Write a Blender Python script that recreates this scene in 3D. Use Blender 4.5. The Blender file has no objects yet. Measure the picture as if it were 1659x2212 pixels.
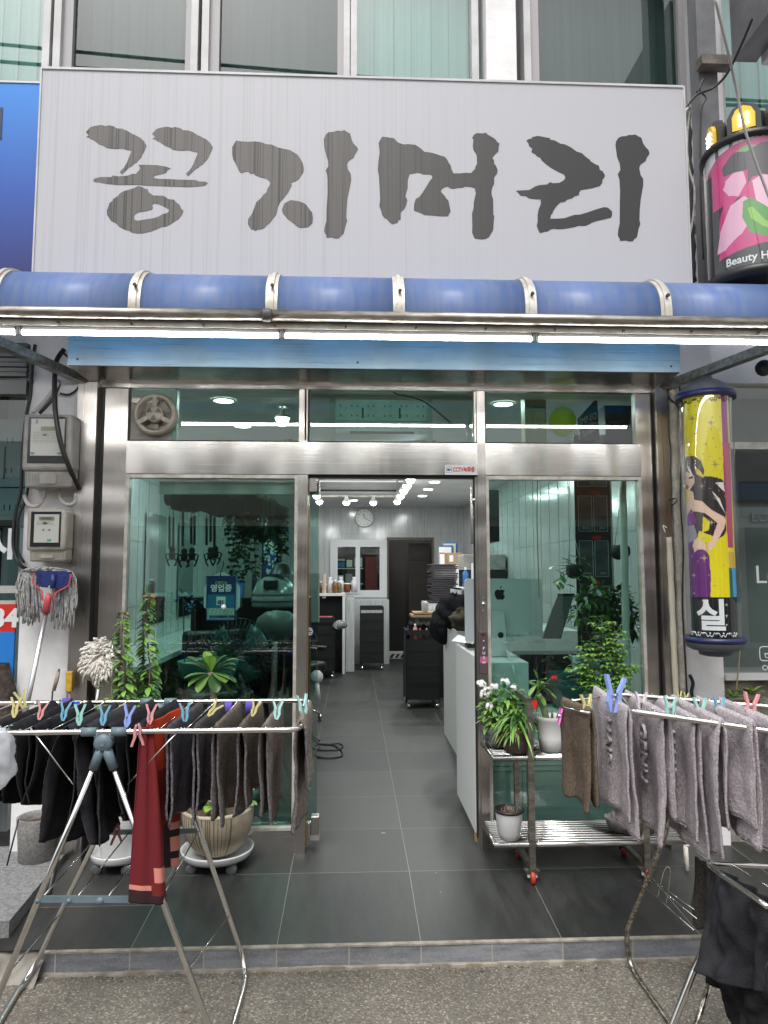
import bpy, bmesh, math, random
from mathutils import Vector, Matrix, noise
R = math.radians
random.seed(7)
S = bpy.context.scene
C = S.collection

# ------------------------------------------------------------------ camera
cam = bpy.data.cameras.new('camera'); camo = bpy.data.objects.new('camera', cam); C.objects.link(camo)
YAW, PITCH, ROLL = 0.0435986, 0.0866, -0.000916
CAMP = Vector((0, -3.95, 1.503)); FPX = 1519.2
cy, sy, cp, sp, cr, sr = math.cos(YAW), math.sin(YAW), math.cos(PITCH), math.sin(PITCH), math.cos(ROLL), math.sin(ROLL)
_f = Vector((sy*cp, cy*cp, sp)); _r0 = Vector((cy, -sy, 0)); _u0 = _r0.cross(_f)
_r = _r0*cr + _u0*sr; _u = _u0*cr - _r0*sr
camo.matrix_world = Matrix(((_r.x, _u.x, -_f.x, CAMP.x), (_r.y, _u.y, -_f.y, CAMP.y), (_r.z, _u.z, -_f.z, CAMP.z), (0, 0, 0, 1)))
cam.sensor_fit = 'HORIZONTAL'; cam.sensor_width = 36; cam.lens = 32.967; cam.clip_end = 400; cam.clip_start = .05
S.camera = camo
# ------------------------------------------------------------------ sky, sun, exposure
W = bpy.data.worlds.new('World'); S.world = W; W.use_nodes = True
nt = W.node_tree; bg = nt.nodes['Background']
sky = nt.nodes.new('ShaderNodeTexSky'); sky.sky_type = 'NISHITA'; sky.sun_disc = False
sky.sun_elevation = R(58); sky.sun_rotation = R(200); sky.air_density = 1.6; sky.dust_density = 4
hs = nt.nodes.new('ShaderNodeHueSaturation'); hs.inputs['Saturation'].default_value = .22
nt.links.new(sky.outputs[0], hs.inputs['Color']); nt.links.new(hs.outputs[0], bg.inputs['Color'])
bg.inputs['Strength'].default_value = .15
sl = bpy.data.lights.new('sun', 'SUN'); so = bpy.data.objects.new('sun', sl); C.objects.link(so)
sl.energy = 1.3; sl.angle = R(24); sl.color = (1, .97, .93); so.rotation_euler = (R(32), 0, R(-12))
S.view_settings.view_transform = 'Standard'; S.view_settings.look = 'None'; S.view_settings.gamma = 1
S.view_settings.exposure = .5
S.render.engine = 'CYCLES'
cyc = S.cycles; cyc.use_denoising = True; cyc.max_bounces = 10; cyc.transparent_max_bounces = 24
cyc.diffuse_bounces = 4; cyc.glossy_bounces = 4; cyc.sample_clamp_indirect = 6; cyc.caustics_reflective = False; cyc.caustics_refractive = False

# ------------------------------------------------------------------ measuring: photo point (width 1659) -> place in the world
def _ray(x, y):
    q = ((x - 829.5)/FPX, -(y - 1106)/FPX)
    return _r*q[0] + _u*q[1] + _f
def P(x, y, Y):
    r = _ray(x, y); return CAMP + r*((Y - CAMP.y)/r.y)
def G(x, y, z=0):
    r = _ray(x, y); return CAMP + r*((z - CAMP.z)/r.z)

# ------------------------------------------------------------------ materials
MATS = {}
def lin(c):
    if isinstance(c, str):
        c = tuple(int(c[i:i+2], 16)/255 for i in (0, 2, 4))
        c = tuple(v/12.92 if v <= .04045 else ((v+.055)/1.055)**2.4 for v in c)
    return (c[0], c[1], c[2], 1)
def N(nt, t, **k):
    n = nt.nodes.new(t)
    for a, b in k.items():
        if a in n.inputs: n.inputs[a].default_value = b
        else: setattr(n, a, b)
    return n
def mat(name, col=(.5, .5, .5), rough=.5, metal=0, col2=None, scale=20, stretch=(1, 1, 1), detail=6, bump=0, bscale=None, bstretch=None,
        emit=0, trans=0, spec=.5, sheen=0, coat=0, lo=.4, hi=.6, alpha=1, sss=0, bdist=.002):
    if name in MATS: return MATS[name]
    m = bpy.data.materials.new(name); m.use_nodes = True; t = m.node_tree; b = t.nodes['Principled BSDF']
    b.inputs['Base Color'].default_value = lin(col); b.inputs['Roughness'].default_value = rough; b.inputs['Metallic'].default_value = metal
    b.inputs['Specular IOR Level'].default_value = spec; b.inputs['Transmission Weight'].default_value = trans
    b.inputs['Sheen Weight'].default_value = sheen; b.inputs['Coat Weight'].default_value = coat; b.inputs['Alpha'].default_value = alpha
    if emit: b.inputs['Emission Color'].default_value = lin(col); b.inputs['Emission Strength'].default_value = emit
    co = None
    def mapped(sc):
        tc = N(t, 'ShaderNodeTexCoord'); mp = N(t, 'ShaderNodeMapping'); mp.inputs['Scale'].default_value = sc
        t.links.new(tc.outputs['Object'], mp.inputs['Vector']); return mp
    if col2 is not None:
        mp = mapped(stretch); nz = N(t, 'ShaderNodeTexNoise', Scale=scale, Detail=detail, Roughness=.6)
        rp = N(t, 'ShaderNodeMapRange'); rp.inputs['From Min'].default_value = lo; rp.inputs['From Max'].default_value = hi
        mx = N(t, 'ShaderNodeMix', data_type='RGBA'); mx.inputs[6].default_value = lin(col); mx.inputs[7].default_value = lin(col2)
        t.links.new(mp.outputs[0], nz.inputs['Vector']); t.links.new(nz.outputs['Fac'], rp.inputs['Value'])
        t.links.new(rp.outputs[0], mx.inputs[0]); t.links.new(mx.outputs[2], b.inputs['Base Color'])
    if bump:
        mp = mapped(bstretch or stretch); nz = N(t, 'ShaderNodeTexNoise', Scale=bscale or scale, Detail=4)
        bp = N(t, 'ShaderNodeBump', Strength=bump, Distance=bdist)
        t.links.new(mp.outputs[0], nz.inputs['Vector']); t.links.new(nz.outputs['Fac'], bp.inputs['Height']); t.links.new(bp.outputs[0], b.inputs['Normal'])
    MATS[name] = m; return m
def glass(name, tint, refl=1.0, base=0):
    if name in MATS: return MATS[name]
    m = bpy.data.materials.new(name); m.use_nodes = True; t = m.node_tree; t.nodes.clear()
    o = N(t, 'ShaderNodeOutputMaterial'); tr = N(t, 'ShaderNodeBsdfTransparent'); tr.inputs[0].default_value = lin(tint)
    gl = N(t, 'ShaderNodeBsdfGlossy', Roughness=.0); gl.inputs[0].default_value = (refl, refl, refl, 1)
    fr = N(t, 'ShaderNodeFresnel', IOR=1.55); mx = N(t, 'ShaderNodeMixShader'); g = N(t, 'ShaderNodeNewGeometry'); k = N(t, 'ShaderNodeMath', operation='MULTIPLY_ADD')
    k.inputs[1].default_value = -1; k.inputs[2].default_value = 1; t.links.new(g.outputs['Backfacing'], k.inputs[0])
    k2 = N(t, 'ShaderNodeMath', operation='MULTIPLY'); t.links.new(k.outputs[0], k2.inputs[0]); t.links.new(fr.outputs[0], k2.inputs[1])
    k3 = N(t, 'ShaderNodeMath', operation='MULTIPLY', use_clamp=True); k3.inputs[1].default_value = 1.7; t.links.new(k2.outputs[0], k3.inputs[0])
    if base: k3.operation = 'MULTIPLY_ADD'; k3.inputs[2].default_value = base
    t.links.new(k3.outputs[0], mx.inputs[0]); t.links.new(tr.outputs[0], mx.inputs[1]); t.links.new(gl.outputs[0], mx.inputs[2]); t.links.new(mx.outputs[0], o.inputs[0])
    MATS[name] = m; return m
def steel_mat(name, col, rough, along='x', warp=.25, aniso=.4):
    """brushed sheet steel: fine brushing along one axis, slow buckling that bends reflections"""
    m = bpy.data.materials.new(name); m.use_nodes = True; t = m.node_tree; b = t.nodes['Principled BSDF']
    b.inputs['Base Color'].default_value = lin(col); b.inputs['Metallic'].default_value = 1
    tc = N(t, 'ShaderNodeTexCoord'); mp = N(t, 'ShaderNodeMapping')
    mp.inputs['Scale'].default_value = {'x': (1.5, 90, 400), 'z': (400, 90, 1.5), 'n': (30, 30, 30)}[along]
    nz = N(t, 'ShaderNodeTexNoise', Scale=1.2, Detail=5)
    mr = N(t, 'ShaderNodeMapRange'); mr.inputs['To Min'].default_value = rough*.65; mr.inputs['To Max'].default_value = rough*1.4
    bp = N(t, 'ShaderNodeBump', Strength=.06, Distance=.001)
    mp2 = N(t, 'ShaderNodeMapping'); mp2.inputs['Scale'].default_value = {'x': (2.6, 1, .55), 'z': (.6, 1, 2.6), 'n': (2, 2, 2)}[along]
    n2 = N(t, 'ShaderNodeTexNoise', Scale=1.6, Detail=1); bp2 = N(t, 'ShaderNodeBump', Strength=warp, Distance=.12)
    n3 = N(t, 'ShaderNodeTexNoise', Scale=3, Detail=8); mr3 = N(t, 'ShaderNodeMapRange')
    mr3.inputs['From Min'].default_value = .35; mr3.inputs['From Max'].default_value = .7; mr3.inputs['To Min'].default_value = 1; mr3.inputs['To Max'].default_value = .72
    mx = N(t, 'ShaderNodeMix', data_type='RGBA', blend_type='MULTIPLY'); mx.inputs[0].default_value = 1; mx.inputs[6].default_value = lin(col)
    L = t.links.new
    L(tc.outputs['Object'], mp.inputs[0]); L(mp.outputs[0], nz.inputs['Vector']); L(nz.outputs['Fac'], mr.inputs['Value']); L(mr.outputs[0], b.inputs['Roughness'])
    L(tc.outputs['Object'], mp2.inputs[0]); L(mp2.outputs[0], n2.inputs['Vector']); L(n2.outputs['Fac'], bp2.inputs['Height'])
    L(nz.outputs['Fac'], bp.inputs['Height']); L(bp2.outputs[0], bp.inputs['Normal']); L(bp.outputs[0], b.inputs['Normal'])
    L(tc.outputs['Object'], n3.inputs['Vector']); L(n3.outputs['Fac'], mr3.inputs['Value']); L(mr3.outputs[0], mx.inputs[7]); L(mx.outputs[2], b.inputs['Base Color'])
    MATS[name] = m; return m
def vcol_mat(name, rough=.4, emit=0, coat=0):
    m = bpy.data.materials.new(name); m.use_nodes = True; t = m.node_tree; b = t.nodes['Principled BSDF']
    a = N(t, 'ShaderNodeAttribute', attribute_name='print'); t.links.new(a.outputs['Color'], b.inputs['Base Color']); b.inputs['Roughness'].default_value = rough
    b.inputs['Coat Weight'].default_value = coat
    if emit: t.links.new(a.outputs['Color'], b.inputs['Emission Color']); b.inputs['Emission Strength'].default_value = emit
    MATS[name] = m; return m

steelH = steel_mat('steel brushed along', (.66, .64, .61), .24, 'x', .5)
steelV = steel_mat('steel brushed upright', (.54, .505, .475), .30, 'z', .22)
steelP = steel_mat('steel pelmet sheet', (.74, .88, .90), .30, 'x', .12)  # blue tint puts the awning's reflected colour into the steel itself
chrome = mat('tube steel', (.72, .70, .675), .17, 1, col2=(.62, .60, .57), scale=5, stretch=(1, 1, 1))
dullsteel = mat('dull pipe steel', (.42, .395, .36), .38, 1, col2=(.25, .23, .2), scale=9, stretch=(1, 4, 4))
alu = mat('white aluminium', (.62, .6, .56), .4, .3, col2=(.45, .42, .36), scale=12)
alugrey = mat('window aluminium', (.56, .56, .57), .35, .0, col2=(.46, .46, .46), scale=5)
sil = mat('silicone rubber', (.02, .02, .02), .5)
plaster = mat('white plaster', (.84, .83, .84), .8, col2=(.74, .73, .74), scale=4, bump=.5, bscale=45, bdist=.004)
greyplas = mat('meter grey plastic', 'a09d99', .45, col2='8c8986', scale=8)
creamplas = mat('meter cream plastic', 'b3aea4', .45, col2='a09b90', scale=8)
black = mat('black plastic', (.012, .012, .013), .4)
blackcloth = mat('black cloth', (.014, .014, .016), .9, col2=(.024, .023, .025), scale=60, bump=.3, bscale=300, sheen=.1)
blackcable = mat('black cable', (.016, .016, .017), .5)
whiteplas = mat('white plastic', (.72, .73, .74), .35)
whiteglz = mat('white glazed pot', (.74, .74, .73), .2, coat=.3)
soil = mat('dark soil', (.05, .035, .022), .95, col2=(.12, .08, .05), scale=60, bump=1, bscale=80)
leafm = mat('green leaves', (.085, .19, .04), .42, col2=(.15, .29, .065), scale=9)
leafb = mat('bright green leaves', (.16, .34, .05), .42, col2=(.24, .42, .07), scale=9)
leafd = mat('dark green leaves', (.03, .085, .03), .38, col2=(.06, .13, .04), scale=9)
leafred = mat('reddish young leaves', (.25, .12, .05), .5, col2=(.3, .22, .06), scale=20)
stem = mat('brown stem', (.12, .08, .05), .8, col2=(.2, .16, .1), scale=40)
stemg = mat('green stem', (.1, .18, .05), .6)
skyglass = glass('upper window glass', (.80, .95, .92), .95, .06)
gglass = glass('green shop glass', (.69, .83, .795), 1.0)
clearg = glass('clear plastic', (.9, .92, .92), .9)
MATS['lamp white'] = mat('lamp white', (1, .98, .95), emit=9)
MATS['tube white'] = mat('tube white', (1, .985, .95), emit=36)

# ------------------------------------------------------------------ mesh building
class MB:
    def __init__(s): s.b = bmesh.new(); s.mi = 0; s.m = []
    def use(s, m):
        if m not in s.m: s.m.append(m)
        s.mi = s.m.index(m); return s
    def _f(s, vs, smooth=False):
        try: f = s.b.faces.new(vs)
        except ValueError: return None
        f.material_index = s.mi; f.smooth = smooth; return f
    def box(s, x0, x1, y0, y1, z0, z1, bev=0):
        if x1 < x0: x0, x1 = x1, x0
        if y1 < y0: y0, y1 = y1, y0
        if z1 < z0: z0, z1 = z1, z0
        v = [s.b.verts.new((x, y, z)) for x in (x0, x1) for y in (y0, y1) for z in (z0, z1)]
        fs = [s._f([v[i] for i in q]) for q in ((0, 1, 3, 2), (4, 6, 7, 5), (0, 4, 5, 1), (2, 3, 7, 6), (0, 2, 6, 4), (1, 5, 7, 3))]
        if bev:
            es = list({e for f in fs for e in f.edges})
            r = bmesh.ops.bevel(s.b, geom=es, offset=bev, segments=2, affect='EDGES', profile=.6)
            for f in r['faces']: f.material_index = s.mi; f.smooth = True
        return s
    def bar(s, a, b, w, h, up=(0, 0, 1)):
        a, b = Vector(a), Vector(b); d = (b-a).normalized(); up = Vector(up)
        x = d.cross(up)
        if x.length < 1e-4: x = d.cross(Vector((1, 0, 0)))
        x.normalize(); y = x.cross(d)
        q = [[s.b.verts.new(p + x*w*i + y*h*j) for i, j in ((-.5, -.5), (.5, -.5), (.5, .5), (-.5, .5))] for p in (a, b)]
        for i in range(4): s._f([q[0][i], q[0][(i+1) % 4], q[1][(i+1) % 4], q[1][i]])
        s._f(q[0][::-1]); s._f(q[1]); return s
    def tube(s, pts, r, seg=8, cap=True, closed=False):
        pts = [Vector(p) for p in pts]; n = len(pts)
        rr = r if isinstance(r, (list, tuple)) else [r]*n
        rings = []; prev = None
        for i, p in enumerate(pts):
            if closed: d = pts[(i+1) % n] - pts[i-1]
            else: d = pts[min(i+1, n-1)] - pts[max(i-1, 0)]
            if d.length < 1e-9: d = Vector((0, 0, 1))
            d.normalize()
            if prev is None:
                a = Vector((0, 0, 1)) if abs(d.z) < .9 else Vector((1, 0, 0)); x = d.cross(a).normalized()
            else:
                x = prev - d*prev.dot(d)
                if x.length < 1e-6: x = d.orthogonal()
                x.normalize()
            prev = x; y = d.cross(x)
            rings.append([s.b.verts.new(p + (x*math.cos(2*math.pi*k/seg) + y*math.sin(2*math.pi*k/seg))*rr[i]) for k in range(seg)])
        for i in range(n if closed else n-1):
            A, B = rings[i], rings[(i+1) % n]
            for k in range(seg): s._f([A[k], A[(k+1) % seg], B[(k+1) % seg], B[k]], True)
        if cap and not closed: s._f(rings[0][::-1]); s._f(rings[-1])
        return s
    def lathe(s, prof, c=(0, 0, 0), seg=32, sx=1, sy=1, axis='z', cap=False, jit=0):
        c = Vector(c); rings = []
        for r, z in prof:
            ring = []
            for k in range(seg):
                a = 2*math.pi*k/seg; q = r*(1 + (jit*random.uniform(-1, 1) if jit else 0))
                v = Vector((q*math.cos(a)*sx, q*math.sin(a)*sy, z))
                if axis == 'y': v = Vector((v.x, v.z, v.y))
                if axis == 'x': v = Vector((v.z, v.y, v.x))
                ring.append(s.b.verts.new(c+v))
            rings.append(ring)
        for A, B in zip(rings, rings[1:]):
            for k in range(seg): s._f([A[k], A[(k+1) % seg], B[(k+1) % seg], B[k]], True)
        if cap: s._f(rings[0][::-1]); s._f(rings[-1])
        return s
    def ball(s, c, r, seg=16, sz=1, sx=1, sy=1):
        n = seg//2; return s.lathe([(max(1e-4, r*math.sin(math.pi*i/n)), -r*sz*math.cos(math.pi*i/n)) for i in range(n+1)], c, seg, sx, sy)
    def quad(s, a, b, c, d, smooth=False): s._f([s.b.verts.new(Vector(p)) for p in (a, b, c, d)], smooth); return s
    def poly(s, pts, d=None, holes=()):
        """flat polygon (list of 3D points), pushed along d to give it thickness"""
        vs = [s.b.verts.new(Vector(p)) for p in pts]; f = s._f(vs)
        if f is None: return s
        fs = [f]
        if d is not None:
            r = bmesh.ops.extrude_face_region(s.b, geom=[f])
            nv = [g for g in r['geom'] if isinstance(g, bmesh.types.BMVert)]; bmesh.ops.translate(s.b, verts=nv, vec=Vector(d))
            fs += [g for g in r['geom'] if isinstance(g, bmesh.types.BMFace)]
            for g in r['geom']:
                if isinstance(g, bmesh.types.BMFace): g.material_index = s.mi
        bmesh.ops.triangulate(s.b, faces=[q for q in fs if q.is_valid and len(q.verts) > 4]); return s
    def grid(s, pts, smooth=True, closed=False):
        vs = [[s.b.verts.new(Vector(p)) for p in row] for row in pts]
        for A, B in zip(vs, vs[1:]):
            n = len(A)
            for k in range(n if closed else n-1): s._f([A[k], A[(k+1) % n], B[(k+1) % n], B[k]], smooth)
        return s
    def leaf(s, base, d, L, w, droop=.3, roll=0):
        d = Vector(d).normalized(); side = d.cross(Vector((0, 0, 1)))
        if side.length < .05: side = d.cross(Vector((1, 0, 0)))
        side.normalize(); side = Matrix.Rotation(roll, 3, d) @ side; up = side.cross(d)
        base = Vector(base); row = []
        for t, ww in ((0, .04), (.25, .8), (.5, 1), (.78, .62), (1, .02)):
            c = base + d*L*t - Vector((0, 0, 1))*droop*L*t*t
            row.append([c - side*w*.5*ww + up*w*.12*ww, c, c + side*w*.5*ww + up*w*.12*ww])
        return s.grid(row)
    def build(s, name, m=None, parent=None, world=False, solid=0, label=None):
        bmesh.ops.recalc_face_normals(s.b, faces=s.b.faces)
        me = bpy.data.meshes.new(name); 
        org = Vector((0, 0, 0))
        if parent is None and len(s.b.verts):
            xs = [v.co for v in s.b.verts]; lo = [min(v[i] for v in xs) for i in range(3)]; hi = [max(v[i] for v in xs) for i in range(3)]
            org = Vector(((lo[0]+hi[0])/2, (lo[1]+hi[1])/2, lo[2])); bmesh.ops.translate(s.b, verts=s.b.verts, vec=-org)
        elif parent is not None and world:
            inv = wmat(parent).inverted(); s.b.transform(inv)
        s.b.to_mesh(me); s.b.free()
        for q in ([m] if m else s.m): me.materials.append(q)
        o = bpy.data.objects.new(name, me); C.objects.link(o); o.parent = parent; o.location = org
        if solid:
            md = o.modifiers.new('thickness', 'SOLIDIFY'); md.thickness = solid; md.offset = 0
        if label: o['label'] = label
        return o
def wmat(o):
    M = Matrix.LocRotScale(o.location, o.rotation_euler, o.scale)
    return wmat(o.parent) @ M if o.parent else M
def tag(o, label, cat, group=None, kind=None):
    o['label'] = label; o['category'] = cat
    if group: o['group'] = group
    if kind: o['kind'] = kind
    return o
def struct(o): o['kind'] = 'structure'; return o
def T(name, label, cat, loc=(0, 0, 0), group=None, rz=0):
    o = bpy.data.objects.new(name, None); o.empty_display_size = .1; C.objects.link(o); o.location = loc; o.rotation_euler = (0, 0, rz)
    return tag(o, label, cat, group)
def dup(root, loc, rot=None, label=None, group=None):
    def cp(o, par):
        c = o.copy(); C.objects.link(c); c.parent = par
        for ch in [q for q in kids.get(o.name, [])]: cp(ch, c)
        return c
    kids = {}
    for o in list(C.objects):
        if o.parent: kids.setdefault(o.parent.name, []).append(o)
    c = cp(root, None); c.location = loc
    if rot is not None: c.rotation_euler = rot
    if label: c['label'] = label
    if group: c['group'] = group
    return c
def txt(name, body, h, m, o, right=(1, 0, 0), up=(0, 0, 1), parent=None, ext=.001, bold=.0, align='CENTER', sx=1, label=None, world=True, bend=None):
    cu = bpy.data.curves.new('t', 'FONT'); cu.body = body; cu.size = 1; cu.align_x = align; cu.align_y = 'CENTER'; cu.extrude = ext/h; cu.offset = bold; cu.resolution_u = 3
    ob = bpy.data.objects.new('t', cu); C.objects.link(ob)
    me = bpy.data.meshes.new_from_object(ob.evaluated_get(bpy.context.evaluated_depsgraph_get()))
    bpy.data.objects.remove(ob); bpy.data.curves.remove(cu)
    b = bmesh.new(); b.from_mesh(me); bpy.data.meshes.remove(me)
    right, up = Vector(right).normalized(), Vector(up).normalized(); n = right.cross(up); o = Vector(o); h = h*1.35
    if bend:
        for _ in range(3): bmesh.ops.subdivide_edges(b, edges=[e for e in b.edges if e.calc_length() > .09], cuts=1, use_grid_fill=True)
        bmesh.ops.triangulate(b, faces=b.faces)
    for v in b.verts:
        if bend: v.co = bend(v.co.x*h*sx, v.co.y*h, v.co.z*h)
        else: v.co = o + right*v.co.x*h*sx + up*v.co.y*h + n*v.co.z*h
    mb = MB(); mb.b.free(); mb.b = b
    return mb.build(name, m, parent, world=world, label=label)
def arc(a, b, c, n=10):
    a, b, c = Vector(a), Vector(b), Vector(c)
    return [a*(1-t)**2 + b*2*t*(1-t) + c*t*t for t in [i/n for i in range(n+1)]]
def smooth_path(pts, n=6):
    pts = [Vector(p) for p in pts]; out = []
    for i in range(len(pts)-1):
        p0, p1, p2, p3 = pts[max(i-1, 0)], pts[i], pts[i+1], pts[min(i+2, len(pts)-1)]
        for k in range(n):
            t = k/n; out.append(.5*((2*p1) + (p2-p0)*t + (2*p0-5*p1+4*p2-p3)*t*t + (3*p1-p0-3*p2+p3)*t**3))
    return out + [pts[-1]]

# ================================================================== GROUND
def asphalt():
    m = bpy.data.materials.new('asphalt'); m.use_nodes = True; t = m.node_tree; b = t.nodes['Principled BSDF']; L = t.links.new
    g = N(t, 'ShaderNodeNewGeometry'); v = N(t, 'ShaderNodeTexVoronoi', Scale=150, Randomness=1); n = N(t, 'ShaderNodeTexNoise', Scale=1.6, Detail=6); n2 = N(t, 'ShaderNodeTexNoise', Scale=190, Detail=3)
    v2 = N(t, 'ShaderNodeTexVoronoi', Scale=95, Randomness=1)
    for q in (v, n, n2, v2): L(g.outputs['Position'], q.inputs['Vector'])
    sep = N(t, 'ShaderNodeSeparateColor'); L(v.outputs['Color'], sep.inputs[0])
    r = N(t, 'ShaderNodeValToRGB'); e = r.color_ramp.elements
    e[0].position = .0; e[0].color = (.125, .112, .094, 1); e[1].position = 1; e[1].color = (.50, .45, .36, 1)
    for p, c in ((.30, (.18, .163, .138, 1)), (.80, (.235, .213, .18, 1)), (.93, (.37, .33, .27, 1))): q = e.new(p); q.color = c
    L(sep.outputs[0], r.inputs[0])
    sep2 = N(t, 'ShaderNodeSeparateColor'); L(v2.outputs['Color'], sep2.inputs[0])
    gt = N(t, 'ShaderNodeMath', operation='GREATER_THAN'); gt.inputs[1].default_value = .92; L(sep2.outputs[1], gt.inputs[0])
    lt = N(t, 'ShaderNodeMath', operation='LESS_THAN'); lt.inputs[1].default_value = .42; L(v2.outputs['Distance'], lt.inputs[0])
    mu = N(t, 'ShaderNodeMath', operation='MULTIPLY'); L(gt.outputs[0], mu.inputs[0]); L(lt.outputs[0], mu.inputs[1])
    m1 = N(t, 'ShaderNodeMix', data_type='RGBA'); m1.inputs[7].default_value = (.33, .30, .245, 1); L(mu.outputs[0], m1.inputs[0]); L(r.outputs[0], m1.inputs[6])
    rp = N(t, 'ShaderNodeMapRange'); rp.inputs['From Min'].default_value = .35; rp.inputs['From Max'].default_value = .7; rp.inputs['To Min'].default_value = .60; rp.inputs['To Max'].default_value = 1.1; L(n.outputs['Fac'], rp.inputs['Value'])
    m2 = N(t, 'ShaderNodeMix', data_type='RGBA', blend_type='MULTIPLY'); m2.inputs[0].default_value = 1; L(m1.outputs[2], m2.inputs[6]); L(rp.outputs[0], m2.inputs[7]); L(m2.outputs[2], b.inputs['Base Color'])
    bp = N(t, 'ShaderNodeBump', Strength=.9, Distance=.004); ad = N(t, 'ShaderNodeMath', operation='ADD'); L(v.outputs['Distance'], ad.inputs[0]); L(n2.outputs['Fac'], ad.inputs[1]); L(ad.outputs[0], bp.inputs['Height']); L(bp.outputs[0], b.inputs['Normal'])
    b.inputs['Roughness'].default_value = .85; return m
def tiles(name, ox, oy, w, h, base, base2, grout, gw, rough, shift=True, streak=0):
    m = bpy.data.materials.new(name); m.use_nodes = True; t = m.node_tree; b = t.nodes['Principled BSDF']; L = t.links.new
    g = N(t, 'ShaderNodeNewGeometry'); s = N(t, 'ShaderNodeSeparateXYZ'); L(g.outputs['Position'], s.inputs[0])
    def M(op, a, c=None):
        q = N(t, 'ShaderNodeMath', operation=op)
        for i, x in enumerate((a, c)):
            if x is None: continue
            if isinstance(x, (int, float)): q.inputs[i].default_value = x
            else: L(x, q.inputs[i])
        return q.outputs[0]
    X = M('DIVIDE', M('SUBTRACT', s.outputs[0], ox), w)
    ysrc = s.outputs[1] if h is not None else s.outputs[2]
    wob = N(t, 'ShaderNodeTexNoise', Scale=6); L(g.outputs['Position'], wob.inputs['Vector']); wb = M('MULTIPLY', M('SUBTRACT', wob.outputs['Fac'], .5), .006)
    def line(v, sz): return M('LESS_THAN', M('MULTIPLY', M('ABSOLUTE', M('SUBTRACT', M('FRACT', M('ADD', v, M('ADD', wb, .5))), .5)), sz), gw)
    ln = line(X, w); cellx = M('FLOOR', X); celly = 0
    if h:
        Y = M('DIVIDE', M('SUBTRACT', ysrc, oy), h)
        if shift:
            left = M('LESS_THAN', X, -2.0); Y = M('ADD', Y, M('MULTIPLY', left, .45))
        ln = M('MAXIMUM', ln, line(Y, h)); celly = M('FLOOR', Y)
    cv = N(t, 'ShaderNodeCombineXYZ'); L(cellx, cv.inputs[0]); 
    if h: L(celly, cv.inputs[1])
    wn = N(t, 'ShaderNodeTexWhiteNoise'); L(cv.outputs[0], wn.inputs['Vector'])
    mp = N(t, 'ShaderNodeMapping'); mp.inputs['Scale'].default_value = (6, 1.3, 1.3) if not streak else (5, 5, 5)
    mp.inputs['Rotation'].default_value = (0, R(35) if streak else 0, 0)
    if streak: mp.inputs['Scale'].default_value = (2.5, 10, 14)
    L(g.outputs['Position'], mp.inputs[0]); nz = N(t, 'ShaderNodeTexNoise', Scale=2.2, Detail=9, Roughness=.7); L(mp.outputs[0], nz.inputs['Vector'])
    fine = N(t, 'ShaderNodeTexNoise', Scale=120, Detail=2); L(g.outputs['Position'], fine.inputs['Vector'])
    fac = M('ADD', M('MULTIPLY', nz.outputs['Fac'], .7), M('ADD', M('MULTIPLY', wn.outputs[0], .18), M('MULTIPLY', fine.outputs['Fac'], .25)))
    rp = N(t, 'ShaderNodeMapRange'); rp.inputs['From Min'].default_value = .40; rp.inputs['From Max'].default_value = .74; L(fac, rp.inputs['Value'])
    mx = N(t, 'ShaderNodeMix', data_type='RGBA'); mx.inputs[6].default_value = lin(base); mx.inputs[7].default_value = lin(base2); L(rp.outputs[0], mx.inputs[0])
    if shift:
        vo = N(t, 'ShaderNodeTexVoronoi', Scale=26); L(g.outputs['Position'], vo.inputs['Vector']); sc_ = N(t, 'ShaderNodeSeparateColor'); L(vo.outputs['Color'], sc_.inputs[0])
        gr = M('MULTIPLY', M('LESS_THAN', vo.outputs['Distance'], M('MULTIPLY', sc_.outputs[1], .075)), M('GREATER_THAN', sc_.outputs[0], M('SUBTRACT', .93, M('MULTIPLY', M('GREATER_THAN', s.outputs[0], .75), .22))))
        outd = M('LESS_THAN', s.outputs[1], .3); ln2 = M('MULTIPLY', gr, outd)
        mxb = N(t, 'ShaderNodeMix', data_type='RGBA'); L(ln2, mxb.inputs[0]); L(mx.outputs[2], mxb.inputs[6]); mxb.inputs[7].default_value = (.45, .44, .41, 1); mx = mxb
    mg = N(t, 'ShaderNodeMix', data_type='RGBA'); L(ln, mg.inputs[0]); L(mx.outputs[2], mg.inputs[6]); mg.inputs[7].default_value = lin(grout); L(mg.outputs[2], b.inputs['Base Color'])
    rr = N(t, 'ShaderNodeMapRange'); L(nz.outputs['Fac'], rr.inputs['Value']); rr.inputs['To Min'].default_value = rough-.1; rr.inputs['To Max'].default_value = rough+.14; L(rr.outputs[0], b.inputs['Roughness'])
    bp = N(t, 'ShaderNodeBump', Strength=.25, Distance=.002); L(M('SUBTRACT', fine.outputs['Fac'], M('MULTIPLY', ln, 1.5)), bp.inputs['Height']); L(bp.outputs[0], b.inputs['Normal'])
    return m
m_asph = asphalt()
m_tile = tiles('slate floor tile', .2875, -.256, .6, .6, (.013, .0145, .014), (.050, .052, .049), (.17, .165, .145), .0018, .46)
m_kerb = tiles('kerb tile', .2875, 0, .3, None, (.12, .127, .14), (.29, .30, .325), (.36, .33, .28), .0025, .6, streak=1)
m_conc = mat('rough concrete', (.30, .28, .25), .9, col2=(.15, .14, .12), scale=9, bump=.8, bscale=60, bdist=.006)
m_mortar = mat('pale mortar', (.36, .33, .28), .9, col2=(.22, .20, .16), scale=14, bump=.8, bscale=70, bdist=.006)
m_gran = mat('granite slab', (.26, .26, .26), .8, col2=(.15, .15, .155), scale=70, bump=.3, bscale=150)
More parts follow.
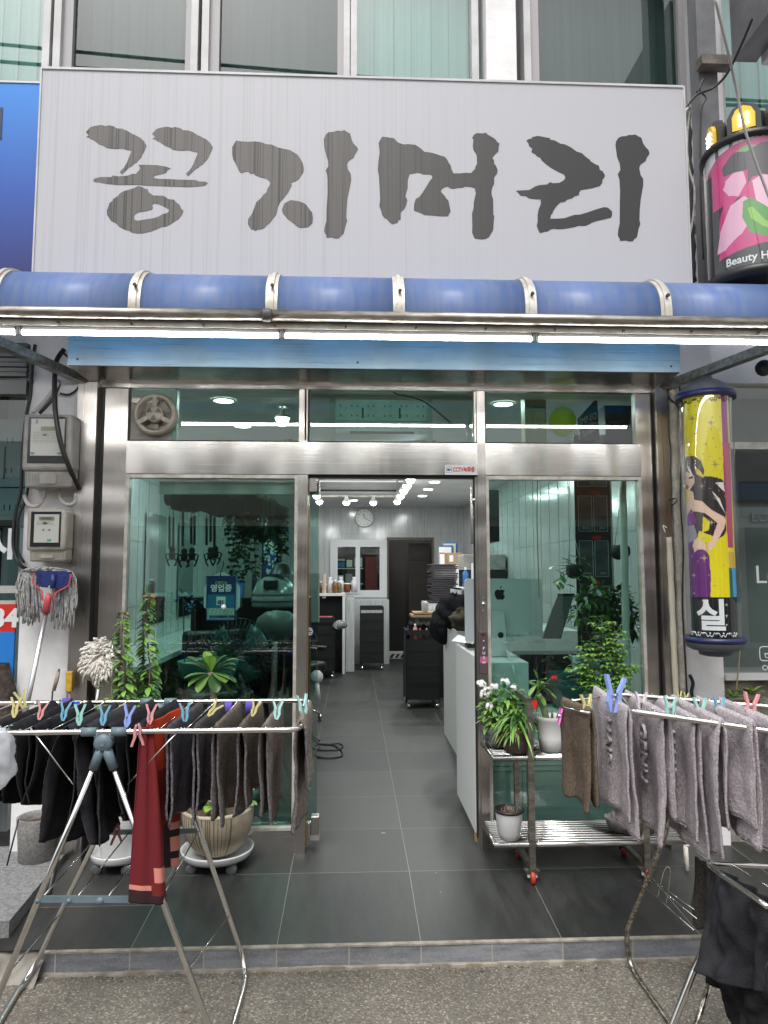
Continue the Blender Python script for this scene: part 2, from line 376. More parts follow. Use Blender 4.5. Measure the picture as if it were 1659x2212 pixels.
mb = MB(); mb.quad((-40, -40, -.13), (40, -40, -.13), (40, 25, -.13), (-40, 25, -.13)); struct(mb.build('road', m_asph))
# raised shop floor: level inside, falling to the kerb outside
mb = MB().use(m_tile)
mb.quad((-2.15, 0, 0), (2.2, 0, 0), (2.2, 9.2, 0), (-2.15, 9.2, 0)); mb.quad((-1.9, -.256, 0), (2.9, -.256, 0), (2.9, 0, 0), (-1.9, 0, 0))
mb.quad((-1.9, -.855, -.04), (2.9, -.855, -.04), (2.9, -.256, 0), (-1.9, -.256, 0)); struct(mb.build('tiled_floor'))
mb = MB().use(m_kerb); mb.box(-1.28, 2.9, -.872, -.84, -.20, -.047)
mb.use(m_mortar)
for i in range(60):                                   # mortar bead over and under the kerb tiles
    x0 = -1.28 + i*.07
    mb.box(x0, x0+.0702, -.875-random.random()*.002, -.845, -.0475, -.0405)
    mb.box(x0, x0+.0702, -.885-random.random()*.012, -.873, -.2, -.121+random.random()*.004)
mb.use(m_conc)
mb.grid([[(-2.0+i*.0165, -.78-j*.017-.03*noise.noise((i*.14, j*.2, 2)), -.045-.085*min(1, max(0, (j-2)/8))**1.3+.016*noise.noise((i*.3, j*.45, 0))-(.01 if j == 11 else 0)) for j in range(12)] for i in range(46)])
struct(mb.build('kerb'))
e0, e1 = G(156, 1828, .03), G(20, 1992, .03)
mb = MB().use(m_gran); mb.poly([(e0.x, e0.y, -.2), (e1.x, e1.y, -.2), (-4, e1.y-.15, -.2), (-4, e0.y, -.2)], (0, 0, .235))
for k in range(1, 3):
    q = e0.lerp(e1, k/3); mb.use(m_conc); mb.box(-4, q.x-.002, q.y-.003, q.y+.003, .02, .0365)
struct(mb.build('side_pavement'))
mb = MB().use(m_gran); mb.box(2.9, 6, -.9, 0, -.2, -.03); struct(mb.build('right_pavement'))

# ================================================================== SHOP BUILDING
bld = T('shop_building', 'hair salon building with white plaster pillars and a steel and green glass shopfront', 'building', (0, 0, 0))
X = lambda x, y=1000, Y=0: P(x, y, Y).x
XL0, XL1 = -1.815, -1.424      # left plaster pillar / portal jamb
m_wt = mat('glossy wall tile', (.52, .54, .54), .14, col2=(.42, .44, .44), scale=3, stretch=(14, 14, .8), bump=.15, bscale=3, bstretch=(14, 14, .8), bdist=.003)
m_ceil = mat('painted ceiling', (.58, .59, .58), .6, col2=(.52, .53, .52), scale=2)
m_dark = mat('dark opening', (.02, .019, .018), .7)
mb = MB().use(plaster)
mb.box(XL0, -1.53, .0, .4, -.1, 4.2); mb.box(1.80, 2.093, .0, .4, -.1, 4.2); mb.box(-1.53, 1.80, .08, .4, 2.60, 4.2)
mb.box(-1.58, -1.53, -.006, .02, -.05, .98)
mb.build('front_wall', None, bld)
mb = MB().use(m_wt); mb.box(-2.12, -2.02, .4, 8.75, -.05, 2.8); mb.box(1.98, 2.08, .4, 8.75, -.05, 2.8)
zb, zt = 1.07, 2.10
mb.box(-2.02, -.41, 8.66, 8.75, 0, 2.8); mb.box(-.41, 1.42, 8.66, 8.75, 2.10, 2.8); mb.box(-.41, .62, 8.66, 8.75, 0, 1.07); mb.box(1.42, 1.98, 8.66, 8.75, 0, 2.8)
mb.use(mat('tile joint', (.30, .31, .31), .7))
for i in range(1, 16):
    x = -2.02+i*.3
    if x < 1.95: mb.box(x-.0025, x+.0025, 8.656, 8.661, (2.1 if -.41 < x < 1.42 else 0), 2.72)
for z in (.6, 1.2, 2.4): mb.box(-2.01, -.45, 8.655, 8.661, z, z+.004)
mb.box(-.41, 1.97, 8.655, 8.661, 2.2, 2.205)
for i in range(1, 26): mb.box(1.976, 1.981, .5+i*.32, .504+i*.32, 0, 2.72); mb.box(-2.021, -2.016, .5+i*.32, .504+i*.32, 0, 2.72)
for z in (.6, 1.2, 1.8, 2.4): mb.box(1.975, 1.981, .4, 8.6, z, z+.004); mb.box(-2.021, -2.015, .4, 8.6, z, z+.004)
mb.build('inside_wall', None, bld)
mb = MB().use(m_ceil)                                   # ceiling with a raised tray over the middle
mb.box(.74, 2.08, .1, 8.75, 2.68, 2.80); mb.box(-2.12, -.62, .1, 8.75, 2.68, 2.80); mb.box(-.62, .74, 6.05, 8.75, 2.68, 2.80); mb.box(-.62, .74, .1, 2.2, 2.68, 2.80)
mb.box(-.66, .78, 2.1, 6.1, 2.83, 2.90)
mb.use(mat('ceiling dark trim', (.05, .04, .035), .5)); mb.box(.66, .70, 2.24, 6.0, 2.66, 2.69); mb.box(-.58, -.54, 2.24, 6.0, 2.66, 2.69); mb.box(-.54, .66, 6.0, 6.04, 2.662, 2.685)
mb.use(alu); mb.box(.702, .735, 2.2, 6.04, 2.665, 2.70); mb.box(-.62, -.585, 2.2, 6.04, 2.665, 2.70)
mb.box(.60, .635, 2.4, 5.95, 2.575, 2.60); mb.box(-.50, -.465, 2.4, 5.95, 2.575, 2.60); mb.box(-.465, .60, 5.925, 5.955, 2.575, 2.60)
mb.use(m_ceil)
for x in (-.48, .61):
    for y in (2.6, 4.2, 5.8): mb.box(x-.01, x+.01, y, y+.02, 2.60, 2.82)
mb.build('ceiling', None, bld)
mb = MB().use(m_dark); mb.box(.62, 1.42, 9.8, 9.9, 0, 2.2); mb.box(.55, .62, 8.76, 9.9, 0, 2.2); mb.box(1.42, 1.5, 8.76, 9.9, 0, 2.2); mb.box(-2.1, .55, 9.3, 9.4, 0, 2.4)
mb.use(mat('dark brown door', (.020, .014, .010), .6)); mb.box(1.02, 1.40, 9.0, 9.04, .02, 2.05); mb.use(m_dark)
for i in range(7): mb.box(1.04, 1.38, 8.992, 9.001, .18+i*.26, .2+i*.26)
mb.build('back_room', None, bld)
mb = MB().use(mat('black white threshold', (.5, .5, .5), .5)); mb.box(.62, 1.40, 8.62, 8.66, 0, .09)
mb.use(m_dark)
for i in range(8): mb.poly([(.64+i*.095, 8.618, .01), (.69+i*.095, 8.618, .01), (.735+i*.095, 8.618, .08), (.685+i*.095, 8.618, .08)], (0, .003, 0))
mb.build('door_sill', None, bld)
# door casing and back window
mb = MB().use(mat('door casing', (.10, .07, .05), .5)); mb.box(.60, .635, 8.63, 8.66, 0, 2.11); mb.box(1.405, 1.44, 8.63, 8.66, 0, 2.11); mb.box(.60, 1.44, 8.625, 8.66, 2.11, 2.14); mb.build('door_frame', None, bld)
bw = MB().use(mat('white window frame', (.68, .70, .72), .4))
for a, b2, c, d in ((-.41, -.34, 1.07, 2.10), (.53, .60, 1.07, 2.10), (-.34, .53, 1.07, 1.14), (-.34, .53, 2.03, 2.10)): bw.box(a, b2, 8.62, 8.66, c, d)
for a, b2, y in ((-.34, .10, 8.60), (.06, .53, 8.625)):
    bw.box(a, a+.06, y, y+.02, 1.14, 2.03); bw.box(b2-.06, b2, y, y+.02, 1.14, 2.03); bw.box(a, b2, y+.001, y+.019, 1.14, 1.20); bw.box(a, b2, y+.001, y+.019, 1.97, 2.03)
bwo = bw.build('back_window', None, bld)
mb = MB(); mb.box(-.29, .47, 8.632, 8.637, 1.2, 1.97); mb.build('pane', glass('plain glass', (.8, .86, .84)), bwo, world=True)

# ---- steel and glass front
fr = MB()
fr.use(steelV)
fr.box(-1.53, -1.424, -.05, .06, -.01, 2.563)                   # portal jambs, a little proud of the wall
fr.box(1.735, 1.802, -.05, .06, -.01, 2.563)
fr.use(sil); fr.box(-1.424, -1.395, .02, .06, 0, 2.55); fr.box(1.72, 1.735, .02, .06, 0, 2.55)
fr.use(steelV)
fr.box(-1.395, -1.268, .0, .07, 0, 2.54)
fr.box(1.655, 1.72, .0, .07, 0, 2.54)
fr.use(steelH); fr.box(-1.424, 1.735, -.012, .03, 2.545, 2.566)
fr.build('portal_frame', None, bld)
fr = MB().use(steelV)
fr.box(-.312, -.257, -.004, .08, 0, 2.055); fr.box(-.31, -.262, 0, .08, 2.243, 2.545); fr.box(.705, .752, -.006, .08, 0, 2.545)
fr.box(.692, .705, .01, .08, 0, 2.05)
fr.use(steelH); fr.box(-1.268, .705, -.008, .07, 2.058, 2.241); fr.box(.752, 1.655, -.008, .07, 2.058, 2.241)
fr.box(-1.268, -.312, .0, .06, 0, .118); fr.box(.752, 1.655, .0, .06, 0, .118)
fr.use(mat('slate patch', (.06, .055, .05), .6)); fr.box(.708, .75, -.010, -.006, 0, .16)
fr.use(alu)                                                        # glazing beads
for a, b2, z0, z1 in ((-1.268, -.312, .118, 2.055), (.752, 1.655, .118, 2.055)):
    fr.box(a, a+.018, -.002, .05, z0, z1); fr.box(b2-.018, b2, -.002, .05, z0, z1); fr.box(a+.018, b2-.018, 0, .05, z0, z0+.014); fr.box(a+.018, b2-.018, -.001, .05, z1-.02, z1)
fr.use(sil)
for a, b2 in ((-1.268, -.31), (-.262, .705), (.752, 1.655)): fr.box(a, b2, .012, .05, 2.241, 2.252); fr.box(a, a+.010, .012, .05, 2.252, 2.545)
fr.use(steelV)
for a in (-.272, .697): fr.box(a-.006, a+.004, .0, .05, 2.252, 2.545)
fr.box(1.632, 1.655, .0, .05, 2.241, 2.545)
fro = fr.build('shopfront_frame', None, bld)
def pane(x0, x1, z0, z1, y=.03): MB().box(x0, x1, y, y+.005, z0, z1).build('glass_pane', gglass, bld)
pane(-1.25, -.33, .13, 2.04); pane(.77, 1.637, .13, 2.04); pane(-1.02, -.312, 2.25, 2.545); pane(-.258, .69, 2.25, 2.545); pane(.753, 1.632, 2.25, 2.545)
# sliding door leaf, parked behind the left window
dr = MB().use(gglass).box(-1.11, -.20, .115, .125, .12, 1.955).build('sliding_door', None, bld)
mb = MB().use(steelH); mb.box(-1.11, -.195, .10, .14, 1.955, 2.035); mb.box(-1.11, -.235, .10, .14, .03, .12); mb.build('rail', None, dr)
mb = MB().use(steelV); mb.box(-.232, -.185, .085, .15, .055, .16, .004); mb.use(greyplas); mb.box(-.235, -.183, .083, .152, .035, .06); mb.build('floor_guide', None, dr)
mb = MB().use(mat('gold edge', (.55, .36, .10), .3, .8)); mb.box(-.256, -.2505, .06, .07, .02, 2.045); mb.build('brush_strip', None, dr)
mb = MB().use(sil); mb.box(-.257, .705, .02, .07, 2.043, 2.058); mb.use(steelH); mb.box(-.25, -.21, .03, .08, 1.965, 2.043); mb.build('door_track', None, bld)
mb = MB().use(sil); mb.box(.684, .692, .03, .06, 1.93, 2.04); mb.use(steelV); mb.box(.675, .684, .035, .06, 1.90, 2.0); mb.use(sil); mb.box(.686, .693, .035, .055, .05, 1.92); mb.build('door_stop', None, bld)
# lock plate and push switch on the right post
q = P(1044, 1304, -.006); mb = MB().use(steelV); mb.box(q.x-.016, q.x+.016, -.009, -.006, q.z-.055, q.z+.055); mb.use(chrome)
mb.lathe([(.001, -.022), (.010, -.02), (.012, -.009)], (q.x, 0, q.z), 16, axis='y')
for d in (-.038, .038): mb.lathe([(.0005, -.012), (.004, -.009)], (q.x, 0, q.z+d), 8, axis='y')
mb.build('lock_plate', None, bld)
q0, q1 = P(1034, 1364, -.006), P(1054, 1455, -.006); xc = (q0.x+q1.x)/2
mb = MB().use(mat('push plate', (.10, .065, .075), .35)); mb.box(xc-.023, xc+.023, -.020, -.006, q1.z, q0.z, .003); pu = mb.build('push_switch', None, bld)
mb = MB().use(black); mb.box(xc-.012, xc+.008, -.0215, -.020, q0.z-.022, q0.z-.012); mb.lathe([(.010, -.0215), (.010, -.02)], (xc, 0, q0.z-.05), 16, axis='y', cap=True); mb.use(alu); mb.lathe([(.006, -.0225), (.006, -.021)], (xc, 0, q0.z-.05), 16, axis='y', cap=True)
mb.use(mat('magenta plate', (.45, .12, .25), .4)); mb.box(xc-.022, xc+.022, -.0211, -.0203, q1.z+.06, q1.z+.095); mb.build('button', None, pu)
for i, ch in enumerate('PUSH'): txt('letter', ch, .016, whiteplas, (xc, -.0216, q0.z-.092-i*.026), parent=pu, bold=.02)

# ---- pelmet above the shopfront
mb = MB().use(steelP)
px0, px1 = P(172, 800, -.35).x, P(1470, 803, -.35).x
px0 = -1.47
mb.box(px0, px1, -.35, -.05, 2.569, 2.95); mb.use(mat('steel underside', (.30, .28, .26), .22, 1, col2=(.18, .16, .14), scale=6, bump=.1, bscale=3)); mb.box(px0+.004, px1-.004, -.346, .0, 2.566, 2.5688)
mb.use(mat('bolt', (.1, .1, .1), .4, .8))
for x in (px0+.05, .02, px1-.05): mb.lathe([(.006, -.353), (.006, -.35)], (x, 0, 2.60), 8, axis='y', cap=True)
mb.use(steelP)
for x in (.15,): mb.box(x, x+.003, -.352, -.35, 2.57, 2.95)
mb.build('steel_pelmet', None, bld)

# ---- upper storey
Yw = .10
mb = MB().use(plaster)
uz0 = 4.10
mb.box(.788, .97, -.02, .4, uz0, 5.6); mb.box(-3.5, 5, .05, .4, 5.5, 6.3); mb.box(-3.5, 5, .02, .4, 4.0, 4.22); mb.box(2.14, 2.24, .0, .4, uz0, 5.6)
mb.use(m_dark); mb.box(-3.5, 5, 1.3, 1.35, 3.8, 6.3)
mb.build('upper_wall', None, bld)
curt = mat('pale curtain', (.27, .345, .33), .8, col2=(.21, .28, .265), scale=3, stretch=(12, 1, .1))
curtd = mat('screened curtain', (.105, .135, .13), .8, col2=(.08, .105, .10), scale=3, stretch=(12, 1, .1))  # curtain colour darkened for the windows behind screen mesh
def upwin(x0, x1, dark, inset=.05):
    w = MB().use(alugrey)
    f = .03
    w.box(x0-f, x0+.012, Yw-.05, Yw+.05, 4.22, 5.5); w.box(x1-.012, x1+f, Yw-.05, Yw+.05, 4.22, 5.5); w.box(x0+.012, x1-.012, Yw-.05, Yw+.05, 4.22, 4.30); w.box(x0+.012, x1-.012, Yw-.045, Yw+.045, 5.42, 5.5)
    w.use(mat('grey sash', (.36, .35, .36), .5))
    if dark: w.box(x0+.012, x0+.07, Yw-.02, Yw+.02, 4.30, 5.42); w.box(x1-.05, x1-.012, Yw-.02, Yw+.02, 4.30, 5.42)
    wo = w.build('window', None, bld)
    MB().box(x0, x1, Yw+.01, Yw+.014, 4.3, 5.42).build('pane', glass('screened glass', (.72, .80, .79), .8, .03) if dark else skyglass, wo)
    c = MB(); n = int((x1-x0)/.11)
    rows = []
    for z in (4.22, 5.5):
        rows.append([(x0 + (x1-x0)*k/(n*2), Yw+.14+(.012 if k % 2 else 0)*(1+.3*random.random()), z) for k in range(n*2+1)])
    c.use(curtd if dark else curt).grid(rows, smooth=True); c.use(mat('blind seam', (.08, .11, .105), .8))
    for k in range(1, n+1): xx = x0+(x1-x0)*(k/n)+random.uniform(-.012, .012); c.box(xx, xx+random.uniform(.003, .009), Yw+.132, Yw+.135, 4.22, 5.5)
    c.build('blind', None, wo)
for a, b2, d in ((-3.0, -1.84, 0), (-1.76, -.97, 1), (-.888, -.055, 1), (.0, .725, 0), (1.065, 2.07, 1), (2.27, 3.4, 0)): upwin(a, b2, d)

# ================================================================== MAIN SIGN
YS = -.55
def streaked(name, c1, c2, amt, sx=70):
    m = bpy.data.materials.new(name); m.use_nodes = True; t = m.node_tree; b = t.nodes['Principled BSDF']; L = t.links.new
    g = N(t, 'ShaderNodeNewGeometry'); mp = N(t, 'ShaderNodeMapping'); mp.inputs['Scale'].default_value = (sx, 1, .35); L(g.outputs['Position'], mp.inputs[0])
    n = N(t, 'ShaderNodeTexNoise', Scale=1.3, Detail=4, Distortion=.15); L(mp.outputs[0], n.inputs['Vector'])
    n2 = N(t, 'ShaderNodeTexNoise', Scale=1.2, Detail=3); L(g.outputs['Position'], n2.inputs['Vector'])
    r = N(t, 'ShaderNodeMapRange'); r.inputs['From Min'].default_value = .53; r.inputs['From Max'].default_value = .60; L(n.outputs['Fac'], r.inputs['Value'])
    # the weathering fades out towards the right end of the sign
    s = N(t, 'ShaderNodeSeparateXYZ'); L(g.outputs['Position'], s.inputs[0]); r2 = N(t, 'ShaderNodeMapRange'); L(s.outputs[0], r2.inputs['Value'])
    r2.inputs['From Min'].default_value = -.3; r2.inputs['From Max'].default_value = 1.0; r2.inputs['To Min'].default_value = 1; r2.inputs['To Max'].default_value = .12
    mu = N(t, 'ShaderNodeMath', operation='MULTIPLY'); L(r.outputs[0], mu.inputs[0]); L(r2.outputs[0], mu.inputs[1])
    mu2 = N(t, 'ShaderNodeMath', operation='MULTIPLY'); L(mu.outputs[0], mu2.inputs[0]); mu2.inputs[1].default_value = amt
    mx = N(t, 'ShaderNodeMix', data_type='RGBA'); L(mu2.outputs[0], mx.inputs[0]); mx.inputs[7].default_value = lin(c2)
    if name.startswith('letter'):
        m0 = N(t, 'ShaderNodeMix', data_type='RGBA'); L(r2.outputs[0], m0.inputs[0]); m0.inputs[6].default_value = (.012, .0115, .013, 1); m0.inputs[7].default_value = lin(c1); L(m0.outputs[2], mx.inputs[6])
    else: mx.inputs[6].default_value = lin(c1)
    L(mx.outputs[2], b.inputs['Base Color']); b.inputs['Roughness'].default_value = .45; return m
m_sign = streaked('sign sheet', (.445, .445, .48), (.36, .36, .38), .5, 85)
m_let = streaked('letter paint', (.105, .098, .092), (.032, .029, .028), .95, 95)
sg = T('shop_sign', 'long white signboard with large dark brush-style Korean letters above the blue awning', 'sign', (.07, YS+.2, 2.9))
a, b_, c_, d_ = P(92, 158, YS), P(1477, 185, YS), P(1487, 622, YS), P(79, 594, YS)
x0, x1, z1 = -1.575, 1.722, 4.035; zs = 2.90
mb = MB().use(m_sign); mb.box(x0+.008, x1-.008, YS, YS+.2, zs, z1-.008); mb.build('face', None, sg, world=True)
mb = MB().use(alugrey)
mb.box(x0-.0, x0+.008, YS-.006, YS+.22, zs, z1); mb.box(x1-.008, x1, YS-.006, YS+.22, zs, z1); mb.box(x0+.008, x1-.008, YS-.006, YS+.22, z1-.008, z1+.004)
mb.build('edge_trim', None, sg, world=True)
mb = MB().use(dullsteel)
for x in (-1.2, 0, 1.3): mb.box(x, x+.04, YS+.22, .0, 3.2, 3.24); mb.box(x, x+.04, YS+.22, .0, 3.85, 3.89)
mb.build('bracket', None, sg, world=True)
A = [(188,186),(210,168),(225,148),(265,136),(320,128),(362,138),(385,130),(430,140),(458,158),(500,160),(540,175),(580,200),(620,218),(660,240),(690,268),(712,305),(700,340),(680,378),(668,405),(640,435),(628,452),(600,465),(588,482),(560,495),(535,520),(502,552),(500,557),(482,535),(495,518),(520,495),(545,450),(560,410),(585,350),(545,342),(500,330),(455,335),(410,332),(365,325),(345,308),(300,292),(255,258),(235,252),(215,236),(190,231),(212,222),(208,205),(195,200)]
Bq = [(x+573, y+15) for x, y in A]
Cq = [(250,605),(265,590),(320,578),(410,578),(418,565),(470,572),(550,566),(590,550),(620,550),(650,518),(658,500),(643,472),(700,472),(800,475),(880,488),(922,502),(890,520),(885,538),(850,550),(790,565),(765,578),(800,592),(1000,600),(1140,604),(1165,616),(1225,618),(1244,630),(1220,650),(1180,657),(1080,664),(900,658),(750,652),(620,644),(480,646),(370,636),(300,622),(262,620)]
Do = [(388,820),(390,805),(418,785),(425,768),(465,742),(480,722),(515,700),(560,688),(600,675),(640,656),(672,663),(690,675),(722,685),(735,712),(770,737),(860,740),(905,770),(948,772),(970,795),(1000,820),(1012,850),(1032,870),(1020,900),(990,940),(950,965),(920,985),(880,1005),(840,1010),(800,1028),(750,1048),(690,1062),(640,1066),(590,1058),(560,1040),(525,1032),(478,1008),(455,980),(405,955),(390,930),(372,905),(370,870)]
Di = [(605,910),(625,890),(660,878),(700,875),(735,865),(762,858),(768,840),(760,820),(780,805),(820,812),(860,830),(905,855),(905,875),(890,888),(850,900),(820,918),(780,932),(710,942),(640,955),(612,950),(605,935)]
Dq = Do + [(605.5, 909)] + Di[::-1][:-1] + [(604.5, 911)] + [(369.6, 868.5)]
Eq = [(160,262),(200,270),(270,274),(320,270),(380,278),(425,295),(465,297),(520,322),(590,338),(620,343),(660,365),(690,385),(715,420),(735,458),(746,500),(742,535),(715,575),(700,597),(670,615),(632,630),(642,645),(620,690),(612,708),(575,755),(540,795),(520,840),(512,885),(505,905),(470,945),(460,965),(430,990),(400,1020),(375,1028),(350,1030),(325,1043),(310,1032),(285,1026),(262,985),(262,945),(300,890),(325,820),(335,795),(380,755),(395,730),(422,710),(430,680),(455,640),(450,615),(425,592),(370,580),(322,560),(315,547),(285,550),(262,527),(202,544),(185,525),(160,470),(135,425),(125,385),(125,320),(145,288)]
Fq = [(556,860),(575,808),(630,777),(700,786),(745,802),(770,822),(800,865),(818,885),(825,930),(820,975),(785,1010),(720,1018),(690,1008),(660,980),(605,942),(595,925),(565,895)]
Gq = [(918,250),(935,210),(960,190),(1000,188),(1030,177),(1070,180),(1095,172),(1120,190),(1145,202),(1160,260),(1175,290),(1205,318),(1213,340),(1200,362),(1188,378),(1175,410),(1130,440),(1120,470),(1125,510),(1150,550),(1155,600),(1140,680),(1122,760),(1115,860),(1112,930),(1120,955),(1105,1000),(1090,1065),(1060,1090),(1050,1105),(1020,1110),(985,1098),(940,1102),(940,1080),(920,1050),(925,1010),(940,960),(942,850),(950,720),(950,600),(945,550),(933,520),(957,485),(955,440),(940,390),(925,340),(920,300)]
Hq = [(130,312),(180,318),(270,332),(315,382),(385,405),(430,400),(520,408),(570,440),(625,490),(700,500),(760,515),(800,530),(865,548),(890,575),(910,615),(938,655),(945,690),(970,745),(1050,745),(1120,737),(1175,742),(1225,690),(1230,660),(1247,635),(1245,540),(1235,510),(1205,470),(1198,420),(1205,345),(1190,325),(1215,285),(1250,270),(1315,275),(1350,265),(1375,290),(1430,320),(1470,350),(1485,375),(1513,395),(1503,430),(1500,485),(1460,520),(1427,565),(1448,590),(1448,625),(1475,665),(1490,705),(1485,745),(1460,775),(1448,800),(1450,865),(1430,905),(1418,950),(1420,1000),(1437,1050),(1440,1240),(1452,1245),(1445,1300),(1440,1380),(1435,1420),(1400,1470),(1395,1490),(1350,1515),(1300,1523),(1220,1512),(1205,1480),(1190,1445),(1192,1350),(1188,1220),(1205,1160),(1210,1080),(1233,980),(1222,920),(1180,905),(1110,898),(1070,915),(1020,915),(965,928),(930,918),(902,898),(850,915),(822,945),(825,965),(870,1015),(880,1035),(910,1065),(925,1140),(936,1190),(905,1248),(820,1250),(740,1242),(625,1234),(590,1212),(503,1182),(505,1110),(525,1045),(565,1025),(610,965),(650,900),(690,835),(720,800),(715,770),(690,755),(615,757),(580,740),(540,737),(470,750),(450,755),(443,785),(430,825),(430,915),(415,965),(403,1015),(427,1060),(415,1110),(390,1165),(348,1205),(348,1288),(322,1295),(310,1325),(250,1345),(215,1320),(190,1285),(150,1265),(128,1230),(118,1185),(95,1130),(105,1050),(98,900),(90,770),(77,710),(85,600),(100,500),(88,385),(110,345)]
Iq = [(236,264),(255,250),(275,247),(290,232),(335,222),(400,235),(438,242),(442,256),(480,262),(530,290),(570,296),(620,322),(670,358),(715,372),(750,405),(785,430),(790,442),(832,468),(862,480),(870,515),(895,530),(914,562),(910,580),(893,600),(890,630),(870,655),(800,675),(705,690),(690,715),(690,732),(650,745),(630,762),(590,772),(565,793),(530,797),(495,830),(468,870),(462,892),(448,905),(445,928),(436,938),(490,938),(560,935),(620,915),(650,905),(700,902),(760,885),(830,860),(905,838),(940,843),(975,875),(975,910),(965,930),(925,938),(900,945),(850,955),(800,972),(770,990),(740,1000),(690,998),(640,1012),(560,1026),(510,1028),(470,1023),(440,1032),(420,1048),(395,1050),(352,1062),(340,1040),(325,1000),(333,960),(332,910),(340,860),(360,810),(358,770),(300,768),(255,760),(230,742),(185,738),(147,696),(260,690),(310,660),(345,648),(415,642),(440,622),(465,632),(520,628),(560,605),(572,582),(560,555),(510,532),(450,498),(405,465),(365,430),(358,412),(325,395),(310,378),(285,368),(278,352),(290,335),(258,308),(255,288)]
Jq = [(1005,300),(1012,265),(1030,240),(1060,226),(1095,225),(1115,215),(1150,215),(1175,210),(1205,228),(1228,238),(1245,290),(1270,325),(1290,345),(1299,372),(1290,392),(1275,410),(1265,440),(1220,470),(1210,500),(1222,560),(1245,595),(1245,650),(1225,760),(1215,860),(1212,950),(1220,985),(1205,1025),(1195,1075),(1190,1098),(1165,1115),(1158,1130),(1130,1135),(1095,1125),(1045,1130),(1042,1112),(1025,1080),(1030,1030),(1042,980),(1042,850),(1045,700),(1040,600),(1025,552),(1048,515),(1042,460),(1018,400),(1015,370)]
def glyph(parts):
    mb = MB().use(m_let)
    for (ox, oy, s), pts in parts:
        w = [P((ox+x*s)*.553, (oy+y*s)*.553, YS-.0015) for x, y in pts]
        mb.poly(w, (0, .0025, 0))
    mb.build('letter', None, sg, world=True)
k1, k2, k3, k4 = (250, 430, .4521), (850, 430, .4521), (1450, 430, .3315), (1950, 430, .4521)
glyph([(k1, A), (k1, Bq), (k1, Cq), (k1, Dq)]); glyph([(k2, Eq), (k2, Fq), (k2, Gq)]); glyph([(k3, Hq)]); glyph([(k4, Iq), (k4, Jq)])

# blue neighbouring signboard, its printed sheet runs from light to deep blue
m = bpy.data.materials.new('blue printed sheet'); m.use_nodes = True; t = m.node_tree; b = t.nodes['Principled BSDF']
tc = N(t, 'ShaderNodeTexCoord'); sx = N(t, 'ShaderNodeSeparateXYZ'); cr_ = N(t, 'ShaderNodeValToRGB'); t.links.new(tc.outputs['Generated'], sx.inputs[0]); t.links.new(sx.outputs[2], cr_.inputs[0]); t.links.new(cr_.outputs[0], b.inputs['Base Color'])
e = cr_.color_ramp.elements; e[0].color = (.01, .012, .11, 1); e[1].color = (.02, .22, .68, 1); q = e.new(.45); q.color = (.012, .075, .38, 1); b.inputs['Roughness'].default_value = .35
bs = T('blue_sign', 'bright blue signboard fading to dark blue at its foot, left of the white signboard', 'sign', (-2.6, -.4, 2.9))
q1 = P(80, 400, -.5).x
mb = MB().use(m); mb.box(-3.9, q1, -.50, -.3, 2.95, 3.985); mb.build('face', None, bs, world=True)
mb = MB().use(mat('sign edge', (.62, .62, .60), .4)); mb.box(q1, q1+.018, -.505, -.25, 2.9, 3.995); mb.box(-3.9, q1, -.505, -.25, 3.985, 3.995); mb.use(dullsteel); mb.box(-3.9, q1, -.3, -.0, 3.5, 3.54); mb.build('edge_trim', None, bs, world=True)
txt('letter', 'I', .16, mat('dark print', (.01, .02, .06), .4), P(8, 270, -.502)+Vector((-.03, 0, 0)), parent=bs, bold=.05)

# ================================================================== AWNING
def poly_blue():
    m = bpy.data.materials.new('blue polycarbonate'); m.use_nodes = True; t = m.node_tree; t.nodes.clear(); L = t.links.new
    o = N(t, 'ShaderNodeOutputMaterial'); d = N(t, 'ShaderNodeBsdfPrincipled', Roughness=.35); tl = N(t, 'ShaderNodeBsdfTranslucent'); tl.inputs[0].default_value = (.16, .66, .98, 1)
    mx = N(t, 'ShaderNodeMixShader'); mx.inputs[0].default_value = .42
    g = N(t, 'ShaderNodeNewGeometry'); mp = N(t, 'ShaderNodeMapping'); mp.inputs['Scale'].default_value = (14, 1.5, 1.5); L(g.outputs['Position'], mp.inputs[0])
    n = N(t, 'ShaderNodeTexNoise', Scale=3, Detail=8, Roughness=.7); L(mp.outputs[0], n.inputs['Vector'])
    r = N(t, 'ShaderNodeMapRange'); r.inputs['From Min'].default_value = .36; r.inputs['From Max'].default_value = .78; r.inputs['To Max'].default_value = .7; L(n.outputs['Fac'], r.inputs['Value'])
    c = N(t, 'ShaderNodeMix', data_type='RGBA'); c.inputs[6].default_value = (.16, .25, .52, 1); c.inputs[7].default_value = (.42, .43, .47, 1); L(r.outputs[0], c.inputs[0]); L(c.outputs[2], d.inputs['Base Color'])
    L(d.outputs[0], mx.inputs[1]); L(tl.outputs[0], mx.inputs[2]); L(mx.outputs[0], o.inputs[0]); return m
m_pc = poly_blue()
prof = [(-.945, 2.645), (-.945, 2.69), (-.93, 2.75), (-.895, 2.80), (-.84, 2.845), (-.76, 2.878), (-.64, 2.90), (-.5, 2.90), (-.34, 2.905), (-.05, 2.91)]
prof = [(p.x, p.y) for p in smooth_path([(a, b2, 0) for a, b2 in prof], 4)]
aw = T('awning', 'curved translucent blue polycarbonate awning with white ribs and a grey front pipe over the shopfront', 'awning', (.1, -.4, 2.6))
ribx = [-2.15, -1.554, -.952, -.361, .198, .786, 1.398, 2.0, 2.6]
for a, b2 in zip(ribx, ribx[1:]):
    mb = MB(); mb.grid([[(a+.012, y, z) for y, z in prof], [(b2-.012, y, z) for y, z in prof]])
    mb.build('panel', m_pc, aw, world=True, solid=.003)
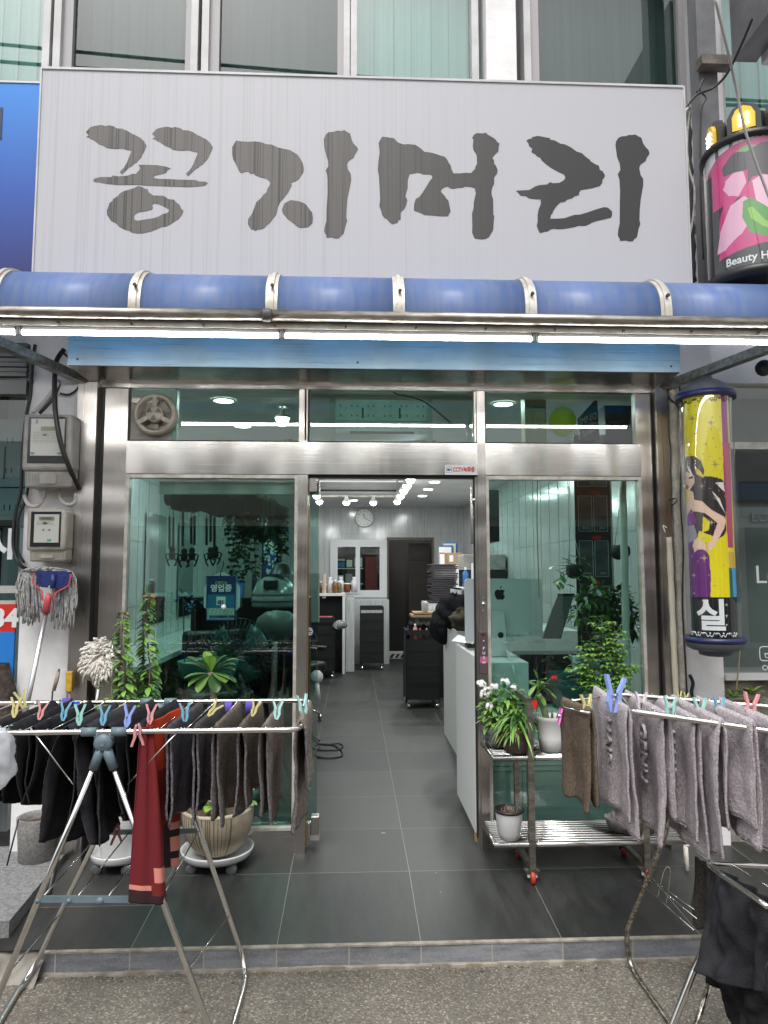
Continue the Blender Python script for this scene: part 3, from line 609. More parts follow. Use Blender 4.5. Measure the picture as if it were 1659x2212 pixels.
for x in ribx:
    mb = MB().use(alu)
    for w, o in ((.026, .006), (.009, .012)):
        rows = []
        for dx in (-w, w):
            rows.append([(x+dx, y-o*(1 if i < 22 else .3), z+o*(1 if i > 6 else 0)) for i, (y, z) in enumerate(prof)])
        mb.grid(rows)
        mb.grid([[(x+sgn*w, y-q_*o*(1 if i < 22 else .3), z+q_*o*(1 if i > 6 else 0)) for i, (y, z) in enumerate(prof)] for sgn, q_ in ((-1, 0), (-1, 1))])
        mb.grid([[(x+sgn*w, y-q_*o*(1 if i < 22 else .3), z+q_*o*(1 if i > 6 else 0)) for i, (y, z) in enumerate(prof)] for sgn, q_ in ((1, 0), (1, 1))])
    mb.use(mat('rusty bolt', (.07, .05, .04), .7, .3))
    mb.lathe([(.009, -.964), (.007, -.95)], (x+.004, 0, 2.735+random.uniform(-.01, .02)), 7, axis='y', cap=True)
    mb.use(alu); mb.box(x-.02, x+.02, -.94, -.90, 2.60, 2.66)
    mb.build('rib', None, aw, world=True)
mb = MB().use(dullsteel)
for a, b2 in ((-2.2, -.385), (-.36, 2.7)): mb.tube([(a, -.955, 2.622), ((a+b2)/2, -.955, 2.621), (b2, -.955, 2.622)], .025, 14)
mb.use(alu); mb.box(-2.2, 2.7, -.935, -.915, 2.640, 2.652)
mb.use(mat('grey tape', (.10, .105, .11), .5, col2=(.04, .04, .04), scale=30)); mb.tube([(-.40+i*.009, -.955, 2.622) for i in range(6)], [.0255, .031, .028, .032, .028, .0255], 14)
mb.build('front_pipe', None, aw, world=True)
mb = MB().use(alu); mb.box(-2.2, 2.7, -.93, -.875, 2.572, 2.598); mb.box(-2.2, 2.7, -.90, -.86, 2.60, 2.64)
mb.use(mat('dark clip', (.04, .035, .03), .5))
for x in [-1.9+i*.31 for i in range(15)]: mb.box(x, x+.008, -.942, -.93, 2.575, 2.586)
mb.build('front_rail', None, aw, world=True)
for x in (-1.66, 1.93):
    mb = MB().use(dullsteel); mb.bar((x-.10 if x < 0 else x+.16, -.90, 2.60), (x+.16 if x < 0 else x-.14, -.02, 2.575 if x < 0 else 2.575), .05, .045)
    mb.build('support_arm', None, aw, world=True)
for i, (a, b2) in enumerate(((P(-160, 690, -.9).x, P(42, 712, -.9).x), (P(45, 712, -.9).x, P(608, 727, -.9).x), (P(611, 727, -.9).x, P(1152, 735, -.9).x), (P(1156, 735, -.9).x, P(1700, 740, -.9).x))):
    tb = T('tube_light', ['stub of lit white fluorescent tube under the awning at the far left edge', 'lit white fluorescent tube under the awning in front of the meters and the left window', 'lit white fluorescent tube under the awning, over the open doorway', 'lit white fluorescent tube under the awning over the right window and yellow cylinder'][i], 'light', ((a+b2)/2, -.9, 2.55), 'fluorescent tubes under the awning')
    mb = MB(); mb.tube([(a+.012, -.905, 2.549), (b2-.012, -.905, 2.549)], .0115, 12); mb.build('tube', MATS['tube white'], tb, world=True)
    mb = MB().use(whiteplas); mb.box(a+.004, b2-.004, -.918, -.892, 2.556, 2.5715); mb.box(a, a+.012, -.918, -.892, 2.537, 2.5715); mb.box(b2-.012, b2, -.918, -.892, 2.537, 2.5715); mb.build('holder', None, tb, world=True)

# ================================================================== ADVERTISING CYLINDERS
def inpoly(x, y, p):
    r = False; j = len(p)-1
    for i in range(len(p)):
        if (p[i][1] > y) != (p[j][1] > y) and x < (p[j][0]-p[i][0])*(y-p[i][1])/(p[j][1]-p[i][1])+p[i][0]: r = not r
        j = i
    return r
def printed(name, fn, rows, cols, surf, m, parent):
    """a sheet whose print is given by fn(u, v) -> colour; surf(u, v) is the place of that point"""
    me = bpy.data.meshes.new(name); vs = [surf(i/cols, j/rows) for j in range(rows+1) for i in range(cols+1)]
    fs = [(j*(cols+1)+i, j*(cols+1)+i+1, (j+1)*(cols+1)+i+1, (j+1)*(cols+1)+i) for j in range(rows) for i in range(cols)]
    me.from_pydata([tuple(v) for v in vs], [], fs); ca = me.color_attributes.new('print', 'FLOAT_COLOR', 'CORNER'); dat = []
    for j in range(rows):
        for i in range(cols):
            c = lin(fn((i+.5)/cols, (j+.5)/rows)); dat += list(c)*4
    ca.data.foreach_set('color', dat)
    for p_ in me.polygons: p_.use_smooth = True
    me.materials.append(m); o = bpy.data.objects.new(name, me); C.objects.link(o); o.parent = parent
    if parent: me.transform(wmat(parent).inverted())
    return o
pm = vcol_mat('printed film', .35, .12)
# lower cylinder. print space: x = photo x of crop (749 wide), y = crop y (2212 high)
LAY2 = [('d8c71a', [(150,180),(448,180),(485,1640),(150,1640)]), ('8a1f7a', [(442,180),(480,180),(498,900),(460,900)]), ('a8235c', [(450,560),(500,560),(512,1300),(478,1300)]), ('c8a040', [(478,1330),(516,1330),(520,1440),(482,1440)]), ('3f9ad6', [(500,1440),(540,1440),(540,1640),(508,1640)]), ('215a3a', [(482,1440),(502,1440),(510,1640),(487,1640)]),
 ('2a2022', [(200,660),(225,640),(270,650),(315,690),(335,760),(330,800),(380,805),(445,825),(465,850),(460,900),(470,1000),(465,1100),(470,1180),(455,1215),(420,1240),(400,1225),(340,1200),(300,1180),(285,1230),(270,1180),(262,1000),(240,900),(205,780)]),
 ('d8c71a', [(325,1080),(370,1120),(360,1180),(320,1190)]), ('d8d5d0', [(400,850),(455,845),(463,915),(430,880)]), ('d8d5d0', [(380,905),(430,960),(462,1060),(440,1020)]), ('d6b02a', [(270,720),(300,750),(335,800),(330,812),(285,780)]),
 ('dcb8a4', [(203,770),(215,745),(240,765),(270,790),(272,840),(245,880),(232,905),(215,880),(205,850)]), ('b83228', [(212,850),(222,843),(237,860),(225,878),(213,870)]), ('2a2022', [(232,795),(262,790),(262,808),(236,806)]), ('d8d5d0', [(222,700),(235,720),(265,790),(258,792),(232,745)]),
 ('dcb8a4', [(240,890),(262,900),(270,960),(320,975),(380,1040),(455,1085),(468,1110),(455,1170),(400,1280),(375,1320),(345,1320),(340,1290),(380,1240),(415,1130),(340,1060),(270,1040),(225,1060),(212,980),(235,950)]),
 ('7a2a86', [(222,1060),(250,1020),(275,1080),(278,1120),(262,1140),(222,1145)]), ('8a8890', [(215,1140),(265,1135),(285,1200),(280,1250),(218,1265)]), ('62266e', [(220,1262),(282,1245),(340,1290),(362,1360),(370,1500),(368,1640),(228,1640)]),
 ('dcb8a4', [(268,1240),(300,1238),(345,1275),(350,1325),(320,1310),(290,1310),(268,1330),(262,1300),(255,1285)]), ('c9b050', [(338,1262),(352,1262),(360,1320),(345,1335)]),
 ('14161c', [(150,1640),(560,1640),(560,1960),(150,1960)])]
def star(cx_, cy_, r): return [(cx_+(r if k % 2 == 0 else r*.25)*math.sin(k*math.pi/4), cy_-(r if k % 2 == 0 else r*.25)*math.cos(k*math.pi/4)) for k in range(8)]
rnd = random.Random(3)
for sx_, sy_, sr in [(262,383,26),(380,425,28),(404,722,28),(345,575,16),(320,868,24),(238,310,9),(275,490,13),(358,485,9),(232,545,9),(410,600,10),(330,645,10),(330,1370,30),(262,1490,20),(395,1560,16),(404,955,18),(378,1125,22),(260,1045,16),(465,1690,12),(465,1765,14),(320,1665,12),(465,1825,12)] + [(rnd.uniform(200, 470), rnd.uniform(250, 1620), rnd.uniform(6, 11)) for _ in range(60)]:
    LAY2.append(('8a7f62' if sy_ < 1100 else ('c8c4a8' if sy_ > 1600 else 'a89a70'), star(sx_, sy_, sr)))
BB = [(min(p[0] for p in q), max(p[0] for p in q), min(p[1] for p in q), max(p[1] for p in q)) for _, q in LAY2]
def art2(x, y):
    c = 'd8c71a'
    for (col, q), bb in zip(LAY2, BB):
        if bb[0] <= x <= bb[1] and bb[2] <= y <= bb[3] and inpoly(x, y, q): c = col
    return c
cc = Vector((1.905, -.28, 0)); r2 = .112
zA, zB = 1.155, 2.455
c2 = T('sign_cylinder', 'slim yellow cylinder sign with a dark haired woman in purple on the right pillar', 'sign', (cc.x, cc.y, zA-.09))
def surf2(u, v):
    a = R(147+191*u)   # half facing the street
    return cc + Vector((r2*math.cos(a), r2*math.sin(a), zB+(zA-zB)*v))
def fn2(u, v):
    # print coordinates as seen from the street
    xx = math.cos(R(147+191*u+27.4))
    y = 205 + v*(1935-205); mid = 343 + v*50; return art2(mid + xx*148, y) if True else None
printed('print', fn2, 520, 150, surf2, pm, c2)
mb = MB(); mb.lathe([(r2+.022, zA), (r2+.022, zB)], cc, 40); mb.build('glass_tube', clearg, c2, world=True)
mb = MB().use(mat('cap grey', (.12, .13, .15), .5)); mb.lathe([(.02, zB+.115), (.035, zB+.112), (.045, zB+.09), (.07, zB+.082), (.10, zB+.06), (.125, zB+.045), (.15, zB+.01)], cc, 36)
mb.use(mat('cap blue', (.015, .02, .085), .4)); mb.lathe([(.15, zB+.012), (.153, zB+.01), (.153, zB-.02), (.13, zB-.02)], cc, 36); mb.build('top_cap', None, c2, world=True)
mb = MB().use(MATS['cap blue']); mb.lathe([(.13, zA+.012), (.150, zA+.012), (.150, zA-.015), (.147, zA-.015)], cc, 36); mb.use(MATS['cap grey']); mb.lathe([(.148, zA-.015), (.14, zA-.04), (.115, zA-.055), (.085, zA-.06), (.08, zA-.08), (.05, zA-.088), (.001, zA-.09)], cc, 36); mb.build('bottom_cap', None, c2, world=True)
wm = mat('white print', (.78, .79, .80), .4)
def bend2(x, y, z, cz, ang0, r, ccx):
    a = ang0 + x/r; return Vector((ccx.x + (r+.004)*math.cos(a), ccx.y + (r+.004)*math.sin(a), cz+y))
txt('letter', '실', .125, wm, (0, 0, 0), parent=c2, bold=.03, ext=.0, bend=lambda x, y, z: bend2(x, y, z, 1.275, R(236), r2, cc))
mb = MB()
for zc, m_ in ((zB-.04, black), (zA+.03, wm)):
    mb.use(m_)
    for k in range(9):
        a0 = R(168+k*16); pts = []
        for i in range(13):
            tt = i/12; a = a0+R(14)*tt; pts.append(cc + Vector(((r2+.002)*math.cos(a), (r2+.002)*math.sin(a), zc + .010*math.sin(tt*2*math.pi*(1 if k % 2 else -1)))))
        mb.tube(pts, .0022, 4)
        mb.ball(cc+Vector(((r2+.002)*math.cos(a0), (r2+.002)*math.sin(a0), zc+.008)), .005, 6)
mb.build('scroll_border', None, c2, world=True)
mb = MB().use(dullsteel); mb.box(cc.x-.02, cc.x+.02, cc.y+.1, 0, zB-.015, zB+.02); mb.box(cc.x-.02, cc.x+.02, cc.y+.1, 0, zA-.02, zA+.005); mb.build('wall_bracket', None, c2, world=True)

# upper, bigger cylinder with lamps
U = Vector((P(1616, 400, -.62).x, -.62, 0)); rU = .193; zT, zU = P(1600, 292, -.8).z, P(1600, 574, -.8).z
c1 = T('sign_cylinder', 'big round lamp-topped sign with a pink picture of two women and the words Beauty Hair', 'sign', (U.x, U.y, 2.9))
LAY1 = [('d9d9da', [(0,0),(1000,0),(1000,2000),(0,2000)])]
for k in range(14): LAY1.append(('2c2c30' if k % 2 == 0 else 'dcdcdc', [(k*52, 900), (k*52+26, 900), (k*52+26, 1120), (k*52, 1120)]))
LAY1 += [('c22a74', [(40,1090),(120,1020),(230,990),(400,970),(720,960),(720,1820),(40,1820)]), ('2b2a2e', [(-20,1080),(70,1130),(70,1420),(150,1420),(120,1500),(110,1600),(120,1700),(100,1830),(-20,1830)]),
 ('d9a3bc', [(170,1240),(250,1190),(300,1210),(320,1300),(260,1390),(190,1360),(175,1330),(150,1290),(168,1270)]), ('3a3438', [(150,1130),(220,1060),(330,1030),(420,1050),(430,1190),(300,1210),(230,1200),(160,1200)]), ('3a3438', [(330,1080),(430,1020),(540,1010),(640,1060),(640,1180),(560,1280),(450,1260),(360,1270),(330,1320)]),
 ('e0b0c4', [(360,1300),(430,1260),(560,1290),(640,1260),(720,1300),(720,1560),(560,1520),(430,1520),(380,1450)]), ('3a3438', [(250,1400),(280,1390),(250,1460),(180,1560),(165,1540),(200,1460)]),
 ('d9a3bc', [(200,1440),(300,1400),(360,1460),(330,1600),(240,1720),(150,1760),(90,1760),(120,1600)]), ('4f8f3a', [(290,1440),(340,1420),(470,1520),(580,1580),(620,1650),(560,1720),(430,1730),(330,1680),(280,1560)]), ('86b64a', [(320,1500),(350,1490),(430,1600),(560,1680),(550,1700),(420,1650),(340,1580)]),
 ('e4e0dc', [(560,1560),(720,1560),(720,1700),(600,1680)]), ('d98a2a', [(430,1770),(700,1680),(720,1700),(450,1790)]), ('c22a74', [(160,1750),(260,1680),(330,1720),(360,1800),(140,1820)]), ('e88a9a', [(610,1150),(660,1120),(710,1150),(700,1210),(640,1220)]), ('e9c36a', [(645,1160),(668,1155),(670,1180),(648,1180)]), ('6aa05a', [(260,1050),(330,1020),(400,1035),(330,1070)]),
 ('2b2a2e', [(-60,1830),(100,1820),(500,1760),(1000,1760),(1000,2000),(-60,2000)])]
BB1 = [(min(p[0] for p in q), max(p[0] for p in q), min(p[1] for p in q), max(p[1] for p in q)) for _, q in LAY1]
def art1(x, y):
    c = 'd9d9da'
    for (col, q), bb in zip(LAY1, BB1):
        if bb[0] <= x <= bb[1] and bb[2] <= y <= bb[3] and inpoly(x, y, q): c = col
    return c
def surf1(u, v):
    a = R(139+200*u); return U + Vector((rU*math.cos(a), rU*math.sin(a), zT+(zU-zT)*v))
printed('print', lambda u, v: art1(330+312*math.cos(R(170+200*u)), 960+v*985), 300, 260, surf1, pm, c1)
mb = MB(); mb.lathe([(rU+.012, zU), (rU+.012, zT)], U, 48); mb.build('glass_tube', clearg, c1, world=True)
mb = MB().use(black); mb.lathe([(rU+.01, zT+.035), (rU+.03, zT+.02), (rU+.03, zT-.005), (rU+.01, zT-.01)], U, 48); mb.lathe([(.02, zT+.21), (.08, zT+.205), (.125, zT+.17), (.14, zT+.06), (.17, zT+.045), (rU+.01, zT+.035)], U, 40)
mb.build('top_cap', None, c1, world=True)
mb = MB().use(black); mb.lathe([(rU+.01, zU+.01), (rU+.03, zU+.005), (rU+.03, zU-.03), (rU+.0, zU-.045), (rU-.03, zU-.055), (rU-.04, zU-.09), (.001, zU-.10)], U, 48); mb.build('bottom_cap', None, c1, world=True)
ylw = mat('yellow lamp', (.75, .50, .03), .35)
for ang in (-123, -190, -56):
    a = R(ang); n = Vector((math.cos(a), math.sin(a), 0)); s_ = Vector((-n.y, n.x, 0)); o = U + n*.128 + Vector((0, 0, zT+.045)); hh = []
    pts = [(-.06, 0), (.06, 0), (.06, .085), (.04, .125), (0, .145), (-.04, .125), (-.06, .085)]
    mb = MB().use(black); mb.poly([o + s_*x*1.25 + Vector((0, 0, y*1.15-.008)) for x, y in pts], n*.03)
    mb.use(ylw); mb.poly([o + n*.031 + s_*x*.85 + Vector((0, 0, y*.85+.008)) for x, y in pts], n*.02)
    lo = mb.build('lamp', None, c1, world=True)
    mb = MB()
    for i in (-1, 1):
        for j in range(3): mb.ball(o + n*.052 + s_*i*.016 + Vector((0, 0, .035+j*.024)), .008, 8)
    mb.build('led', MATS['lamp white'], lo, world=True)
txt('lettering', 'Beauty Hair', .040, wm, (0, 0, 0), parent=c1, bold=.02, ext=0, sx=.95, bend=lambda x, y, z: bend2(x, y, z, zU+.050, R(241), rU, U))
mb = MB().use(dullsteel); mb.box(U.x-.03, U.x+.03, -.45, 0, zU+.05, zU+.10); mb.box(U.x-.03, U.x+.03, -.45, 0, zT-.1, zT-.05); mb.build('wall_bracket', None, c1, world=True)
# steel post, the sign frame above, cables
pg = mat('grey painted steel', (.20, .205, .22), .45, .3, col2=(.15, .15, .16), scale=5)
mb = MB().use(pg); x_ = P(1525, 100, -.25).x; mb.box(x_-.05, x_-.01, -.25, -.15, 2.95, 5.6); mb.box(x_-.01, x_+.055, -.25, -.22, 2.95, 5.6); mb.box(x_+.055, x_+.06, -.25, -.15, 2.95, 5.6)
q = P(1542, 130, -.30); mb.use(mat('brown steel', (.20, .17, .15), .6, .3, col2=(.1, .09, .08), scale=12)); mb.box(q.x-.08, q.x+.10, -.32, -.25, q.z-.035, q.z+.02)
tag(mb.build('steel_post'), 'tall grey steel post with a brown cross plate, right of the white signboard', 'post')
ps = T('projecting_sign', 'corner of a grey boxed sign frame sticking out over the street, top right', 'sign', (2.3, -.6, 4.5))
mb = MB().use(pg); a, b2 = P(1545, 120, -.3), P(1640, -60, -1.2)
mb.box(2.16, 2.30, -1.5, -.25, P(1540, 118, -.3).z, P(1540, 118, -.3).z+1)
mb.build('side_panel', None, ps, world=True)
mb = MB().use(alugrey); mb.box(2.30, 2.42, -1.4, -.30, P(1575, 55, -.6).z+.02, 5.6); mb.build('frame', None, ps, world=True)

# ================================================================== WALL METERS
def meter(px0, py0, px1, py1, col, label, big):
    Yf = -.16; a, b2 = P(px0, py0, Yf), P(px1, py1, Yf); x0, x1, z1, z0 = a.x, b2.x, a.z, b2.z; h = z1-z0
    t = T('electric_meter', label, 'meter', ((x0+x1)/2, -.08, z0), 'electric meters on the plaster pillar'); zl = z0 + h*(.22 if big else .20)
    mb = MB().use(col); mb.box(x0, x1, Yf, -.035, zl, z1, .022); mb.box(x0+.012, x1-.004, Yf+.02, -.01, z0, zl+.03, .015); mb.box(x0+.02, x1+.012, -.05, .0, z0+.02, z1-.01, .01); mb.build('case', None, t, world=True)
    w = x1-x0; g0, g1 = x0+w*.12, x1-w*.12; zg0, zg1 = zl+h*(.10 if big else .08), z1-h*.045
    mb = MB().use(mat('meter window', (.03, .03, .032), .15, coat=.5)); mb.box(g0, g1, Yf-.004, Yf+.002, zg0, zg1, .0015); wi = mb.build('window', None, t, world=True)
    pw = g1-g0; p0, p1, q0, q1 = (g0+pw*.08, g1-pw*.04, zg0+(zg1-zg0)*.16, zg1-.012) if big else (g0+pw*.13, g1-pw*.05, zg0+(zg1-zg0)*.12, zg1-.015)
    mb = MB().use(mat('meter card', (.50, .50, .46), .5)); mb.box(p0, p1, Yf-.007, Yf-.004, q0, q1)
    H = q1-q0
    mb.use(mat('lcd', (.23, .24, .17), .3)); lx0, lx1 = (p0+(p1-p0)*.30, p0+(p1-p0)*.72) if big else (p0+(p1-p0)*.18, p0+(p1-p0)*.8); mb.box(lx0, lx1, Yf-.0085, Yf-.007, q1-H*(.33 if big else .22), q1-H*(.21 if big else .08))
    mb.use(mat('fine print', (.2, .2, .2), .6))
    for r_ in range(7 if big else 3):
        zz = q1-H*((.37 if big else .28)+r_*.045); xx = p0+.012
        while xx < p1-.03:
            l = random.uniform(.006, .02); mb.box(xx, xx+l, Yf-.0078, Yf-.007, zz, zz+.0022); xx += l+.004
    mb.use(mat('teal tab', (.02, .30, .27), .4))
    for fx in ((.02, .82) if big else (.55,)): mb.box(p0+(p1-p0)*fx, p0+(p1-p0)*fx+.02, Yf-.0095, Yf-.007, q0+.008, q0+.017)
    mb.use(mat('blue knob', (.08, .16, .35), .4))
    for i, (fx, fz) in enumerate(((.17, .05), (.17, .11)) if big else ((.38, .55), (.62, .55))): mb.lathe([(.0045, Yf-.010), (.0045, Yf-.007)], (p0+(p1-p0)*fx, 0, q1-H*fz), 10, axis='y', cap=True)
    mb.build('dial_card', None, wi, world=True)
    txt('number', '101' if big else '102', .012, black, (p0+(p1-p0)*.42, Yf-.0085, q1-H*(.44 if big else .31)), parent=wi, ext=.0003, bold=.03)
    if not big: txt('number', '044685', .014, black, ((lx0+lx1)/2, Yf-.0088, q1-H*.15), parent=wi, ext=.0003)
    txt('maker_mark', 'KEPCO', .013, MATS['fine print'] if 0 else col, (x0+w*.5, Yf-.001, zl+.018), parent=t, ext=.0015, bold=.02)
    mb = MB().use(col); n = 22
    for i in range(n): xx = x0+.02+(x1-x0-.03)*i/n; mb.box(xx, xx+.003, Yf+.016, Yf+.021, z0+.02, zl-.012)
    mb.box(x0+w*.36, x0+w*.68, Yf+.013, Yf+.021, z0+.018, zl-.018); mb.build('cover_ribs', None, t, world=True)
meter(50, 893, 152, 1052, MATS['meter grey plastic'], 'larger grey electric meter marked 101 on the left plaster pillar', True)
meter(58, 1100, 139, 1213, MATS['meter cream plastic'], 'smaller cream electric meter marked 102 under the larger one', False)

# cables and conduits
def cable(pts, r, m, label, name='cable', cat='cable', Y=-.03, seg=8, parent=None, rib=0, n=6):
    w = [P(p[0], p[1], p[2] if len(p) > 2 else Y) for p in pts]; w = smooth_path(w, n)
    mb = MB().use(m)
    if rib:
        L = [w[0]]
        for p in w[1:]:
            while (p-L[-1]).length > rib: L.append(L[-1] + (p-L[-1]).normalized()*rib)
        mb.tube(L, [r if i % 2 else r*.82 for i in range(len(L))], seg)
    else: mb.tube(w, r, seg)
    return tag(mb.build(name), label, cat)
whitewrap = mat('painted white tube', (.55, .53, .50), .7, col2=(.30, .28, .25), scale=18)
cable([(138, 755, -.05), (124, 775, -.08), (119, 800, -.13), (118, 850, -.19), (121, 900, -.21), (132, 960, -.21), (150, 1010, -.17), (171, 1055, -.05)], .013, blackcable, 'thick black cable bowing down in front of the large meter')
cable([(127, 822, -.03), (121, 835, -.05), (96, 868, -.05), (70, 892, -.08)], .012, mat('ribbed conduit grey', (.46, .44, .41), .6), 'short ribbed grey conduit above the large meter', 'conduit', 'conduit', rib=.006)
cable([(128, 828, -.03), (115, 860, -.04), (85, 893, -.06)], .010, blackcable, 'black cable behind the ribbed conduit above the large meter')
cable([(76, 745), (70, 790), (66, 850), (58, 893), (50, 960), (45, 1060), (33, 1110), (29, 1180), (42, 1218, -.04), (60, 1230)], .010, blackcable, 'long black cable down the left edge of the plaster pillar', Y=-.02)
cable([(68, 1010), (55, 1080), (40, 1120), (38, 1185), (52, 1215)], .008, blackcable, 'thinner black cable beside the long one left of the small meter', Y=-.02)
cable([(134, 760), (150, 775), (172, 805)], .006, blackcable, 'thin black cable under the awning arm at the left', Y=-.02)
cable([(130, 850), (150, 852), (168, 838), (172, 815)], .006, blackcable, 'thin looped black cable under the pelmet corner', Y=-.03)
cable([(97, 1050, -.07), (95, 1072, -.06), (82, 1092, -.05), (62, 1090, -.05), (53, 1070, -.04)], .011, whitewrap, 'white painted cable loop under the large meter, the left of two')
cable([(126, 1050, -.07), (128, 1072, -.06), (140, 1088, -.05), (158, 1088, -.05), (168, 1070, -.04)], .011, whitewrap, 'white painted cable loop under the large meter, the right of two')
# right pillar pipes
def vpipe(x, y0, x2, y1, r, m, label, name='pipe', Y=-.03, wob=.004):
    a, b2 = P(x, y0, Y), P(x2, y1, Y); n = 30
    pts = [a.lerp(b2, i/n)+Vector((wob*math.sin(i*1.9), 0, 0)) for i in range(n+1)]
    return tag(MB().use(m).tube(pts, [r*(1+.07*math.sin(i*5.3)) for i in range(n+1)], 12).build(name), label, 'pipe')
vpipe(1452, 810, 1475, 1500, .026, mat('wrapped pipe', (.52, .50, .44), .75, col2=(.38, .35, .3), scale=26, bump=.6, bscale=50, bdist=.006), 'tape-wrapped cream pipe running down the right plaster pillar', 'wrapped_pipe')
vpipe(1445, 1160, 1461, 1520, .017, mat('cream pvc', (.55, .50, .41), .5), 'straight cream plastic pipe leaning at the right jamb', Y=-.06, wob=.0)
cable([(1468, 830), (1473, 960), (1470, 1080), (1476, 1180), (1474, 1300), (1480, 1420), (1484, 1500)], .005, blackcable, 'thin black cable tied along the wrapped pipe', Y=-.065)
cable([(1446, 815), (1440, 840), (1450, 865), (1475, 885)], .007, blackcable, 'grey cable looping from the pelmet corner to the sign cylinder', Y=-.05)
cable([(1490, 1458), (1497, 1475), (1494, 1495), (1500, 1520)], .010, blackcable, 'short tarred black cable below the sign cylinder', Y=-.03)
cable([(1445, 1080), (1459, 1077), (1462, 1083), (1450, 1093)], .003, blackcable, 'black cable tie round the wrapped pipe', 'cable_tie', Y=-.07)
cable([(1440, 1140), (1432, 1136), (1437, 1150)], .004, whiteplas, 'torn white tape stuck at the right jamb', 'tape', 'tape', Y=-.06)
# conduits by the post, top right
cable([(1480, 240, -.4), (1490, 235, -.3), (1484, 300, -.3), (1487, 360, -.3), (1500, 410, -.3), (1497, 470, -.3), (1488, 520, -.3)], .006, whitewrap, 'thin white cable hanging beside the white signboard end')
cable([(1545, 0, -1.3), (1572, 110, -1.2), (1590, 190, -1.1), (1612, 290, -1.05), (1659, 420, -1.0), (1700, 520, -1)], .006, mat('grey rope', (.40, .38, .36), .7), 'slack grey cable crossing in front of the round sign', n=8)
cable([(1480, 235, -.35), (1505, 205, -.35), (1540, 190, -.35), (1570, 160, -.4), (1600, 100, -.5), (1625, 40, -.6)], .007, blackcable, 'black cable running from the signboard up to the boxed sign')
cable([(1505, 200, -.30), (1520, 170, -.30), (1512, 195, -.3), (1525, 212, -.3), (1515, 240, -.3), (1513, 350, -.3), (1515, 460, -.3), (1520, 560, -.3)], .005, blackcable, 'knotted black cable tied to the steel post')
vpipe(1480, 240, 1492, 610, .03, mat('black conduit', (.03, .03, .035), .5), 'dark conduit between the signboard and the steel post', 'conduit', Y=-.20)

# ================================================================== MOPS
def strand(mb, pts, r, seg=5, n=4): 
    w = smooth_path(pts, n); mb.tube(w, [r*(1+.25*math.sin(i*2.6+w[0].x*90)) for i in range(len(w))], seg)
mo = T('string_mop', 'grey string mop with a blue and red head up against the left pillar', 'mop', P(70, 1515, -.1)[:])
ym = -.14
rm = random.Random(5)
mb = MB().use(mat('grey mop yarn', (.27, .29, .34), .95, col2=(.50, .48, .42), scale=60, bump=1, bscale=260, bdist=.004))
for i in range(150):
    side = -1 if i < 75 else 1; u = rm.random()
    tx = 98 + (u-.5)*70; top = P(tx, 1228 + 6*abs(u-.5) + rm.uniform(-4, 4), ym-rm.uniform(0, .04))
    if side < 0: ex = rm.uniform(38, 88); ey = rm.uniform(1290, 1352) - (20 if ex < 48 else 0)
    else: ex = rm.uniform(112, 163); ey = rm.uniform(1290, 1362)
    m1 = P(ex*.55+tx*.45+side*12, 1236, ym-.01); mid = P(ex+side*3, 1265+rm.uniform(-8, 8), ym-rm.uniform(-.01, .03)); e_ = P(ex+rm.uniform(-5, 5), ey, ym+rm.uniform(-.03, .01))
    strand(mb, [top, m1, mid, e_], rm.uniform(.003, .0048))
mb.build('mop_yarn', None, mo, world=True)
mb = MB().use(mat('navy plastic', (.02, .035, .16), .35)); Y_ = ym-.055
def pp(pts, ox=0, oy=2200, s=700/1659, Y=Y_): return [P((ox+x*s)*.553, (oy+y*s)*.553, Y) for x, y in pts]
mb.poly(pp([(330, 72), (655, 80), (655, 105), (648, 118), (640, 170), (610, 215), (575, 235), (515, 232), (505, 205), (440, 205), (430, 225), (380, 222), (345, 190), (335, 115), (326, 95)]), (0, .015, 0))
mb.tube([P((455+40)*.42195*.553, (2200+100*.42195)*.553, Y_-.008), P(485*.42195*.553, (2200+235*.42195)*.553, Y_-.008)], .012, 12)
mb.build('clamp', None, mo, world=True)
mb = MB().use(black)
for hx, hy, hr in ((372, 118, .006), (368, 152, .005), (375, 182, .005), (402, 197, .003), (600, 135, .006), (592, 168, .005), (570, 198, .005), (540, 208, .003)):
    c = pp([(hx, hy)])[0]; mb.lathe([(hr, Y_-.0012), (hr, Y_-.0002)], (c.x, 0, c.z), 12, axis='y', cap=True)
mb.build('hole', None, mo, world=True)
mb = MB().use(mat('coral plastic', (.55, .08, .10), .4))
for pts in ([(325, 95), (312, 130), (312, 190), (380, 250), (392, 300), (397, 350)], [(655, 100), (648, 160), (625, 215), (540, 260), (510, 300), (490, 360)]): mb.tube(smooth_path(pp(pts, Y=Y_-.005), 4), .0045, 8)
h0, h1 = pp([(452, 280), (425, 462)], Y=Y_); mb.tube([h0, h0.lerp(h1, .3), h1], [.011, .017, .020], 14); mb.build('yoke', None, mo, world=True)
mb = MB().use(mat('mop handle aluminium', (.70, .70, .69), .3, .9, col2=(.6, .6, .6), scale=4)); h2 = P(58, 1525, -.24); h3 = h1 + (h2-h1)*1.9; mb.tube([h1, h3], .0125, 14); mb.build('handle', None, mo, world=True)

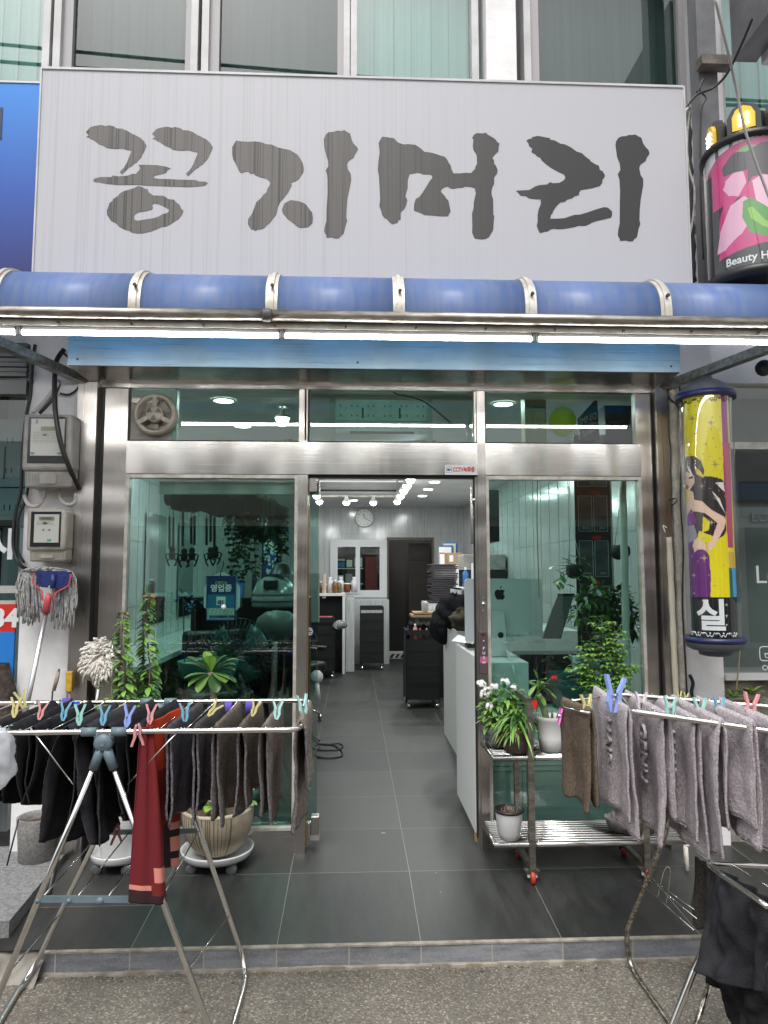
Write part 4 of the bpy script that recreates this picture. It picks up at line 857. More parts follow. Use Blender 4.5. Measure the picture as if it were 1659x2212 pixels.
rmop = T('round_mop', 'round white yarn mop head up on a steel handle, beside the climbing plant', 'mop', P(215, 1520, -.2)[:])
mb = MB().use(mat('white mop yarn', (.62, .58, .52), .95, col2=(.74, .71, .66), scale=40, bump=.8, bscale=200, bdist=.004)); c0 = P(222, 1415, -.16)
for i in range(620):
    a = rm.uniform(0, 2*math.pi); r0 = rm.uniform(.0, .08); r1 = rm.uniform(.068, .118) if i > 330 else rm.uniform(.03, .09)
    if math.sin(a) < -.2: r1 *= 1.05
    dz = -.02-.04*rm.random(); d = Vector((math.cos(a), 0, math.sin(a)-(.25 if i % 3 else 0)))
    p0 = c0 + Vector((.012, 0, .012)) + d*r0 + Vector((0, dz*.6, 0)); p1 = c0 + d*(r0+r1)*.55 + Vector((rm.uniform(-.008, .008), dz-.012, -.004)); p2 = c0 + d*r1 + Vector((rm.uniform(-.014, .014), dz*.3-(.03 if i <= 330 else 0)*rm.random(), -.022))
    w = smooth_path([p0, p1, p2], 6); mb.tube(w, [.0058*(1+.24*math.sin(k*3.1)) for k in range(len(w))], 5)
mb.build('mop_yarn', None, rmop, world=True)
mb = MB().use(whiteplas); mb.lathe([(.03, -.03), (.034, -.02), (.034, .0)], c0, 16, axis='y', cap=True); mb.use(chrome); hb = P(209, 1515, -.2); mb.tube([c0+Vector((0, .02, 0)), hb, hb+(hb-c0)*3.0], .010, 12); mb.build('handle', None, rmop, world=True)

wd = T('wire_brush', 'dark rod with a worn pinkish grip standing against the left pillar', 'brush', P(112, 1520, -.1)[:])
mb = MB().use(black); mb.tube([P(114, 1490, -.1), P(104, 1620, -.15)], .0045, 8); mb.build('rod', None, wd, world=True)
mb = MB().use(mat('worn pink grip', (.45, .34, .31), .6, col2=(.3, .25, .22), scale=60)); mb.tube([P(127, 1450, -.1), P(122, 1470, -.1), P(116, 1492, -.1)], [.008, .011, .009], 10); mb.use(black); mb.tube([P(127, 1450, -.1), P(128, 1445, -.1)], .005, 8); mb.build('grip', None, wd, world=True)
wd = T('hand_saw', 'thin tool with a yellow grip standing beside the steel jamb', 'tool', P(150, 1520, -.1)[:])
mb = MB().use(MATS['worn pink grip']); mb.tube([P(150, 1495, -.1), P(150, 1620, -.12)], .005, 8); mb.build('rod', None, wd, world=True)
mb = MB().use(mat('yellow grip', (.62, .42, .05), .5, col2=(.5, .3, .04), scale=30)); a, b2 = P(144, 1450, -.1), P(157, 1494, -.1); mb.box(a.x, b2.x, -.115, -.085, b2.z, a.z, .006); mb.build('grip', None, wd, world=True)

# ================================================================== THINGS ON THE FRONT
st = T('cctv_sticker', 'white CCTV warning sticker with red letters at the right end of the steel lintel', 'sticker', P(996, 1015, -.01)[:])
a, b2 = P(961, 1004, -.009), P(1028, 1026, -.009)
mb = MB().use(mat('sticker white', (.72, .72, .72), .4)); mb.box(a.x, .7045, -.0105, -.0085, b2.z, a.z); mb.build('sheet', None, st, world=True)
blu = mat('sign navy', (.02, .04, .18), .4); red = mat('sign red', (.55, .02, .02), .4)
mb = MB().use(blu); ix, iz = a.x+.023, (a.z+b2.z)/2
for q_ in ((-.016, -.0145, -.016, .016), (.0145, .016, -.016, .016)): mb.box(ix+q_[0], ix+q_[1], -.0112, -.0105, iz+q_[2], iz+q_[3])
mb.box(ix-.0145, ix+.0145, -.0112, -.0105, iz+.0145, iz+.016); mb.box(ix-.0145, ix+.0145, -.0112, -.0105, iz-.016, iz-.0145)
mb.box(ix-.010, ix+.004, -.0112, -.0105, iz-.006, iz+.006); mb.poly([(ix+.004, -.0112, iz), (ix+.011, -.0112, iz+.006), (ix+.011, -.0112, iz-.006)], (0, .0007, 0)); mb.build('camera_mark', None, st, world=True)
txt('lettering', 'CCTV녹화중', .024, red, (a.x+.107, -.0112, iz), parent=st, bold=.03, sx=.72)

st = T('open_sign', 'blue hanging sign reading OPEN behind the left window', 'sign', P(480, 1340, .2)[:])
Yo = .06; a, b2 = P(449, 1246, Yo), P(506, 1338, Yo)
skyb = mat('sign sea blue', (.02, .09, .22), .4); mint = mat('pale card', (.62, .75, .74), .5)
def open_fn(u, v):
    if v > .86: return '9fb9b8'
    if v < .42: return (.012+.0*v, .035+.03*v, .11+.1*v)
    if .46 < v < .66 and .34 < u < .66: return 'dfe8e6'
    if v > .74: return 'b8c9b4' if (u*7+v*3) % 1 < .55 else '8fb0a8'
    return (.03, .16, .30)
w_, h_ = b2.x-a.x, a.z-b2.z
printed('print', open_fn, 60, 30, lambda u, v: Vector((a.x+w_*u, Yo, a.z-h_*v)), vcol_mat('sign print', .4), st)
mb = MB().use(blu); mb.box(a.x-.006, a.x, Yo-.002, Yo+.006, b2.z, a.z); mb.box(b2.x, b2.x+.006, Yo-.002, Yo+.006, b2.z, a.z); mb.box(a.x-.006, b2.x+.006, Yo-.002, Yo+.006, a.z, a.z+.006); mb.box(a.x-.006, b2.x+.006, Yo-.002, Yo+.006, b2.z-.006, b2.z)
mb.use(mint); mb.box(a.x, b2.x, Yo+.002, Yo+.005, b2.z, a.z); mb.poly([(a.x-.022, Yo+.012, b2.z+.07), (a.x-.022, Yo+.012, b2.z+.17), (a.x-.002, Yo+.012, a.z-.02), (a.x+.02, Yo+.012, a.z), ((a.x+b2.x)/2-.012, Yo+.012, a.z+.026), ((a.x+b2.x)/2+.012, Yo+.012, a.z+.026), (b2.x-.02, Yo+.012, a.z), (b2.x+.02, Yo+.012, a.z-.05), (b2.x+.028, Yo+.012, a.z-.06), (b2.x+.028, Yo+.012, b2.z+.07), (b2.x+.01, Yo+.012, b2.z+.05), (a.x, Yo+.012, b2.z+.05)], (0, .004, 0)); mb.build('board', None, st, world=True)
mb = MB().use(blackcable); cx_ = (a.x+b2.x)/2; mb.tube(smooth_path([(cx_, Yo, a.z-.005), (cx_-.006, Yo-.004, a.z+.02), (cx_+.006, Yo, a.z+.05), (cx_+.012, Yo, a.z+.09)], 5), .003, 6); mb.build('hook', None, st, world=True)
txt('letter', 'OPEN', .019, mat('gold print', (.55, .55, .35), .4), (cx_, Yo-.003, a.z-.035), parent=st)
txt('letter', '영업중', .032, wm, (cx_, Yo-.003, a.z-.066), parent=st, bold=.04)
txt('letter', '경기지역화폐 가맹점', .013, blu, (cx_+.012, Yo-.003, b2.z+.014), parent=st, bold=.03)
txt('letter', 'G1', .022, blu, (cx_, Yo-.003, b2.z+.095), parent=st, bold=.04)
st = T('round_sticker', 'small round blue and white sticker on the parked door glass', 'sticker', P(668, 1364, .1)[:])
q = P(669, 1364, .11); mb = MB().use(blu); mb.lathe([(.0005, .1125), (.028, .1125)], (q.x, 0, q.z), 28, sx=.78, axis='y'); mb.use(wm); mb.lathe([(.0005, .1115), (.022, .1115)], (q.x, 0, q.z), 24, sx=.78, axis='y'); mb.use(blu); mb.box(q.x-.012, q.x+.012, .1105, .1113, q.z-.003, q.z+.003); mb.box(q.x-.009, q.x+.009, .1105, .1113, q.z+.007, q.z+.010); mb.use(red); mb.box(q.x-.012, q.x+.012, .1105, .1113, q.z-.012, q.z-.008); mb.build('disc', None, st, world=True)
st = tag(MB().use(wm).ball(P(483, 1311, .022), .014, 14).build('suction_hook'), 'round white suction hook on the left window over the OPEN sign', 'hook')

# extractor fan in the left transom
fan = T('extractor_fan', 'dusty cream round extractor fan in the corner of the left transom', 'fan', P(333, 945, -.02)[:])
fm = mat('dusty cream plastic', (.42, .385, .33), .6, col2=(.30, .27, .225), scale=12, bump=.2, bscale=60)
a, b2 = P(277, 845, 0), P(388, 945, 0)
mb = MB().use(mat('fan plate', (.34, .32, .30), .6, col2=(.25, .23, .21), scale=9)); mb.box(-1.262, -1.03, .02, .035, 2.245, 2.535); mb.use(alu); mb.box(-1.25, -1.10, .0, .02, 2.46, 2.485)
mb.use(mat('green frame', (.12, .22, .18), .5)); mb.box(-1.03, -1.0, .015, .06, 2.25, 2.54); mb.box(-1.25, -1.03, .012, .02, 2.50, 2.54); mb.build('mounting_plate', None, fan, world=True)
fc = P(333, 893, -.05); mb = MB().use(fm)
mb.lathe([(.118, .03), (.120, -.03), (.108, -.05), (.098, -.05), (.094, -.045), (.092, .02), (.04, .028), (.0005, .03)], (fc.x, 0, fc.z), 48, axis='y'); mb.build('housing', None, fan, world=True)
mb = MB().use(fm); mb.lathe([(.0005, -.058), (.038, -.056), (.046, -.048), (.048, -.03), (.047, -.01)], (fc.x, 0, fc.z), 32, axis='y')
for k in range(3):
    an = R(90+120*k); mb.bar((fc.x+.04*math.cos(an), -.045, fc.z+.04*math.sin(an)), (fc.x+.10*math.cos(an), -.045, fc.z+.10*math.sin(an)), .024, .008, (0, 1, 0))
mb.build('motor_guard', None, fan, world=True)
mb = MB().use(mat('fan slots', (.03, .03, .03), .7))
for k in range(3):
    for j, rr_ in enumerate((.013, .021, .029, .036)):
        pts = []
        for i in range(7):
            an = R(30+120*k) + R(-30+10*i)*(.65+.1*j); cxx = fc.x + .042*math.cos(R(30+120*k)+math.pi)*0; pts.append((fc.x+rr_*math.cos(an), -.0595, fc.z+rr_*math.sin(an)))
        mb.tube(pts, .0016, 5)
mb.build('slots', None, fan, world=True)
mb = MB().use(mat('fan blade', (.26, .24, .21), .5))
for k in range(5):
    an = R(72*k+20); mb.quad((fc.x+.045*math.cos(an), .0, fc.z+.045*math.sin(an)), (fc.x+.088*math.cos(an-.1), .012, fc.z+.088*math.sin(an-.1)), (fc.x+.088*math.cos(an+.75), -.012, fc.z+.088*math.sin(an+.75)), (fc.x+.045*math.cos(an+.9), -.004, fc.z+.045*math.sin(an+.9)))
mb.build('blades', None, fan, world=True, solid=.002)

# ================================================================== DRYING RACKS
bluejoint = mat('blue grey joint', (.10, .145, .18), .45, col2=(.13, .18, .21), scale=8)
def joint(x, y, z, ft_l, ft_r, parent, yn=-1, rl=None):
    """rail sleeve, hub and the two leg sockets"""
    c = Vector((x, y, z)); mb = MB().use(bluejoint)
    for s_ in (-1, 1): mb.tube([c+Vector((s_*.025, 0, 0)), c+Vector((s_*.075, 0, 0))], .0155, 12)
    hub = c + Vector((0, 0, -.035)); mb.lathe([(.001, -.022), (.016, -.022), (.020, -.018), (.030, -.016), (.030, .016), (.001, .018)], hub, 24, axis='y')
    mb.tube([hub+Vector((-.02, 0, .01)), c+Vector((-.03, 0, 0))], .012, 8); mb.tube([hub+Vector((.02, 0, .01)), c+Vector((.03, 0, 0))], .012, 8)
    for f in (ft_l, ft_r):
        d = (Vector(f)-hub).normalized(); mb.tube([hub+d*.015, hub+d*.095], [.018, .0155], 12)
    mb.lathe([(.010, -.024), (.012, -.022)], hub, 16, axis='y', cap=True)
    mb.build('joint', None, parent, world=True); return hub
zr = .965
lr = T('drying_rack', 'steel folding clothes rack with blue joints, full of dark clothes and brown towels', 'drying rack', (-.85, -1.15, -.13))
yf, yr_ = -1.46, -.90
xa, xb = -1.52, -.185
def rloop(x0, x1, y0, y1, z0, z1, r=.045):
    pts = []
    for cx_, cy_, a0 in ((x1-r, y0+r, -90), (x1-r, y1-r, 0), (x0+r, y1-r, 90), (x0+r, y0+r, 180)):
        for k in range(7):
            a = R(a0+k*15); yy = cy_+r*math.sin(a); pts.append((cx_+r*math.cos(a), yy, z0+(z1-z0)*(yy-y0)/(y1-y0)))
    return pts
mb = MB().use(chrome); mb.tube(rloop(xa, xb, yf, yr_, zr, zr), .0095, 12, closed=True); mb.build('top_frame', None, lr, world=True)
mb = MB().use(chrome); wires = []
x = xb-.115
while x > xa+.05:
    mb.tube([(x, yf, zr-.0), (x, yr_, zr)], .0022, 6); mb.tube([(x, yf, zr+.011), (x, yf+.012, zr+.008), (x, yf+.02, zr)], .0022, 5); mb.tube([(x, yr_, zr+.011), (x, yr_-.014, zr+.008), (x, yr_-.03, zr)], .0022, 5); wires.append(x); x -= .092
mb.build('wires', None, lr, world=True)
FF = [(-.43, -1.44, -.12), (-1.26, -1.44, -.12)]; RF = [(-.425, -.905, -.118), (-1.30, -.905, -.118)]
hf = joint(-.845, yf, zr, FF[1], FF[0], lr); hr = joint(-.815, yr_, zr, RF[1], RF[0], lr)
for i in (0, 1):
    f, r_ = Vector(FF[i]), Vector(RF[i]); df = (hf-f).normalized(); dr_ = (hr-r_).normalized()
    pts = [hf+(f-hf)*.05, hf+(f-hf)*.5] + arc(f+df*.11, f+df*.01, f+Vector((0, .10, 0)), 7) + arc(r_-Vector((0, .10, 0)), r_+dr_*.01, r_+dr_*.11, 7) + [hr+(r_-hr)*.5, hr+(r_-hr)*.05]
    mb = MB().use(chrome); mb.tube(pts, .0105, 12); mb.build('leg', None, lr, world=True)
for a, b2 in ((P(66, 1573, yf), P(158, 1694, yf+.01)), (P(392, 1573, yf), P(275, 1694, yf+.01))): MB().use(chrome).tube([a, b2], .003, 6).build('brace', None, lr, world=True)
def onleg(h, f, z): t_ = (h.z-z)/(h.z-f[2]); return h.lerp(Vector(f), t_)
for i in (0, 1):
    MB().use(chrome).tube([onleg(hf, FF[i], .18), onleg(hr, RF[i], .10 if i == 0 else .12)], .003, 6).build('brace', None, lr, world=True)
b0, b1 = onleg(hf, FF[1], .42), onleg(hf, FF[0], .41); c0_, c1_ = onleg(hr, RF[1], .44), onleg(hr, RF[0], .44)
mb = MB().use(bluejoint); mb.bar(b0, b1, .010, .020); mb.bar(c0_, c1_, .010, .018)
for t_ in (0, .25, .5, .75, 1):
    q = b0.lerp(b1, t_); mb.lathe([(.001, -.012), (.012 if t_ == .5 else .008, -.011), (.012 if t_ == .5 else .008, .01)], q+Vector((0, 0, -.004)), 12, axis='y')
mb.build('cross_bar', None, lr, world=True)
mb = MB().use(chrome)
for t_ in (.02, .3, .55, .99): mb.tube([b0.lerp(b1, t_), c0_.lerp(c1_, t_)], .003, 6)
mb.build('lower_wires', None, lr, world=True)

# ---- laundry
def cloth_mat(name, c1, c2, sc=90, bump=1.0): return mat(name, c1, 1.0, col2=c2, scale=sc, bump=bump, bscale=150, bdist=.006, spec=.12, lo=.35, hi=.65)
tw_dark = cloth_mat('slate towel', (.055, .050, .058), (.105, .097, .108)); tw_brown = cloth_mat('brown towel', (.095, .078, .064), (.19, .16, .135)); tw_taupe = cloth_mat('taupe towel', (.14, .117, .10), (.26, .222, .195))
tw_lil = cloth_mat('mauve grey towel', (.33, .295, .315), (.52, .47, .495)); tw_brn2 = cloth_mat('dark brown towel', (.10, .075, .055), (.18, .14, .11))
blk = cloth_mat('black twill', (.014, .014, .016), (.025, .025, .028), 30, .5); blk2 = cloth_mat('faded black cotton', (.024, .024, .029), (.040, .040, .046), 14, .5)
def drape(name, label, cat, m, p0, p1, La, Lb, seed, group=None, amp=.012, th=.007, gap=.010, taper=.10, skew=0, round_=0, hem=None, emb=None, near_drop=0):
    """cloth folded over the wire p0 (near) - p1 (far); La hangs on the left side, Lb on the right"""
    rr = random.Random(seed); p0, p1 = Vector(p0), Vector(p1); ax = (p1-p0); L = ax.length; ax.normalize(); sd = ax.cross(Vector((0, 0, 1))).normalized()
    nu, nv = 26, 34; ph = rr.uniform(0, 6); k1_, k2_ = rr.uniform(10, 17), rr.uniform(22, 34); rows = []
    for side, LL in ((-1, La), (1, Lb)):
        for j in (range(nv, -1, -1) if side < 0 else range(0 if False else 1, nv+1)):
            s_ = j/nv*LL; row = []
            for i in range(nu+1):
                u = i/nu; y = u*L; f = j/nv
                yy = L*.5 + (y-L*.5)*(1-taper*f*(1+.4*math.sin(seed)))
                bulge = gap*(1-math.exp(-s_/.02)) 
                w = amp*f**.7*(math.sin(k1_*y+ph+side)+.6*math.sin(k2_*y+ph*2+f*3)+.35*math.sin(61*y+ph*3+f*2)) + amp*.6*f*math.sin(5*f+ph+side*2) + .004*noise.noise((y*22, s_*16, seed+side))
                edge = LL*(1-round_*(abs(2*u-1)**3)) if round_ else LL
                dz = s_*edge/LL + .010*f*math.sin(9*u+ph) + near_drop*f*(1-u)
                q = p0 + ax*yy + sd*(side*bulge + w + skew*s_*side) + Vector((0, 0, -dz + (.006 if j < 2 else 0)))
                row.append(q)
            rows.append(row)
    mb = MB(); mb.grid(rows); o = mb.build(name, m, None, solid=th); tag(o, label, cat, group)
    if hem:
        hb = MB().use(hem)
        for path in ([r_[0] for r_ in rows[:nv-1]], [r_[0] for r_ in rows[nv+3:]], rows[0], rows[-1], [r_[-1] for r_ in rows[:nv-1]]):
            pts = [path[0]]
            for q in path[1:]:
                while (q-pts[-1]).length > .006: pts.append(pts[-1]+(q-pts[-1]).normalized()*.006)
            hb.tube([q+Vector((rr.uniform(-.0008, .0008), rr.uniform(-.0008, .0008), rr.uniform(-.0008, .0008))) for q in pts], [th*.52 if i % 2 else th*.66 for i in range(len(pts))], 6)
        hb.build('hem', None, o, world=True)
    return o
def cloth_sheet(mb, tl, tr, bl, br, amp=.01, waves=3, n=60, m_=50, seed=0, belly=0):
    rr = random.Random(seed); ph = rr.uniform(0, 6); tl, tr, bl, br = map(Vector, (tl, tr, bl, br)); nr = (tr-tl).cross(bl-tl).normalized(); rows = []
    for j in range(m_+1):
        v = j/m_; row = []
        for i in range(n+1):
            u = i/n; q = tl.lerp(tr, u).lerp(bl.lerp(br, u), v)
            row.append(q + nr*(amp*(.3+v)*math.sin(waves*2*math.pi*u+ph+v*1.2) + amp*.5*math.sin(2.3*waves*2*math.pi*u+ph*2) + belly*math.sin(math.pi*u)*v + amp*1.3*noise.noise((u*5+seed, v*2.2, seed)) + amp*.6*noise.noise((u*11, v*5+seed, seed))) + Vector((0, 0, .008*v*math.sin(7*u+ph))))
        rows.append(row)
    mb.grid(rows)
gt = 'towels on the left drying rack'; hemg = mat('pale grey overlock', (.17, .16, .18), .95, col2=(.07, .065, .07), scale=120); hemv = cloth_mat('mauve hem', (.34, .30, .32), (.42, .38, .40))
tl_ = [(362, 1790, tw_dark, 'dark slate towel on the left rack, right behind the red apron', .0), (419, 1785, tw_dark, 'dark slate towel on the left rack, next to the brown ones', .01), (463, 1790, tw_brown, 'brown towel on the left rack, over the ribbed pot', .0),
       (517, 1770, tw_brown, 'brown towel on the left rack between two brown ones, hanging shortest', 0), (568, 1792, tw_taupe, 'lighter brown towel with a double ragged edge on the left rack, second from the end', 0)]
for i, (px, yb, m_, lab, sk) in enumerate(tl_):
    xn = P(px, 1565, yf+.02).x; zb_ = P(px, yb, yf+.03).z; Lb = zr+.012-zb_
    drape('towel', lab, 'towel', m_, (xn+.004, yf+.022, zr+.010), (xn+.016, yf+.47, zr+.010), Lb*(1.0 if i % 2 else .93), Lb*(.9 if i % 2 else 1), 11+i, gt, amp=.010, gap=.011, taper=.10, near_drop=-.01, hem=hemg)
drape('towel', 'taupe towel folded over the curved right end of the left rack, hanging lowest', 'towel', tw_taupe, (P(648, 1560, -1.38).x, -1.385, zr+.014), (xb+.01, -1.02, zr+.014), zr-P(640, 1811, -1.38).z, zr-P(645, 1712, -1.38).z, 31, gt, amp=.012, gap=.016, taper=.10, th=.009, hem=hemg)
gb = 'dark clothes on the left drying rack'
for i, (px, yb, m_, lab, sk, rd, Y1, tp, gp) in enumerate([
    (-25, 1745, blk, 'black garment hanging at the left edge of the left rack', -.05, .18, .5, -.05, .03), (20, 1755, blk, 'black rounded garment on the left rack under the yellow pegs', -.05, .18, .5, .0, .03),
    (72, 1765, blk, 'black garment with a seam on the left rack under the pink peg', -.02, .15, .5, .0, .02), (146, 1835, blk2, 'charcoal shorts with a flared leg opening on the left rack, lowest of the dark clothes', .14, .05, .46, -.05, .022),
    (186, 1818, blk2, 'faded black trousers with a turned hem on the left rack under the mint peg', .02, .0, .46, -.05, .035), (232, 1790, blk, 'plain black garment on the left rack behind the left hinge', .0, .12, .5, .05, .03), (292, 1795, blk, 'black garment on the left rack directly left of the red apron', -.0, .15, .5, .1, .03)]):
    xn = P(px, 1565, yf+.03).x; zb_ = P(px, yb, yf+.05).z; LL = zr+.01-zb_
    drape('trousers' if 'trousers' in lab else ('shorts' if 'shorts' in lab else 'garment'), lab, 'clothing', m_, (xn, yf+.03, zr+.010), (xn+.014, yf+Y1+.02, zr+.010), LL*.98, LL, 51+i, gb, amp=.022, th=.004, gap=gp, taper=tp, round_=rd, skew=sk if sk else 0, hem=mat('dark seam', (.035, .035, .04), .95, col2=(.012, .012, .014), scale=150))

apm = vcol_mat('apron cloth', .9)
def hexl(c): return c
def ap_front(u, v):
    if v > .955: return '2a1015'
    if v > .885 and u > .55: return '6a1a14'
    if v > .80 and u > .62: return 'c98073'
    if .90 < v < .925 and u < .55: return 'c98073'
    if v > .925: return '2f1118'
    return '64101a' if (u < .75 or v > .5) else '6e1414'
def ap_back(u, v):
    if v > .72 and u > .35:
        k = int((v-.72)*22) % 3
        return ('c98073', '1d1216', 'c98073')[k] if u > .55 else '1d1216'
    if v > .9: return '1d1216'
    return 'b2350f' if v < .35 else ('8a2410' if u > .5 else '7a1a14')
ap = T('apron', 'long crimson and orange apron with pink and black hem blocks on the left rack', 'apron', P(330, 1700, -1.4)[:])
def sheetfn(tl, tr, bl, br, amp, wv, ph): 
    tl, tr, bl, br = map(Vector, (tl, tr, bl, br)); nr = (tr-tl).cross(bl-tl).normalized()
    return lambda u, v: tl.lerp(tr, u).lerp(bl.lerp(br, u), v) + nr*(amp*(.4+.6*v)*math.sin(wv*2*math.pi*u+ph+v)+amp*.4*math.sin(wv*4.7*math.pi*u+v*2))
for nm, f_, q_ in (('front_panel', ap_front, (P(303, 1573, -1.47), P(328, 1566, -1.44), P(283, 1952, -1.49), P(362, 1950, -1.44))), ('back_panel', ap_back, (P(318, 1566, -1.40), P(392, 1524, -1.16), P(330, 1880, -1.37), P(388, 1868, -1.22)))):
    o = printed(nm, f_, 110, 50, sheetfn(*q_, .014, .8, .6), apm, ap); md = o.modifiers.new('thickness', 'SOLIDIFY'); md.thickness = .003
# plastic bag at the left edge
rb = random.Random(2); mb = MB().use(mat('hanging film', (.72, .74, .78), .12, alpha=.45)); cb = P(-8, 1640, -1.52); rows = []
for j in range(22):
    th = math.pi*j/21; row = []
    for i in range(28):
        a = 2*math.pi*i/28; rr_ = .058*(1+.30*noise.noise((math.cos(a)*2.4, math.sin(a)*2.4, j*.45))); row.append(cb + Vector((rr_*math.sin(th)*math.cos(a), rr_*math.sin(th)*math.sin(a), .10*math.cos(th)*(1+.2*noise.noise((i*.5, j*.5, 1))))))
    rows.append(row)
mb.grid(rows, closed=True); tag(mb.build('plastic_bag'), 'crumpled clear plastic bag hanging at the left edge of the left rack', 'bag')

# ---- clothes pegs
pegc = {'y': (.62, .56, .24), 'p': (.70, .32, .33), 'b': (.18, .42, .58), 't': (.32, .60, .54), 'm': (.42, .72, .68), 'v': (.26, .35, .72), 'w': (.62, .56, .60), 'g': (.60, .10, .45), 'r': (.32, .12, .12)}
pegn = {'y': 'pale yellow', 'p': 'pink', 'b': 'sky blue', 't': 'mint green', 'm': 'aqua', 'v': 'periwinkle blue', 'w': 'pale lilac', 'g': 'magenta', 'r': 'reddish brown'}
pegm = {}
def peg_mesh(k):
    if k in pegm: return pegm[k]
    mb = MB().use(mat('peg ' + pegn[k], pegc[k], .35, sss=.1))
    for s_ in (-1, 1):
        path = [(s_*.24, .50), (s_*.19, .34), (s_*.09, .10), (s_*.075, -.05), (s_*.10, -.20), (s_*.03, -.46)]; wd_ = [.085, .09, .10, .115, .11, .06]
        L_, R_ = [], []
        for i, (a, b2) in enumerate(path): L_.append((a-wd_[i]*.6, b2)); R_.append((a+wd_[i]*.6, b2))
        for i in range(len(path)-1):
            for y0, y1 in ((-.075*s_-.05, -.075*s_+.05),):
                mb.poly([(L_[i][0], y0, L_[i][1]), (R_[i][0], y0, R_[i][1]), (R_[i+1][0], y0, R_[i+1][1]), (L_[i+1][0], y0, L_[i+1][1])], (0, .10, 0))
    mb.use(chrome); mb.lathe([(.05, -.13), (.065, -.10), (.065, .12)], (0, 0, -.02), 10, axis='y')
    bmesh.ops.remove_doubles(mb.b, verts=mb.b.verts, dist=1e-4); bmesh.ops.recalc_face_normals(mb.b, faces=mb.b.faces)
    me = bpy.data.meshes.new('clothes_peg'); mb.b.to_mesh(me); mb.b.free()
    for q in mb.m: me.materials.append(q)
    pegm[k] = me; return me
def peg(k, px, py, hpx, Y, where, tilt=0, yaw=0):
    c = P(px, py, Y); s_ = 1.12*hpx*(Y+3.95)/1519; o = bpy.data.objects.new('clothes_peg', peg_mesh(k)); C.objects.link(o); o.location = c; o.scale = (s_, s_, s_); o.rotation_euler = (R(-8), R(tilt), R(yaw))
    return tag(o, pegn[k] + ' clothes peg ' + where, 'clothes peg', 'plastic clothes pegs on the racks')
for a in [('y', 33, 1529, 38, -1.33, 'gripping the black garment furthest left on the left rack', 4, 15), ('y', 47, 1512, 36, -.95, 'on the rear rail at the far left of the left rack', -14, 40), ('p', 89, 1536, 34, -1.33, 'left of the two pink ones on top of the left rack', 12, 20),
          ('b', 139, 1537, 36, -1.32, 'right of the first pink one on the left rack', 8, 20), ('t', 172, 1545, 40, -1.38, 'on the charcoal shorts, left of the left rack hinge', 0, 10), ('b', 224, 1546, 38, -1.36, 'on the black cloth behind the left hinge', 5, 15), ('v', 277, 1549, 44, -1.40, 'large, between the hinge and the red apron', 6, 0),
          ('p', 325, 1544, 38, -1.36, 'gripping the top of the orange apron cloth', 4, 10), ('p', 297, 1587, 42, -1.475, 'hanging upside down in front of the rail at the apron', 180, 0), ('b', 399, 1539, 36, -1.34, 'on the first slate towel beside the apron', 0, 30), ('y', 462, 1532, 34, -1.30, 'lying across the second slate towel', 42, 0),
          ('y', 550, 1530, 32, -1.30, 'on the brown towel fourth in the row', 18, 10), ('m', 599, 1533, 38, -1.32, 'on the light brown towel second from the end of the left rack', 6, 15), ('m', 654, 1524, 40, -1.25, 'on the folded towel at the right end of the left rack', -2, 50), ('r', 252, 1800, 38, -1.25, 'hanging from the lower wires of the left rack', 180, 20),
          ('t', 18, 1582, 30, -1.42, 'below the front rail at the far left', 200, 30)]: peg(*a)
frm = [('purple', (.10, .07, .28), 145, 1519), ('bright blue', (.01, .06, .45), 167, 1525), ('violet', (.12, .08, .42), 494, 1526), ('deep violet', (.10, .07, .40), 540, 1524)]
for nm, c, px, py in frm:
    q = P(px, py, yr_); mb = MB().use(mat('fuzzy ' + nm, c, .95, bump=1, bscale=300)); w = .016
    rows = [[q+Vector((sx_*w, .020*math.cos(R(a)), .018*math.sin(R(a)) - (.03 if a in (-1, 181) else 0))) for sx_ in (-1, -.5, 0, .5, 1)] for a in (-1, 0, 30, 60, 90, 120, 150, 180, 181)]
    mb.grid(rows); tag(mb.build('hair_band', None, None, solid=.008), nm + ' fuzzy band looped over the rear rail of the left rack', 'hair band', 'fuzzy bands on the rear rail')

# ---- right rack
rr_ = T('drying_rack', 'steel clothes rack at the right edge hung with mauve grey towels', 'drying rack', (1.5, -1.3, -.13))
Fa, Fb = Vector((1.011, -1.369, 1.0)), Vector((1.321, -1.568, .981)); Ra, Rb = Vector((1.098, -1.019, 1.0)), Vector((1.56, -1.316, 1.0))
df_ = (Fb-Fa); Fc = Fa+df_*3.2; dr2 = (Rb-Ra); Rc = Ra+dr2*2.2
mb = MB().use(chrome); mb.tube([Fc, Fb, Fa+df_*.12] + arc(Fa+df_*.1, Fa-df_*.02, Fa.lerp(Ra, .16), 6)[1:] + [Fa.lerp(Ra, .5)] + arc(Ra.lerp(Fa, .16), Ra-dr2*.03, Ra+dr2*.1, 6) + [Rb, Rc], .0105, 12)
mb.tube([P(1213, 1515, -1.0), P(1240, 1513, -1.02), P(1300, 1505, -1.03)], .005, 8); mb.tube([P(1213, 1515, -1.0), P(1222, 1530, -1.12), P(1276, 1541, -1.33)], .005, 8)
for t_ in (1.22, 1.6): 
    pass
mb.build('top_frame', None, rr_, world=True)
mb = MB().use(chrome)
for k in range(9): mb.tube([Fa+df_*(.25+k*.31), Ra+dr2*(.2+k*.21)], .0025, 6)
for k in range(9): q = Fa+df_*(.42+k*.31); mb.tube([q+Vector((0, .008, .013)), q+Vector((0, -.0, .014)), q+Vector((0, -.013, 0)), q+Vector((0, 0, -.014))], .0025, 6)
for k in range(6): q = Ra+dr2*(.35+k*.28); mb.tube([q+Vector((0, .008, .013)), q+Vector((0, -.0, .014)), q+Vector((0, -.013, 0)), q+Vector((0, 0, -.014))], .0025, 6)
